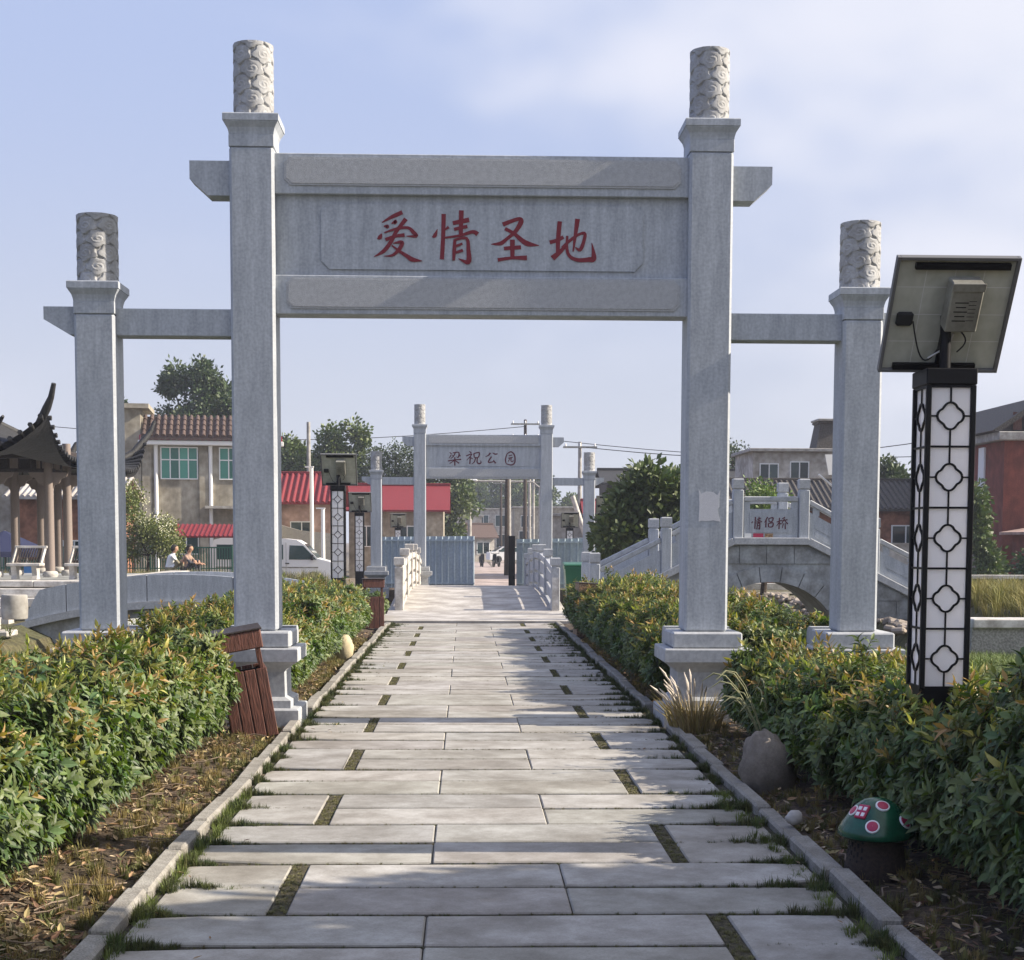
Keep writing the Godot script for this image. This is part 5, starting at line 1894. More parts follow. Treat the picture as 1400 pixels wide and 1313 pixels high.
func village() -> void:
	# large plastered house at left
	var t := thing("house", "two storey plastered house with brown tiled eaves and green windows", "house", Vector3(-12.05, -0.45, -74.0), 0.13)
	var g := Geo.new()
	g.box(Vector3(0, 3.0, 0), Vector3(6.1, 7.0, 8.0))
	obj("wall", g, M.plaster, t)
	var gb := Geo.new()
	gb.t = Transform3D(Basis.IDENTITY, Vector3(-3.45, 0, 2.5))
	gb.box(Vector3(0, 3.6, 0), Vector3(0.9, 8.4, 3.2))
	gb.box(Vector3(0.1, 7.9, 0.2), Vector3(1.5, 0.2, 3.8))
	obj("stair_tower", gb, M.plaster, t)
	var roof := Geo.new()
	var A := Vector3(-2.95, 6.55, 4.55)
	var B := Vector3(3.2, 6.55, 4.55)
	var RC := Vector3(3.2, 7.55, 3.0)
	var E := Vector3(-2.95, 7.55, 3.0)
	roof.quad(A, B, RC, E)
	roof.quad(A - Vector3(0, 0.12, 0), E - Vector3(0, 0.12, 0), RC - Vector3(0, 0.12, 0), B - Vector3(0, 0.12, 0))
	roof.quad(A - Vector3(0, 0.12, 0), B - Vector3(0, 0.12, 0), B, A)
	var rf := obj("roof", roof, M.tile_brown, t)
	for i in 21:
		var x := -2.85 + i * 0.29
		var rr := Geo.new()
		var f := 0.8 + 0.4 * fmod(i * 0.618, 1.0)
		rr.col = Color(f, f, f)
		for k in 4:
			var p := Vector3(x, 6.57, 4.57).lerp(Vector3(x, 7.58, 3.0), k / 4.0)
			var q := Vector3(x, 6.57, 4.57).lerp(Vector3(x, 7.58, 3.0), (k + 1.05) / 4.0)
			rr.tube([p + Vector3(0, 0.03, 0), q], [0.10, 0.085], 7)
		obj("tile_roll", rr, M.tile_brown, rf)
	var cor := Geo.new()
	cor.box(Vector3(0.1, 6.31, 4.2), Vector3(6.4, 0.2, 0.5), 0.02)
	obj("cornice", cor, M.white_paint, t)
	var den := Geo.new()
	den.box(Vector3(0.1, 6.52, 4.12), Vector3(6.3, 0.26, 0.3))
	obj("frieze", den, M.magenta, t)
	for i in 24:
		var d := Geo.new()
		d.box(Vector3(-2.95 + i * 0.256, 6.51, 4.32), Vector3(0.10, 0.2, 0.1))
		obj("dentil", d, M.pink_plaster, t)
	for x in [-2.35, 0.05, 2.9]:
		var pip := Geo.new()
		pip.tube([Vector3(x, 0.0, 4.08), Vector3(x, 6.2, 4.08)], 0.09, 10)
		obj("drainpipe", pip, M.white_paint, t)
	for x in [-2.75, -0.25, 2.6]:
		var pil := Geo.new()
		pil.box(Vector3(x, 2.9, 4.06), Vector3(0.4, 6.0, 0.14))
		obj("pilaster", pil, M.plaster, t)
	window(t, -1.33, 5.42, 1.6, 1.4, 4.0, 4, M.green_pane, 0.55)
	window(t, 1.25, 5.42, 1.6, 1.4, 4.0, 4, M.green_pane, 0.55)
	window(t, -1.33, 2.0, 1.6, 1.3, 4.0, 3, M.pane, 0.4)
	var low := Geo.new()
	low.box(Vector3(1.4, 3.45, 4.3), Vector3(3.2, 0.12, 0.8))
	obj("porch_slab", low, M.concrete, t)

	# red awning and green mesh fence in front
	var aw := thing("market_awning", "red sheet awning on posts before the plastered house", "awning", Vector3(-10.4, -0.45, -62.0))
	var s := Geo.new()
	s.t = Transform3D(Basis(Vector3.RIGHT, 0.35), Vector3(0, 2.35, 0))
	s.box(Vector3.ZERO, Vector3(2.6, 0.06, 1.4))
	for i in 14:
		s.box(Vector3(-1.2 + i * 0.185, 0.045, 0), Vector3(0.05, 0.04, 1.4))
	obj("sheet", s, M.red_metal, aw)
	for x in [-1.2, 1.2]:
		var p := Geo.new()
		p.tube([Vector3(x, 0, 0.5), Vector3(x, 2.2, 0.5)], 0.04, 8)
		obj("post", p, M.grey_metal, aw)
	var mf := thing("mesh_fence", "dark green mesh fence with pale posts beyond the left bridge", "fence", Vector3(-14.6, -0.45, -57.0))
	for i in 9:
		var p := Geo.new()
		p.box(Vector3(-6.0 + i * 1.5, 0.9, 0), Vector3(0.06, 1.8, 0.06))
		obj("post", p, M.concrete if i % 2 else M.green_fence, mf)
		if i < 8:
			var q := Geo.new()
			q.box(Vector3(-5.25 + i * 1.5, 1.72, 0), Vector3(1.44, 0.05, 0.04))
			q.box(Vector3(-5.25 + i * 1.5, 0.95, 0), Vector3(1.44, 0.04, 0.04))
			q.box(Vector3(-5.25 + i * 1.5, 0.2, 0), Vector3(1.44, 0.05, 0.04))
			for k in 15:
				q.box(Vector3(-5.92 + i * 1.5 + k * 0.096, 0.95, 0), Vector3(0.035, 1.5, 0.02))
			obj("mesh_panel", q, M.green_fence, mf)

	# red roofed houses
	gable_house("pink walled house under a ribbed red metal roof behind the van", Vector3(-9.4, -0.45, -80.0), 0.0, 5.8, 5.0, 3.9, 1.35, M.pink_plaster, M.red_metal, 0.30, [[1.2, 2.4, 1.1, 1.0, 2, 0.0]], M.pane)
	gable_house("long low house under a red roof behind the far gateway", Vector3(-3.75, -0.45, -86.0), 0.0, 5.1, 5.0, 3.65, 1.25, M.plaster, M.red_metal, 0.0, [[0.6, 2.2, 1.2, 1.1, 2, 0.0], [-1.6, 2.2, 1.2, 1.1, 2, 0.0]], M.pane)
	var wl := Geo.new()
	wl.prism(PackedVector2Array([Vector2(-3.0, -0.5), Vector2(2.2, -0.5), Vector2(2.2, 2.25), Vector2(0.2, 2.45), Vector2(-1.6, 2.95), Vector2(-3.0, 3.0)]), -0.15, 0.15)
	tag(obj("rubble_wall", wl, M.rubble_wall, null, Vector3(-8.0, -0.45, -73.0)), "grey rough stone wall with sloping top behind the van", "wall")
	for q in [[-7.15, 5.35, -72.0, "white post standing before the red ribbed roof"], [-6.45, 3.4, -70.0, "thin white post beside the nearer diamond lamp"]]:
		var p := Geo.new()
		p.tube([Vector3.ZERO, Vector3(0, q[1], 0)], [0.10, 0.085], 10)
		p.box(Vector3(-0.1, q[1] + 0.03, 0), Vector3(0.4, 0.06, 0.2))
		tag(obj("white_post", p, M.white_paint, null, Vector3(q[0], -0.45, q[2])), q[3], "post")

	# market stalls glimpsed through the pavilion
	flat_house("pale market building with slot windows seen through the pavilion columns", Vector3(-19.4, -0.45, -63.0), 5.6, 5.0, 4.9, M.pale_plaster, [[1.0, 3.6, 0.35, 0.8, 1, 0.0], [2.1, 3.6, 0.35, 0.8, 1, 0.0]], M.pane)
	gable_house("brown brick shed under a white ribbed roof seen through the pavilion", Vector3(-15.0, -0.45, -60.0), 0.0, 3.6, 4.0, 3.55, 0.7, M.brick_brown, M.asbestos, 0.22, [[0.4, 1.6, 0.8, 0.7, 2, 0.0]], M.pane)
	var um := thing("market_umbrella", "dark blue market umbrella behind the pavilion columns", "umbrella", Vector3(-15.4, -0.75, -52.0))
	var c := Geo.new()
	for k in 8:
		var a := TAU * k / 8.0
		var b := TAU * (k + 1) / 8.0
		c.tri(Vector3(0, 2.6, 0), Vector3(cos(b) * 1.6, 1.9, sin(b) * 1.6), Vector3(cos(a) * 1.6, 1.9, sin(a) * 1.6))
		c.quad(Vector3(cos(a) * 1.6, 1.9, sin(a) * 1.6), Vector3(cos(b) * 1.6, 1.9, sin(b) * 1.6), Vector3(cos(b) * 1.6, 1.72, sin(b) * 1.6), Vector3(cos(a) * 1.6, 1.72, sin(a) * 1.6))
	obj("canopy", c, M.blue_cloth, um)
	var up := Geo.new()
	up.tube([Vector3.ZERO, Vector3(0, 2.6, 0)], 0.03, 8)
	obj("pole", up, M.grey_metal, um)
	var bb := Geo.new()
	bb.box(Vector3(0, 0.22, 0), Vector3(0.5, 0.44, 0.4), 0.02)
	bb.box(Vector3(0, 0.46, 0), Vector3(0.54, 0.05, 0.44), 0.01)
	tag(obj("plastic_crate", bb, M.sky_blue_plastic, null, Vector3(-12.5, 0.35, -45.0)), "bright blue plastic crate seen under the pavilion", "crate")

	# right: long tiled sheds and the red brick house
	gable_house("long low house with dark grey tiled roof behind the arch bridge", Vector3(15.6, -0.45, -68.0), 0.0, 9.6, 5.4, 3.4, 1.15, M.brick_brown, M.tile_grey, 0.24, [[-2.2, 2.1, 1.2, 1.2, 2, 0.0], [0.6, 2.1, 1.2, 1.2, 2, 0.0], [3.2, 2.1, 1.2, 1.2, 2, 0.0]], M.pane)
	var pw := Geo.new()
	pw.box(Vector3(0, 0.95, 0), Vector3(7.0, 1.9, 0.25))
	pw.box(Vector3(0, 1.93, 0), Vector3(7.1, 0.08, 0.35))
	tag(obj("white_wall", pw, M.pale_plaster, null, Vector3(17.2, -0.45, -62.0)), "pale plastered yard wall below the dark tiled roof", "wall")
	flat_house("pale two storey house with two dark windows behind the tiled roof", Vector3(16.6, -0.45, -78.0), 5.0, 5.0, 6.4, M.pale_plaster, [[-1.7, 5.3, 0.9, 1.0, 2, 0.0], [-0.2, 5.3, 0.9, 1.2, 2, 0.0]], M.pane)
	gable_house("dark roofed long shed behind the shrubs at right of the far gateway", Vector3(12.0, -0.45, -84.0), 0.0, 9.0, 5.0, 5.0, 0.7, M.tile_grey, M.tile_dark, 0.0, [], M.pane)
	var gh := thing("roof_shelter", "small dark glazed shelter on top of the pale house", "shelter", Vector3(18.3, 6.1, -77.0))
	gh.scale = Vector3.ONE * 0.85
	var fr := Geo.new()
	fr.rings([Vector3(1.1, 1.0, 0.0), Vector3(0.85, 0.8, 1.5), Vector3(0.95, 0.9, 1.55), Vector3(0.95, 0.9, 1.65)])
	obj("shelter_body", fr, M.tile_grey, gh)
	var sg := Geo.new()
	sg.box(Vector3(0, 1.72, 0.2), Vector3(2.1, 0.12, 2.0), 0.02)
	obj("roof", sg, M.concrete, gh)

	var rb := thing("house", "red brick house with timber gable at the right edge", "house", Vector3(25.2, -0.45, -64.0))
	var w := Geo.new()
	w.box(Vector3(0, 2.5, 0), Vector3(8.2, 7.0, 8.0))
	obj("wall", w, M.brick_red, rb)
	var ea := Geo.new()
	ea.box(Vector3(0, 6.15, 0), Vector3(8.9, 0.34, 8.7), 0.03)
	obj("eaves", ea, M.concrete, rb)
	var gp := Geo.new()
	gp.prism(PackedVector2Array([Vector2(-4.3, 6.33), Vector2(4.3, 6.33), Vector2(1.4, 7.6), Vector2(-2.6, 7.6)]), -3.9, 3.9)
	obj("gable", gp, M.dark_wood, rb)
	for i in 16:
		var p := Geo.new()
		var x := -3.6 + i * 0.45
		p.box(Vector3(x, 6.75 if x < -3.0 else 6.95, 3.93), Vector3(0.34, 0.7 if x < -3.0 else 1.1, 0.06))
		obj("plank", p, M.brown_wood, rb)
	var rr := Geo.new()
	rr.prism(PackedVector2Array([Vector2(-4.7, 6.35), Vector2(-2.6, 7.75), Vector2(4.6, 7.75), Vector2(4.6, 7.6), Vector2(-2.5, 7.6), Vector2(-4.4, 6.3)]), -4.3, 4.3)
	obj("roof", rr, M.tile_grey, rb)
	var cup := Geo.new()
	cup.box(Vector3(-4.13, 4.9, 1.5), Vector3(0.08, 1.9, 0.7))
	obj("window", cup, M.white_paint, rb)
	var sh := thing("shed", "low rust red shed with sloping roof before the brick house", "shed", Vector3(23.6, -0.45, -57.0))
	var sw := Geo.new()
	sw.prism(PackedVector2Array([Vector2(-2.6, -0.5), Vector2(4.0, -0.5), Vector2(4.0, 3.4), Vector2(-2.6, 2.3)]), -1.5, 1.5)
	obj("wall", sw, M.brick_red, sh)
	var sr := Geo.new()
	sr.prism(PackedVector2Array([Vector2(-3.0, 2.30), Vector2(4.4, 3.53), Vector2(4.4, 3.63), Vector2(-3.0, 2.40)]), -1.9, 1.9)
	obj("roof", sr, M.pink_plaster, sh)

	# low wall with coping, white railing on the grassy terrace
	var bw := thing("bank_wall", "low rough retaining wall with pale coping right of the lamp", "wall", Vector3(11.6, 0, -20.0))
	var b1 := Geo.new()
	b1.box(Vector3(0, -0.1, 0), Vector3(10.0, 1.15, 0.4))
	obj("wall", b1, M.rubble_wall, bw)
	for i in 9:
		var cp := Geo.new()
		cp.box(Vector3(-4.45 + i * 1.11, 0.53, 0), Vector3(1.10, 0.12, 0.52), 0.012)
		obj("coping_stone", cp, M.white_stone, bw)
	var wr := thing("white_railing", "white concrete railing across the grass terrace at right", "railing", Vector3(13.5, 0.42, -33.4))
	for i in 5:
		var p := Geo.new()
		p.box(Vector3(-2.6 + i * 1.7, 0.24, 0), Vector3(0.16, 0.56, 0.16), 0.01)
		obj("post", p, M.white_stone, wr)
		if i < 4:
			var q := Geo.new()
			q.box(Vector3(-1.75 + i * 1.7, 0.40, 0), Vector3(1.52, 0.09, 0.12), 0.01)
			q.box(Vector3(-1.75 + i * 1.7, 0.13, 0), Vector3(1.52, 0.18, 0.10), 0.01)
			q.box(Vector3(-1.75 + i * 1.7, 0.29, 0), Vector3(0.14, 0.14, 0.09))
			obj("rail", q, M.white_stone, wr)
	# bank of the channel seen through the arch
	var hb := thing("block_revetment", "pale hollow block revetment seen through the arch", "wall", Vector3(7.2, -1.2, -43.6), 0.0)
	for row in 5:
		for k in 16:
			var p := Geo.new()
			var x := -2.4 + k * 0.36 + (0.18 if row % 2 else 0.0)
			var y := 0.12 + row * 0.26
			p.t = Transform3D(Basis(Vector3.RIGHT, -0.5), Vector3(x, y, -row * 0.16))
			p.box(Vector3(0, 0.10, 0), Vector3(0.36, 0.06, 0.2))
			p.box(Vector3(0, -0.10, 0), Vector3(0.36, 0.06, 0.2))
			p.box(Vector3(-0.15, 0, 0), Vector3(0.07, 0.14, 0.2))
			p.box(Vector3(0.15, 0, 0), Vector3(0.07, 0.14, 0.2))
			obj("hollow_block", p, M.pale_plaster, hb)
	var cr := Geo.new()
	cr.box(Vector3(0, 0.06, 0), Vector3(7.0, 0.2, 0.3), 0.01)
	for i in 5:
		cr.box(Vector3(-3.0 + i * 1.5, 0.35, 0), Vector3(0.14, 0.5, 0.14), 0.01)
	tag(obj("channel_kerb", cr, M.white_stone, null, Vector3(8.0, 0.16, -46.0)), "white kerb with short posts beyond the channel under the arch", "kerb")
	rng.seed = 44
	var sl0: Node3D = null
	for q in [[6.3, -0.75, 34.5, 1.0, 0.3], [7.0, -0.85, 35.6, 0.8, -0.3], [7.4, -0.6, 33.4, 0.6, 0.5], [5.9, -0.9, 37.0, 0.9, 0.1]]:
		var f := Geo.new()
		f.t = Transform3D(Basis.from_euler(Vector3(0.15, q[4], 0.12)), Vector3.ZERO)
		f.box(Vector3.ZERO, Vector3(q[3], 0.12, 0.6), 0.02)
		tag(obj("broken_slab", f, M.base_stone, null, Vector3(q[0], q[1], -q[2])), "broken stone slab lying in the dry channel under the arch", "stone slab", "broken slabs in the dry channel")
	var rbk := Geo.new()
	rbk.box(Vector3.ZERO, Vector3(0.26, 0.12, 0.2), 0.035)
	var P := []
	var C := []
	for i in 900:
		var x := rng.randf_range(4.6, 8.8)
		var d := rng.randf_range(26.0, 44.0)
		P.append(Transform3D(Basis.from_euler(Vector3(rng.randf_range(-0.4, 0.4), rng.randf() * TAU, rng.randf_range(-0.4, 0.4))).scaled(Vector3.ONE * rng.randf_range(0.3, 1.2)), Vector3(x, ground_y(x, d) + 0.03, -d)))
		var f := rng.randf_range(0.6, 1.3)
		C.append(Color(0.26, 0.22, 0.18) * f)
	tag(many("rubble", rbk.mesh(), M.tone, P, C), "loose rubble on the bed of the dry channel", "rubble", "", "stuff")

# ---------------------------------------------------------------- fences, vehicles and far street
func sheet_fence(label: String, at: Vector3, w: float, h: float, m: Material, turn := 0.0) -> Node3D:
	var t := thing("site_fence", label, "fence", at, turn, "blue sheet metal site fences")
	var n := int(round(w / 0.8))
	var pw := w / n
	for i in n:
		var g := Geo.new()
		var f := 0.9 + 0.2 * fmod(i * 0.618, 1.0)
		g.col = Color(f, f, f)
		var pts := []
		var ribs := 4
		for k in ribs:
			var x := i * pw + pw * k / ribs
			var s := pw / ribs
			pts.append(Vector2(x, 0.0))
			pts.append(Vector2(x + s * 0.62, 0.0))
			pts.append(Vector2(x + s * 0.72, 0.035))
			pts.append(Vector2(x + s * 0.9, 0.035))
			pts.append(Vector2(x + s, 0.0))
		for k in pts.size() - 1:
			var a: Vector2 = pts[k]
			var b: Vector2 = pts[k + 1]
			if a.distance_to(b) < 0.001:
				continue
			g.quad(Vector3(a.x, 0, a.y), Vector3(b.x, 0, b.y), Vector3(b.x, h + fmod(i * 0.37, 0.04), b.y), Vector3(a.x, h + fmod(i * 0.37, 0.04), a.y))
			g.quad(Vector3(b.x, 0, b.y - 0.004), Vector3(a.x, 0, a.y - 0.004), Vector3(a.x, h, a.y - 0.004), Vector3(b.x, h, b.y - 0.004))
		obj("sheet_panel", g, m, t)
	for y in [0.62, h - 0.12]:
		var r := Geo.new()
		r.box(Vector3(w * 0.5, y, 0.055), Vector3(w, 0.05, 0.03))
		obj("rail", r, m, t)
	return t

func van() -> void:
	var t := thing("van", "white passenger van parked beyond the left bridge", "van", Vector3(-5.45, -0.45, -66.0))
	var body := Geo.new()
	var pl := PackedVector2Array([Vector2(-5.2, 0.35), Vector2(-0.05, 0.35), Vector2(0.0, 0.55), Vector2(-0.03, 0.98), Vector2(-0.30, 1.10), Vector2(-0.78, 1.22), Vector2(-1.35, 1.82), Vector2(-1.65, 2.0), Vector2(-2.2, 2.06), Vector2(-4.8, 2.08), Vector2(-5.12, 2.0), Vector2(-5.22, 1.6)])
	body.prism(pl, -0.95, 0.95)
	obj("body", body, M.van_white, t)
	for q in [[PackedVector2Array([Vector2(-1.98, 1.18), Vector2(-0.82, 1.18), Vector2(-1.38, 1.76), Vector2(-1.95, 1.78)])], [PackedVector2Array([Vector2(-3.5, 1.18), Vector2(-2.22, 1.18), Vector2(-2.22, 1.8), Vector2(-3.5, 1.8)])], [PackedVector2Array([Vector2(-5.0, 1.18), Vector2(-3.66, 1.18), Vector2(-3.66, 1.8), Vector2(-5.0, 1.8)])]]:
		var g := Geo.new()
		g.prism(q[0], 0.93, 0.965)
		obj("window", g, M.pane, t)
	var ws := Geo.new()
	ws.quad(Vector3(-0.80, 1.24, 0.85), Vector3(-0.80, 1.24, -0.85), Vector3(-1.33, 1.83, -0.8), Vector3(-1.33, 1.83, 0.8))
	ws.t = Transform3D(Basis.IDENTITY, Vector3(0.012, 0.012, 0))
	ws.quad(Vector3(-0.80, 1.24, 0.85), Vector3(-0.80, 1.24, -0.85), Vector3(-1.33, 1.83, -0.8), Vector3(-1.33, 1.83, 0.8))
	obj("windscreen", ws, M.pane, t)
	for x in [-0.95, -4.1]:
		for z in [0.86, -0.86]:
			var w := Geo.new()
			w.t = Transform3D(Basis(Vector3.RIGHT, PI * 0.5), Vector3(x, 0.34, z))
			w.lathe([Vector2(0.2, -0.11), Vector2(0.34, -0.1), Vector2(0.34, 0.1), Vector2(0.2, 0.115), Vector2(0.001, 0.1)], 24)
			var tire := obj("wheel", w, M.rubber, t)
			var r := Geo.new()
			r.t = w.t
			r.lathe([Vector2(0.19, 0.12), Vector2(0.12, 0.125), Vector2(0.001, 0.118)], 18)
			obj("rim", r, M.alu, tire)
	var hd := Geo.new()
	hd.box(Vector3(-2.05, 1.02, 0.97), Vector3(0.16, 0.04, 0.03))
	hd.box(Vector3(-2.4, 1.02, 0.97), Vector3(0.16, 0.04, 0.03))
	obj("door_handle", hd, M.black_metal, t)
	var mr := Geo.new()
	mr.box(Vector3(-1.0, 1.28, 1.08), Vector3(0.12, 0.24, 0.2), 0.03)
	obj("mirror", mr, M.black_metal, t)
	var st := Geo.new()
	st.box(Vector3(-2.9, 0.85, 0.955), Vector3(4.3, 0.05, 0.02))
	for x in [-2.1, -3.58]:
		st.box(Vector3(x, 1.15, 0.952), Vector3(0.015, 1.5, 0.01))
	obj("trim", st, M.grey_metal, t)
	var hl := Geo.new()
	hl.box(Vector3(-0.12, 0.86, 0.85), Vector3(0.24, 0.16, 0.2), 0.04)
	obj("headlight", hl, M.alu, t)

func car(label: String, at: Vector3, turn: float, paint: Material) -> void:
	var t := thing("parked_car", label, "car", at, turn)
	var g := Geo.new()
	g.prism(PackedVector2Array([Vector2(-2.1, 0.25), Vector2(2.1, 0.25), Vector2(2.12, 0.65), Vector2(1.9, 0.85), Vector2(1.0, 0.95), Vector2(0.4, 1.42), Vector2(-0.9, 1.45), Vector2(-1.6, 1.0), Vector2(-2.1, 0.92)]), -0.85, 0.85)
	obj("body", g, paint, t)
	for z in [-0.855, 0.855]:
		var w := Geo.new()
		w.prism(PackedVector2Array([Vector2(-1.3, 0.98), Vector2(0.85, 0.98), Vector2(0.36, 1.36), Vector2(-0.85, 1.38)]), z - 0.01, z + 0.01)
		obj("window", w, M.pane, t)
	for s in [[1.02, 0.97, 0.42, 1.40], [-1.58, 1.02, -0.92, 1.42]]:
		var w := Geo.new()
		var o := Vector3(0.02 * signf(s[0]), 0.02, 0)
		w.quad(Vector3(s[0], s[1], 0.75) + o, Vector3(s[0], s[1], -0.75) + o, Vector3(s[2], s[3], -0.7) + o, Vector3(s[2], s[3], 0.7) + o)
		obj("windscreen", w, M.pane, t)
	for x in [-1.3, 1.3]:
		for z in [-0.78, 0.78]:
			var w := Geo.new()
			w.t = Transform3D(Basis(Vector3.RIGHT, PI * 0.5), Vector3(x, 0.31, z))
			w.lathe([Vector2(0.001, -0.1), Vector2(0.31, -0.1), Vector2(0.31, 0.1), Vector2(0.001, 0.11)], 16)
			obj("wheel", w, M.rubber, t)

func scooter(label: String, at: Vector3, turn: float) -> Node3D:
	var t := thing("motor_scooter", label, "scooter", at, turn, "scooters parked in the street")
	for z in [-0.6, 0.6]:
		var w := Geo.new()
		w.t = Transform3D(Basis(Vector3.BACK, PI * 0.5), Vector3(0, 0.25, z))
		w.lathe([Vector2(0.14, -0.05), Vector2(0.25, -0.045), Vector2(0.25, 0.045), Vector2(0.14, 0.05)], 18)
		obj("wheel", w, M.rubber, t)
	var b := Geo.new()
	b.t = Transform3D(Basis(Vector3.UP, -PI * 0.5), Vector3.ZERO)
	b.prism(PackedVector2Array([Vector2(0.38, 0.32), Vector2(0.55, 0.5), Vector2(0.42, 0.98), Vector2(0.34, 0.95), Vector2(0.36, 0.55), Vector2(0.1, 0.34), Vector2(-0.2, 0.36), Vector2(-0.25, 0.68), Vector2(-0.75, 0.75), Vector2(-0.72, 0.45), Vector2(-0.4, 0.28), Vector2(0.1, 0.24)]), -0.14, 0.14)
	obj("body", b, M.black_metal, t)
	var s := Geo.new()
	s.box(Vector3(0, 0.75, -0.48), Vector3(0.26, 0.1, 0.6), 0.03)
	obj("saddle", s, M.rubber, t)
	var h := Geo.new()
	h.tube([Vector3(-0.34, 1.05, 0.3), Vector3(0, 1.0, 0.4), Vector3(0.34, 1.05, 0.3)], 0.02, 6)
	for x in [-0.3, 0.3]:
		h.tube([Vector3(x, 1.05, 0.33), Vector3(x * 1.2, 1.22, 0.33)], 0.01, 5)
		h.box(Vector3(x * 1.25, 1.25, 0.33), Vector3(0.14, 0.09, 0.02))
	obj("handlebar", h, M.black_metal, t)
	return t

func utility_pole(label: String, at: Vector3, h: float, arms: int, m: Material) -> void:
	var t := thing("utility_pole", label, "utility pole", at, 0.0, "poles along the far street")
	var p := Geo.new()
	p.tube([Vector3(0, -0.3, 0), Vector3(0, h, 0)], [0.17, 0.11], 10)
	obj("pole", p, m, t)
	for i in arms:
		var a := Geo.new()
		var y := h - 0.35 - i * 1.0
		a.box(Vector3(0, y, 0.14), Vector3(2.2 - i * 0.5, 0.12, 0.1))
		var arm := obj("crossarm", a, M.grey_metal, t)
		for k in 3:
			var s := Geo.new()
			s.lathe([Vector2(0.05, 0.0), Vector2(0.07, 0.06), Vector2(0.04, 0.12), Vector2(0.06, 0.16), Vector2(0.001, 0.22)], 8, Vector3(-0.95 + k * 0.95, y + 0.05, 0.14))
			obj("insulator", s, M.white_paint, arm)

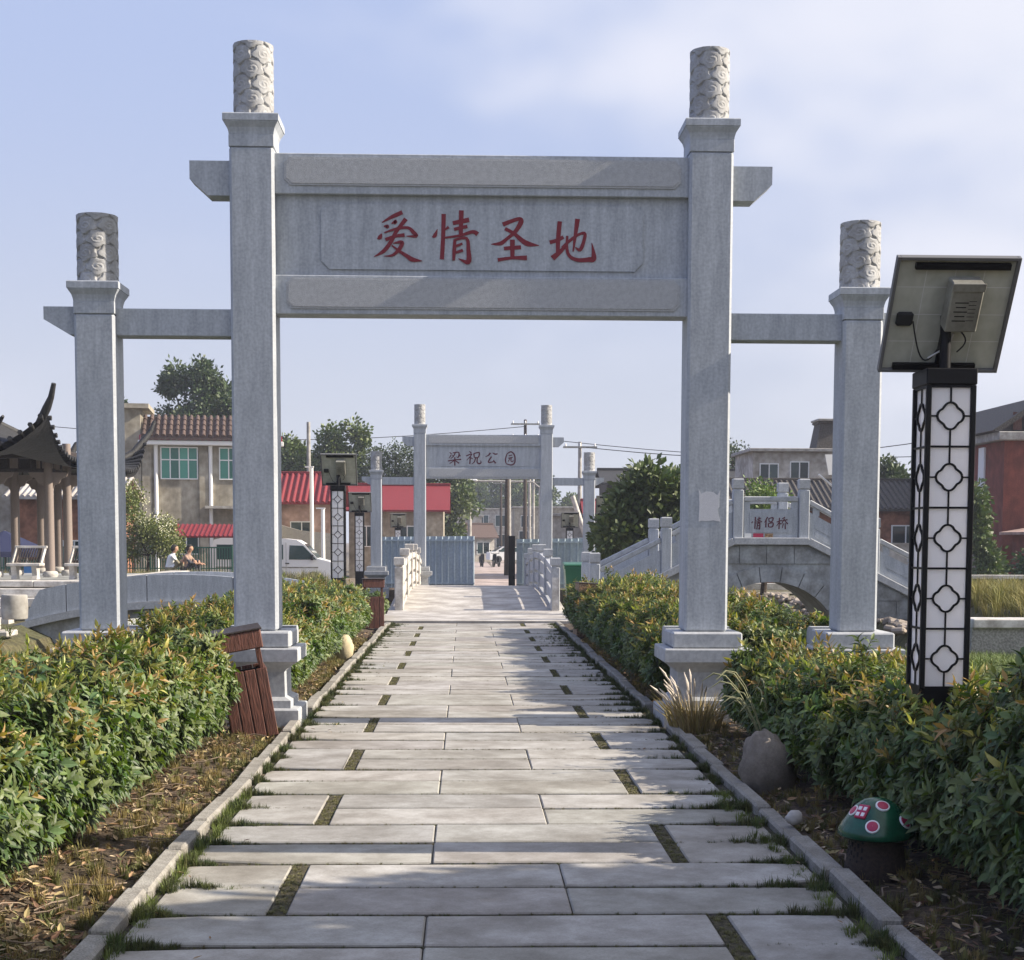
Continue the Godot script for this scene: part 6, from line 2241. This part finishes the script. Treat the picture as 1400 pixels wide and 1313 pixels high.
func street() -> void:
	sheet_fence("blue corrugated site fence left of the far gateway opening", Vector3(-3.1, -0.5, -52.0), 3.4, 2.18, M.fence_blue)
	sheet_fence("pale blue corrugated gate leaf right of the opening", Vector3(1.72, -0.5, -51.9), 1.0, 2.12, M.fence_pale)
	sheet_fence("blue corrugated site fence behind the green wheelie bin", Vector3(2.72, -0.5, -52.2), 1.8, 2.14, M.fence_pale)
	var bp := Geo.new()
	bp.box(Vector3(0, 1.1, 0), Vector3(0.22, 2.25, 0.12), 0.01)
	tag(obj("gate_post", bp, M.black_metal, null, Vector3(1.55, -0.5, -51.4)), "black post at the right of the fence opening", "post")
	van()
	# wheelie bin
	var wb := thing("wheelie_bin", "dark green plastic wheelie bin by the right railing", "bin", Vector3(2.62, 0.0, -36.2))
	var g := Geo.new()
	g.rings([Vector3(0.22, 0.24, 0.06), Vector3(0.29, 0.33, 0.92), Vector3(0.31, 0.35, 0.92), Vector3(0.31, 0.35, 0.98)])
	obj("body", g, M.green_plastic, wb)
	var l := Geo.new()
	l.t = Transform3D(Basis(Vector3.RIGHT, 0.06), Vector3(0, 1.02, 0))
	l.box(Vector3.ZERO, Vector3(0.64, 0.06, 0.74), 0.02)
	l.box(Vector3(0, 0.0, -0.38), Vector3(0.5, 0.05, 0.08), 0.02)
	obj("lid", l, M.green_plastic, wb)
	for x in [-0.24, 0.24]:
		var w := Geo.new()
		w.t = Transform3D(Basis(Vector3.BACK, PI * 0.5), Vector3(x, 0.1, -0.25))
		w.lathe([Vector2(0.001, -0.03), Vector2(0.1, -0.03), Vector2(0.1, 0.03), Vector2(0.001, 0.03)], 14)
		obj("wheel", w, M.rubber, wb)
	var sc := scooter("black scooter seen head on at the left in the fence opening", Vector3(1.25, -0.48, -118.0), 0.1)
	again(sc, "black scooter with pale wheel at the right in the fence opening", Vector3(2.35, -0.48, -117.0), -0.35)
	car("dark parked car at the left of the far street", Vector3(0.2, -0.48, -150.0), 1.35, M.black_metal)
	car("white parked car behind the scooters in the far street", Vector3(4.1, -0.48, -140.0), 0.2, M.van_white)
	# poles: x, d, height, crossarms
	var i := 0
	for q in [[4.55, -118.0, 11.2, 2, "tallest dark utility pole with crossarms rising over the far gateway"], [2.42, -90.0, 6.2, 0, "dark slim pole in the middle of the fence opening"], [3.4, -120.0, 8.0, 1, "pale pole with one crossarm right of the slim dark pole"], [5.6, -135.0, 8.4, 1, "pale concrete pole leaning beside the far gateway's right pillar"], [6.6, -150.0, 8.0, 1, "farthest concrete pole behind the right pillar"], [0.3, -110.0, 5.6, 0, "white flag pole above the left site fence"], [3.9, -170.0, 9.6, 2, "far thin utility pole in the gap"], [7.4, -100.0, 8.4, 1, "concrete pole between the two right pillars"], [-9.6, -95.0, 9.2, 0, "thin white pole among the trees behind the red roof"]]:
		utility_pole(q[4], Vector3(q[0], -0.48, q[1]), q[2], q[3], M.bark if i in [0, 1, 6] else M.concrete)
		i += 1
	var leaner := Geo.new()
	leaner.tube([Vector3(0, 0, 0), Vector3(-1.4, 4.2, 0)], 0.12, 8)
	tag(obj("stay_pole", leaner, M.white_stone, null, Vector3(6.6, -0.48, -75.0)), "slanting pale stay pole between the far right pillars", "pole")
	var fl := thing("street_light", "street light arm reaching over the far road", "street light", Vector3(6.0, -0.48, -125.0))
	var p := Geo.new()
	p.tube([Vector3.ZERO, Vector3(0, 6.3, 0), Vector3(-0.6, 6.75, 0), Vector3(-5.2, 6.8, 0)], 0.08, 8)
	obj("arm", p, M.concrete, fl)
	var hd := Geo.new()
	hd.box(Vector3(-5.5, 6.85, 0), Vector3(0.9, 0.18, 0.3), 0.05)
	obj("lamp_head", hd, M.white_paint, fl)
	var sl := thing("street_light", "small white solar street light beyond the arch bridge", "street light", Vector3(14.2, -0.45, -57.0))
	var p2 := Geo.new()
	p2.tube([Vector3.ZERO, Vector3(0, 4.7, 0)], [0.09, 0.07], 8)
	p2.tube([Vector3(0, 3.6, 0), Vector3(-1.1, 4.5, 0)], 0.04, 6)
	p2.tube([Vector3(0, 3.8, 0), Vector3(0.5, 3.4, 0)], 0.04, 6)
	obj("pole", p2, M.white_paint, sl)
	var sp := Geo.new()
	sp.t = Transform3D(Basis(Vector3.RIGHT, 0.9), Vector3(0, 4.85, 0))
	sp.box(Vector3.ZERO, Vector3(1.6, 0.05, 1.0))
	obj("solar_panel", sp, M.alu, sl)
	# wires
	var w0 := 0
	for q in [[Vector3(4.55, 10.2, -118), Vector3(-30, 9.5, -110), "overhead wire from the tall pole to the left"], [Vector3(4.55, 9.4, -118), Vector3(40, 7.6, -100), "overhead wire from the tall pole to the right"], [Vector3(3.4, 7.0, -120), Vector3(-20, 7.4, -105), "lower overhead wire crossing above the far trees"], [Vector3(7.4, 7.6, -100), Vector3(30, 7.9, -90), "overhead wire above the green shrub at right"], [Vector3(5.6, 7.4, -135), Vector3(3.9, 8.6, -170), "overhead wire running down the far street"]]:
		var g2 := Geo.new()
		var pts := []
		for k in 13:
			var u := k / 12.0
			pts.append(q[0].lerp(q[1], u) - Vector3(0, 1.0 * sin(PI * u), 0))
		g2.tube(pts, 0.028, 5, false)
		tag(obj("overhead_wire", g2, M.wire), q[2], "wire")
		w0 += 1
	# far houses along the street
	flat_house("pale low house with one dark window left in the far street", Vector3(-0.1, -0.5, -165.0), 3.6, 6.0, 4.5, M.pale_plaster, [[0.4, 3.0, 1.4, 1.2, 2, 0.0]], M.pane)
	flat_house("grey two storey house in the middle of the far street", Vector3(3.3, -0.5, -185.0), 4.6, 8.0, 5.6, M.concrete, [[-1.2, 4.3, 1.2, 1.3, 2, 0.0], [0.8, 4.3, 1.2, 1.3, 2, 0.0], [0.9, 1.6, 1.2, 2.2, 1, 0.0]], M.pane)
	gable_house("small shop with a brown hipped roof at the far street corner", Vector3(1.2, -0.5, -145.0), 0.3, 2.2, 3.0, 2.4, 1.0, M.pale_plaster, M.tile_brown, 0.0, [[0.0, 1.3, 1.2, 1.1, 2, 0.0]], M.pane)
	flat_house("brown two storey house with dark doorway right in the far street", Vector3(8.4, -0.5, -165.0), 6.6, 8.0, 5.4, M.plaster, [[-2.2, 1.7, 1.2, 2.6, 1, 0.0], [-2.0, 4.0, 1.2, 1.2, 2, 0.0], [0.8, 4.0, 1.2, 1.2, 2, 0.0]], M.pane)
	flat_house("white gabled outbuilding seen between the far right pillars", Vector3(6.2, -0.5, -88.0), 3.0, 4.0, 3.4, M.pale_plaster, [[0.5, 1.7, 0.9, 1.0, 1, 0.0]], M.pane)
	gable_house("red walled shed behind the far right pillar", Vector3(9.2, -0.5, -92.0), 0.0, 4.0, 4.0, 3.4, 0.9, M.brick_red, M.red_metal, 0.0, [[-0.6, 1.6, 0.9, 1.2, 1, 0.0]], M.pane)

# ---------------------------------------------------------------- trees
func woods() -> void:
	clumps = [clump(1, 26, 0.42, 0.26, 0.075), clump(2, 22, 0.40, 0.34, 0.085), clump(3, 30, 0.5, 0.16, 0.05)]
	var dark := Color(0.055, 0.088, 0.032)
	var mid := Color(0.095, 0.135, 0.04)
	var pale := Color(0.12, 0.16, 0.05)
	# poplars behind the plastered house
	tree("poplar_tree", "tall dark poplar standing behind the plastered house", "tree", Vector3(-15.9, -0.5, -95.0), 0.3, 6.5, [[Vector3(-1.0, 8.6, 0), Vector3(2.0, 2.4, 2.0), 240], [Vector3(-0.5, 10.6, 0), Vector3(1.5, 2.4, 1.6), 190], [Vector3(1.0, 9.4, 0), Vector3(1.6, 2.3, 1.6), 190], [Vector3(-1.8, 11.0, 0), Vector3(0.8, 1.6, 0.9), 70]], dark * 1.05, 1.0, 41, "trees behind the village")
	tree("poplar_tree", "second dark poplar at the right end of the plastered house", "tree", Vector3(-14.0, -0.5, -92.0), 0.26, 6.0, [[Vector3(0.2, 8.0, 0), Vector3(1.3, 2.2, 1.5), 170], [Vector3(0.2, 10.0, 0), Vector3(0.9, 1.8, 1.2), 110]], dark * 1.15, 1.0, 42, "trees behind the village")
	tree("conifer_tree", "dark tree top behind the stair tower of the plastered house", "tree", Vector3(-20.3, -0.5, -90.0), 0.22, 5.0, [[Vector3(0, 7.2, 0), Vector3(1.2, 1.7, 1.2), 130], [Vector3(0.3, 8.6, 0), Vector3(0.7, 1.3, 0.7), 60]], dark, 0.9, 43, "trees behind the village")
	# trees behind the red roofs
	tree("broad_tree", "loose mid green tree behind the ribbed red roof", "tree", Vector3(-10.9, -0.5, -100.0), 0.25, 4.5, [[Vector3(-1.2, 6.6, 0), Vector3(1.8, 1.7, 1.8), 150], [Vector3(0.8, 6.0, 0), Vector3(1.5, 1.6, 1.6), 120], [Vector3(-0.4, 7.9, 0), Vector3(0.8, 1.0, 0.9), 50]], mid, 1.0, 44, "trees behind the village")
	tree("broad_tree", "feathery mid green tree with two peaks behind the nearer diamond lamp", "tree", Vector3(-8.9, -0.5, -98.0), 0.28, 5.0, [[Vector3(0.2, 7.6, 0), Vector3(1.2, 2.0, 1.2), 150], [Vector3(1.9, 7.5, 0), Vector3(0.8, 1.8, 0.9), 80], [Vector3(-1.2, 6.2, 0), Vector3(1.2, 1.5, 1.3), 90], [Vector3(1.4, 5.6, 0), Vector3(1.8, 1.5, 1.6), 140]], mid * 1.05, 1.0, 45, "trees behind the village")
	tree("pine_tree", "dark layered pine behind the far gateway's left pillars", "tree", Vector3(-4.3, -0.5, -96.0), 0.3, 5.0, [[Vector3(0, 7.2, 0), Vector3(1.6, 0.6, 1.4), 110], [Vector3(-1.2, 6.2, 0), Vector3(1.6, 0.6, 1.4), 110], [Vector3(1.4, 6.4, 0), Vector3(1.6, 0.7, 1.4), 110], [Vector3(0.2, 5.2, 0), Vector3(2.4, 0.9, 1.8), 170], [Vector3(-1.4, 4.4, 0), Vector3(1.6, 0.8, 1.4), 100]], dark * 0.9, 0.85, 46, "trees behind the village", 2)
	tree("broad_tree", "green tree rising behind the long red roof by the far gateway", "tree", Vector3(-1.4, -0.5, -100.0), 0.3, 4.0, [[Vector3(-0.3, 5.8, 0), Vector3(1.6, 1.9, 1.6), 170], [Vector3(0.6, 4.0, 0), Vector3(1.6, 1.6, 1.6), 120]], mid * 0.9, 1.0, 47, "trees behind the village")
	# far wood seen below the far gateway's beam
	var first: Node3D = null
	var k := 0
	rng.seed = 71
	var kinds := ["rounded far tree", "bushy far tree", "broad far tree", "dense far tree"]
	for q in [[-6.0, 215.0, 1.3], [-1.5, 225.0, 1.35], [2.5, 235.0, 1.45], [6.5, 220.0, 1.3], [10.5, 230.0, 1.35], [14.5, 215.0, 0.95], [18.0, 225.0, 0.9], [-10.0, 205.0, 0.95], [23.0, 230.0, 1.0], [-3.8, 190.0, 0.8], [9.0, 190.0, 0.75], [28.0, 220.0, 1.0]]:
		var L: String = "%s, %s in the wood beyond the village" % [kinds[k % 4], ["far left", "left of the road line", "above the grey house", "over the street poles", "behind the gateway's right pillar", "between the right pillars", "right of the right pillars", "behind the red roof", "behind the right shrub", "before the others at left", "before the others at right", "behind the arch bridge"][k]]
		if first == null:
			first = tree("wood_tree", L, "tree", Vector3(q[0], -0.5, -q[1]), 0.35, 4.0, [[Vector3(-1.4, 5.6, 0), Vector3(2.3, 2.2, 2.2), 170], [Vector3(1.6, 5.4, 0), Vector3(2.2, 2.1, 2.2), 160], [Vector3(0.2, 7.2, 0), Vector3(1.9, 1.6, 1.9), 120], [Vector3(0.0, 3.4, 0.6), Vector3(3.0, 1.6, 2.2), 160]], mid * 0.95, 1.25, 51, "far wood beyond the village")
			first.scale = Vector3.ONE * q[2]
		else:
			again(first, L, Vector3(q[0], -0.5, -q[1]), k * 1.9, q[2])
		k += 1
	# big-leaved shrub right of the far gateway
	tree("loquat_shrub", "large glossy leaved shrub right of the far gateway", "shrub", Vector3(4.75, 0.0, -40.5), 0.12, 1.4, [[Vector3(-0.45, 1.5, 0), Vector3(0.85, 1.1, 0.9), 330], [Vector3(0.5, 1.9, 0), Vector3(0.9, 1.2, 0.9), 380], [Vector3(-0.35, 2.8, 0), Vector3(0.45, 0.75, 0.5), 110], [Vector3(0.25, 2.75, 0), Vector3(0.75, 0.65, 0.7), 160], [Vector3(1.0, 2.2, 0), Vector3(0.5, 0.8, 0.6), 110]], Color(0.085, 0.12, 0.035), 0.62, 61, "", 1)
	tree("dark_shrub", "dark shrub behind the right rail of the arch bridge", "shrub", Vector3(6.2, -0.2, -46.0), 0.1, 1.2, [[Vector3(0, 2.2, 0), Vector3(0.7, 1.4, 0.7), 190], [Vector3(0.2, 3.2, 0), Vector3(0.5, 0.7, 0.5), 70]], dark, 0.7, 62)
	tree("willow_bush", "light green feathery bush above the arch bridge railing", "bush", Vector3(8.55, 0.0, -44.0), 0.08, 1.4, [[Vector3(0, 2.2, 0), Vector3(0.62, 0.75, 0.6), 150], [Vector3(0.1, 2.9, 0), Vector3(0.4, 0.5, 0.4), 60], [Vector3(0, 1.4, 0), Vector3(0.7, 0.7, 0.6), 90]], Color(0.15, 0.22, 0.055), 0.6, 63, "", 2)
	tree("pine_tree", "dark layered tree leaning over the pale two storey house", "tree", Vector3(15.8, -0.5, -90.0), 0.25, 4.6, [[Vector3(-0.2, 7.2, 0), Vector3(1.3, 0.8, 1.2), 110], [Vector3(0.9, 6.4, 0), Vector3(1.4, 0.9, 1.3), 120], [Vector3(-1.2, 5.6, 0), Vector3(1.3, 0.6, 1.0), 80], [Vector3(-2.4, 5.0, 0), Vector3(0.9, 0.4, 0.8), 40]], dark * 0.9, 0.85, 64, "trees behind the village", 2)
	tree("dark_tree", "dark round tree behind the tiled roof at right of the outer pillar", "tree", Vector3(20.9, -0.5, -76.0), 0.2, 3.4, [[Vector3(-1.4, 4.4, 0), Vector3(1.1, 0.8, 1.0), 90], [Vector3(0.5, 5.2, 0), Vector3(1.0, 1.6, 1.0), 120], [Vector3(1.6, 4.3, 0), Vector3(1.0, 0.9, 1.0), 80]], dark, 0.9, 65, "trees behind the village")
	tree("vine_shrub", "green climbing shrub against the red brick house", "shrub", Vector3(18.2, -0.3, -54.0), 0.1, 1.5, [[Vector3(0, 2.6, 0), Vector3(0.5, 1.5, 0.5), 150], [Vector3(0.2, 1.0, 0), Vector3(0.7, 0.9, 0.6), 110]], mid, 0.7, 66)
	tree("garden_shrub", "low dark shrubs before the rust red shed", "shrub", Vector3(18.8, 0.0, -47.0), 0.1, 0.6, [[Vector3(-1.2, 0.9, 0), Vector3(0.9, 0.7, 0.6), 120], [Vector3(0.6, 0.8, 0), Vector3(1.0, 0.6, 0.6), 120], [Vector3(2.0, 0.9, 0), Vector3(0.8, 0.6, 0.6), 90]], dark * 1.1, 0.6, 67)
	# flowering shrubs beyond the left bridge
	var fs := tree("flowering_shrub", "pale flowering shrub in front of the plastered house", "shrub", Vector3(-11.3, -0.3, -55.0), 0.07, 1.3, [[Vector3(0.3, 2.0, 0), Vector3(0.75, 0.65, 0.7), 130], [Vector3(-0.6, 2.8, 0), Vector3(0.55, 0.95, 0.6), 110], [Vector3(0.7, 1.8, 0), Vector3(0.5, 0.45, 0.5), 60], [Vector3(-0.9, 1.6, 0), Vector3(0.5, 0.5, 0.5), 60]], Color(0.16, 0.19, 0.05), 0.6, 68, "", 2)
	var P := []
	var C := []
	var r := RandomNumberGenerator.new()
	r.seed = 8
	for i in 60:
		var d := Vector3(r.randfn(), r.randfn(), r.randfn()).normalized()
		var c := Vector3(0.3, 2.0, 0) if i % 2 else Vector3(-0.6, 2.8, 0)
		P.append(Transform3D(Basis(d, r.randf() * TAU).scaled(Vector3.ONE * 0.35), c + d * Vector3(0.7, 0.8, 0.7)))
		C.append(Color(0.7, 0.68, 0.5))
	many("blossom", clumps[2], M.tree_leaf, P, C, fs)
	# the tree outside the frame at right whose shade falls over the near path
	tree("plane_tree", "leafy tree just outside the right edge shading the near path", "tree", Vector3(6.6, 0.0, -5.6), 0.13, 2.4, [[Vector3(-0.4, 3.1, -0.4), Vector3(1.2, 0.7, 0.9), 240], [Vector3(0.3, 3.9, 0.5), Vector3(1.2, 0.8, 0.9), 200], [Vector3(-0.9, 2.6, 0.7), Vector3(0.9, 0.6, 0.8), 130], [Vector3(0.9, 2.9, 0.0), Vector3(0.9, 0.7, 0.8), 130]], mid, 0.8, 70)

# ---------------------------------------------------------------- people
func surface_nets(bones: Array, cell: float, tint: Callable) -> Geo:
	# bones: [a, b, ra, rb]; smooth union of tapered capsules
	var lo := Vector3.ONE * 1e9
	var hi := Vector3.ONE * -1e9
	for b in bones:
		var m: float = maxf(b[2], b[3]) + cell * 2.5
		lo = lo.min(b[0] - Vector3.ONE * m).min(b[1] - Vector3.ONE * m)
		hi = hi.max(b[0] + Vector3.ONE * m).max(b[1] + Vector3.ONE * m)
	var n := Vector3i(((hi - lo) / cell).ceil()) + Vector3i.ONE
	var field := PackedFloat32Array()
	field.resize(n.x * n.y * n.z)
	var kk := 0.03
	var sdf := func(p: Vector3) -> float:
		var d := 1e9
		for b in bones:
			var ab: Vector3 = b[1] - b[0]
			var t := clampf((p - b[0]).dot(ab) / maxf(ab.length_squared(), 1e-9), 0.0, 1.0)
			var e: float = (p - b[0] - ab * t).length() - lerpf(b[2], b[3], t)
			var h := clampf(0.5 + 0.5 * (d - e) / kk, 0.0, 1.0)
			d = lerpf(d, e, h) - kk * h * (1.0 - h) if d < 1e8 else e
		return d
	for z in n.z:
		for y in n.y:
			for x in n.x:
				field[(z * n.y + y) * n.x + x] = sdf.call(lo + Vector3(x, y, z) * cell)
	var at := {}
	var nrm := {}
	for z in n.z - 1:
		for y in n.y - 1:
			for x in n.x - 1:
				var sum := Vector3.ZERO
				var cnt := 0
				var v := []
				for i in 8:
					v.append(field[((z + (i >> 2)) * n.y + y + ((i >> 1) & 1)) * n.x + x + (i & 1)])
				for e in [[0, 1], [2, 3], [4, 5], [6, 7], [0, 2], [1, 3], [4, 6], [5, 7], [0, 4], [1, 5], [2, 6], [3, 7]]:
					var a: float = v[e[0]]
					var b: float = v[e[1]]
					if (a < 0.0) != (b < 0.0):
						var t := a / (a - b)
						var A := Vector3(e[0] & 1, (e[0] >> 1) & 1, e[0] >> 2)
						var B := Vector3(e[1] & 1, (e[1] >> 1) & 1, e[1] >> 2)
						sum += A.lerp(B, t)
						cnt += 1
				if cnt > 0:
					var p := lo + (Vector3(x, y, z) + sum / cnt) * cell
					at[Vector3i(x, y, z)] = p
					var h := cell * 0.5
					nrm[Vector3i(x, y, z)] = Vector3(sdf.call(p + Vector3(h, 0, 0)) - sdf.call(p - Vector3(h, 0, 0)), sdf.call(p + Vector3(0, h, 0)) - sdf.call(p - Vector3(0, h, 0)), sdf.call(p + Vector3(0, 0, h)) - sdf.call(p - Vector3(0, 0, h))).normalized()
	var g := Geo.new()
	for key in at:
		for ax in 3:
			var e := Vector3i.ZERO
			e[ax] = 1
			var q: Vector3i = key + e
			if q.x >= n.x or q.y >= n.y or q.z >= n.z:
				continue
			var a := field[(key.z * n.y + key.y) * n.x + key.x]
			var b := field[(q.z * n.y + q.y) * n.x + q.x]
			if (a < 0.0) == (b < 0.0):
				continue
			var u := Vector3i.ZERO
			u[(ax + 1) % 3] = 1
			var w := Vector3i.ZERO
			w[(ax + 2) % 3] = 1
			var c := [key, key - u, key - u - w, key - w]
			if not (at.has(c[1]) and at.has(c[2]) and at.has(c[3])):
				continue
			g.col = tint.call((at[c[0]] + at[c[2]]) * 0.5)
			g.smooth(at[c[0]], at[c[1]], at[c[2]], at[c[3]], nrm[c[0]], nrm[c[1]], nrm[c[2]], nrm[c[3]])
	return g

func person(label: String, at: Vector3, turn: float, shirt: Color, trousers: Color, reach: float) -> void:
	var t := thing("person", label, "person", at, turn)
	var hip := Vector3(0, 0.12, 0)
	var chest := Vector3(0.10, 0.50, 0)
	var neck := Vector3(0.15, 0.64, 0)
	var head := Vector3(0.19, 0.79, 0)
	var bones := [[hip, chest, 0.15, 0.155], [chest, neck, 0.13, 0.06], [neck, head, 0.052, 0.06], [head, head + Vector3(0.02, 0.05, 0), 0.09, 0.10], [head + Vector3(0.09, -0.01, 0), head + Vector3(0.115, -0.02, 0), 0.02, 0.012]]
	for s in [-1.0, 1.0]:
		var sh := chest + Vector3(0.02, 0.06, s * 0.18)
		var el := sh + Vector3(0.18, -0.20, s * 0.05)
		var wr := Vector3(0.45 + reach, 0.36 - reach * 0.3, s * 0.10)
		bones.append([sh, el, 0.055, 0.045])
		bones.append([el, wr, 0.043, 0.032])
		bones.append([wr, wr + Vector3(0.07, -0.01, 0), 0.034, 0.03])
		for f in 4:
			bones.append([wr + Vector3(0.06, 0.0, (f - 1.5) * 0.019), wr + Vector3(0.14 - absf(f - 1.5) * 0.01, -0.03, (f - 1.5) * 0.022), 0.010, 0.008])
		bones.append([wr + Vector3(0.02, 0, -s * 0.025), wr + Vector3(0.07, -0.01, -s * 0.06), 0.011, 0.009])
		var h := hip + Vector3(0.02, 0, s * 0.10)
		var kn := Vector3(0.42, 0.40, s * 0.13)
		var an := Vector3(0.50, 0.02, s * 0.12)
		bones.append([h, kn, 0.095, 0.065])
		bones.append([kn, an, 0.06, 0.042])
		bones.append([an, an + Vector3(0.17, -0.03, 0), 0.042, 0.035])
	var skin := Color(0.42, 0.24, 0.16)
	var tint := func(p: Vector3) -> Color:
		if p.y > 0.67 and p.x < 0.45:
			return skin
		if p.x > 0.36 and p.y > 0.25 and absf(p.z) < 0.30 and p.y < 0.60 and p.x > 0.30 + (0.5 - p.y):
			if absf(p.z) < 0.16 and p.y < 0.47 and p.x < 0.47:
				return trousers
			return skin
		if p.y < 0.08 and p.x > 0.4:
			return Color(0.03, 0.03, 0.03)
		if p.y < 0.22 or (p.x > 0.17 and p.y < 0.47 and absf(p.z) > 0.02):
			return trousers
		return shirt
	obj("body", surface_nets(bones, 0.026, tint), M.body, t)
	var hair := surface_nets([[head + Vector3(-0.02, 0.05, 0), head + Vector3(0.0, 0.09, 0), 0.105, 0.098], [head + Vector3(-0.05, 0.0, 0), head + Vector3(-0.04, 0.06, 0), 0.08, 0.09]], 0.03, func(_p): return Color(0.02, 0.017, 0.015))
	obj("hair", hair, M.body, t)

func people() -> void:
	var b := Geo.new()
	b.box(Vector3(0, 0.1, 0), Vector3(3.4, 0.3, 0.5), 0.03)
	b.box(Vector3(0, -0.3, 0), Vector3(3.2, 0.6, 0.4))
	tag(obj("low_kerb_wall", b, M.concrete, null, Vector3(-9.3, 0.18, -52.0)), "low concrete ledge beyond the left bridge", "ledge")
	person("seated person in white shirt facing right beyond the left bridge", Vector3(-9.95, 0.43, -52.0), 0.15, Color(0.72, 0.72, 0.72), Color(0.20, 0.18, 0.12), 0.0)
	person("seated person in tan top reaching forward, right of the white shirted one", Vector3(-9.45, 0.43, -52.1), -0.25, Color(0.30, 0.20, 0.15), Color(0.05, 0.05, 0.06), 0.12)

# ---------------------------------------------------------------- all together
func _ready() -> void:
	outlook()
	materials()
	ground()
	path()
	gateway("large grey stone gateway with four red characters over the near path", Vector3(0.142, 0.035, -13.3), ["love", "feeling", "holy", "land"], false)
	gateway("farther grey stone gateway with dark red characters beyond the footbridge", Vector3(0.543, -0.014, -47.55), ["beam", "wish", "public", "garden"], true)
	footbridge()
	arch_bridge()
	left_bridge()
	pavilion()
	village()
	street()
	lantern_column("tall lattice lamp column with quatrefoils standing in the right hedge", Vector3(2.435, 0.0, -7.83), true)
	var dl := lantern_column("nearer diamond lattice lamp column left of the far gateway", Vector3(-2.22, 0.06, -27.0), false)
	again(dl, "second diamond lattice lamp column, partly behind the far left pillar", Vector3(-2.90, -0.14, -42.3))
	again(dl, "farthest lamp column rising above the blue fence at left", Vector3(-2.62, -0.42, -60.0))
	again(dl, "diamond lattice lamp column in front of the glossy shrub at right", Vector3(3.95, -0.18, -43.2))
	again(dl, "lamp column rising above the fence between the far right pillars", Vector3(3.65, -0.45, -54.0))
	make_shoots()
	hedge("wide yellow tipped hedge in the left foreground before the gateway", -6.2, -1.99, 4.6, 12.4, 0.95, 101, 330.0, 480.0, 0.56)
	hedge("hedge on the left between the near gateway and the footbridge", -3.3, -1.76, 14.2, 26.2, 0.88, 102, 240.0, 360.0, 0.52)
	hedge("wide hedge in the right foreground around the tall lamp", 2.24, 3.35, 4.4, 12.6, 0.76, 103, 340.0, 480.0, 0.5, 1.0)
	hedge("hedge on the right between the near gateway and the footbridge", 1.92, 3.5, 14.3, 27.5, 0.95, 104, 240.0, 360.0, 0.52)
	hedge("small hedge patch by the left litter bin at the footbridge", -2.6, -1.7, 29.0, 31.5, 0.65, 105, 90.0, 120.0, 0.35)
	woods()
	litter_bin("brown slatted litter bin leaning on the near left pillar base", Vector3(-1.73, -0.02, -12.6), 0.2, Vector3(0.04, 0, 0.17), M.brown_wood)
	litter_bin("brown litter bin upright in the left hedge by the footbridge", Vector3(-1.65, 0.0, -27.6), 0.1, Vector3.ZERO, M.brown_wood)
	litter_bin("tan topped litter bin standing in the right hedge near the footbridge", Vector3(1.98, 0.0, -25.2), 0.1, Vector3(0, 0, -0.05), M.tan_wood)
	mushroom()
	stones()
	paper_notice()
	fountain_grass()
	small_growth()
	people()
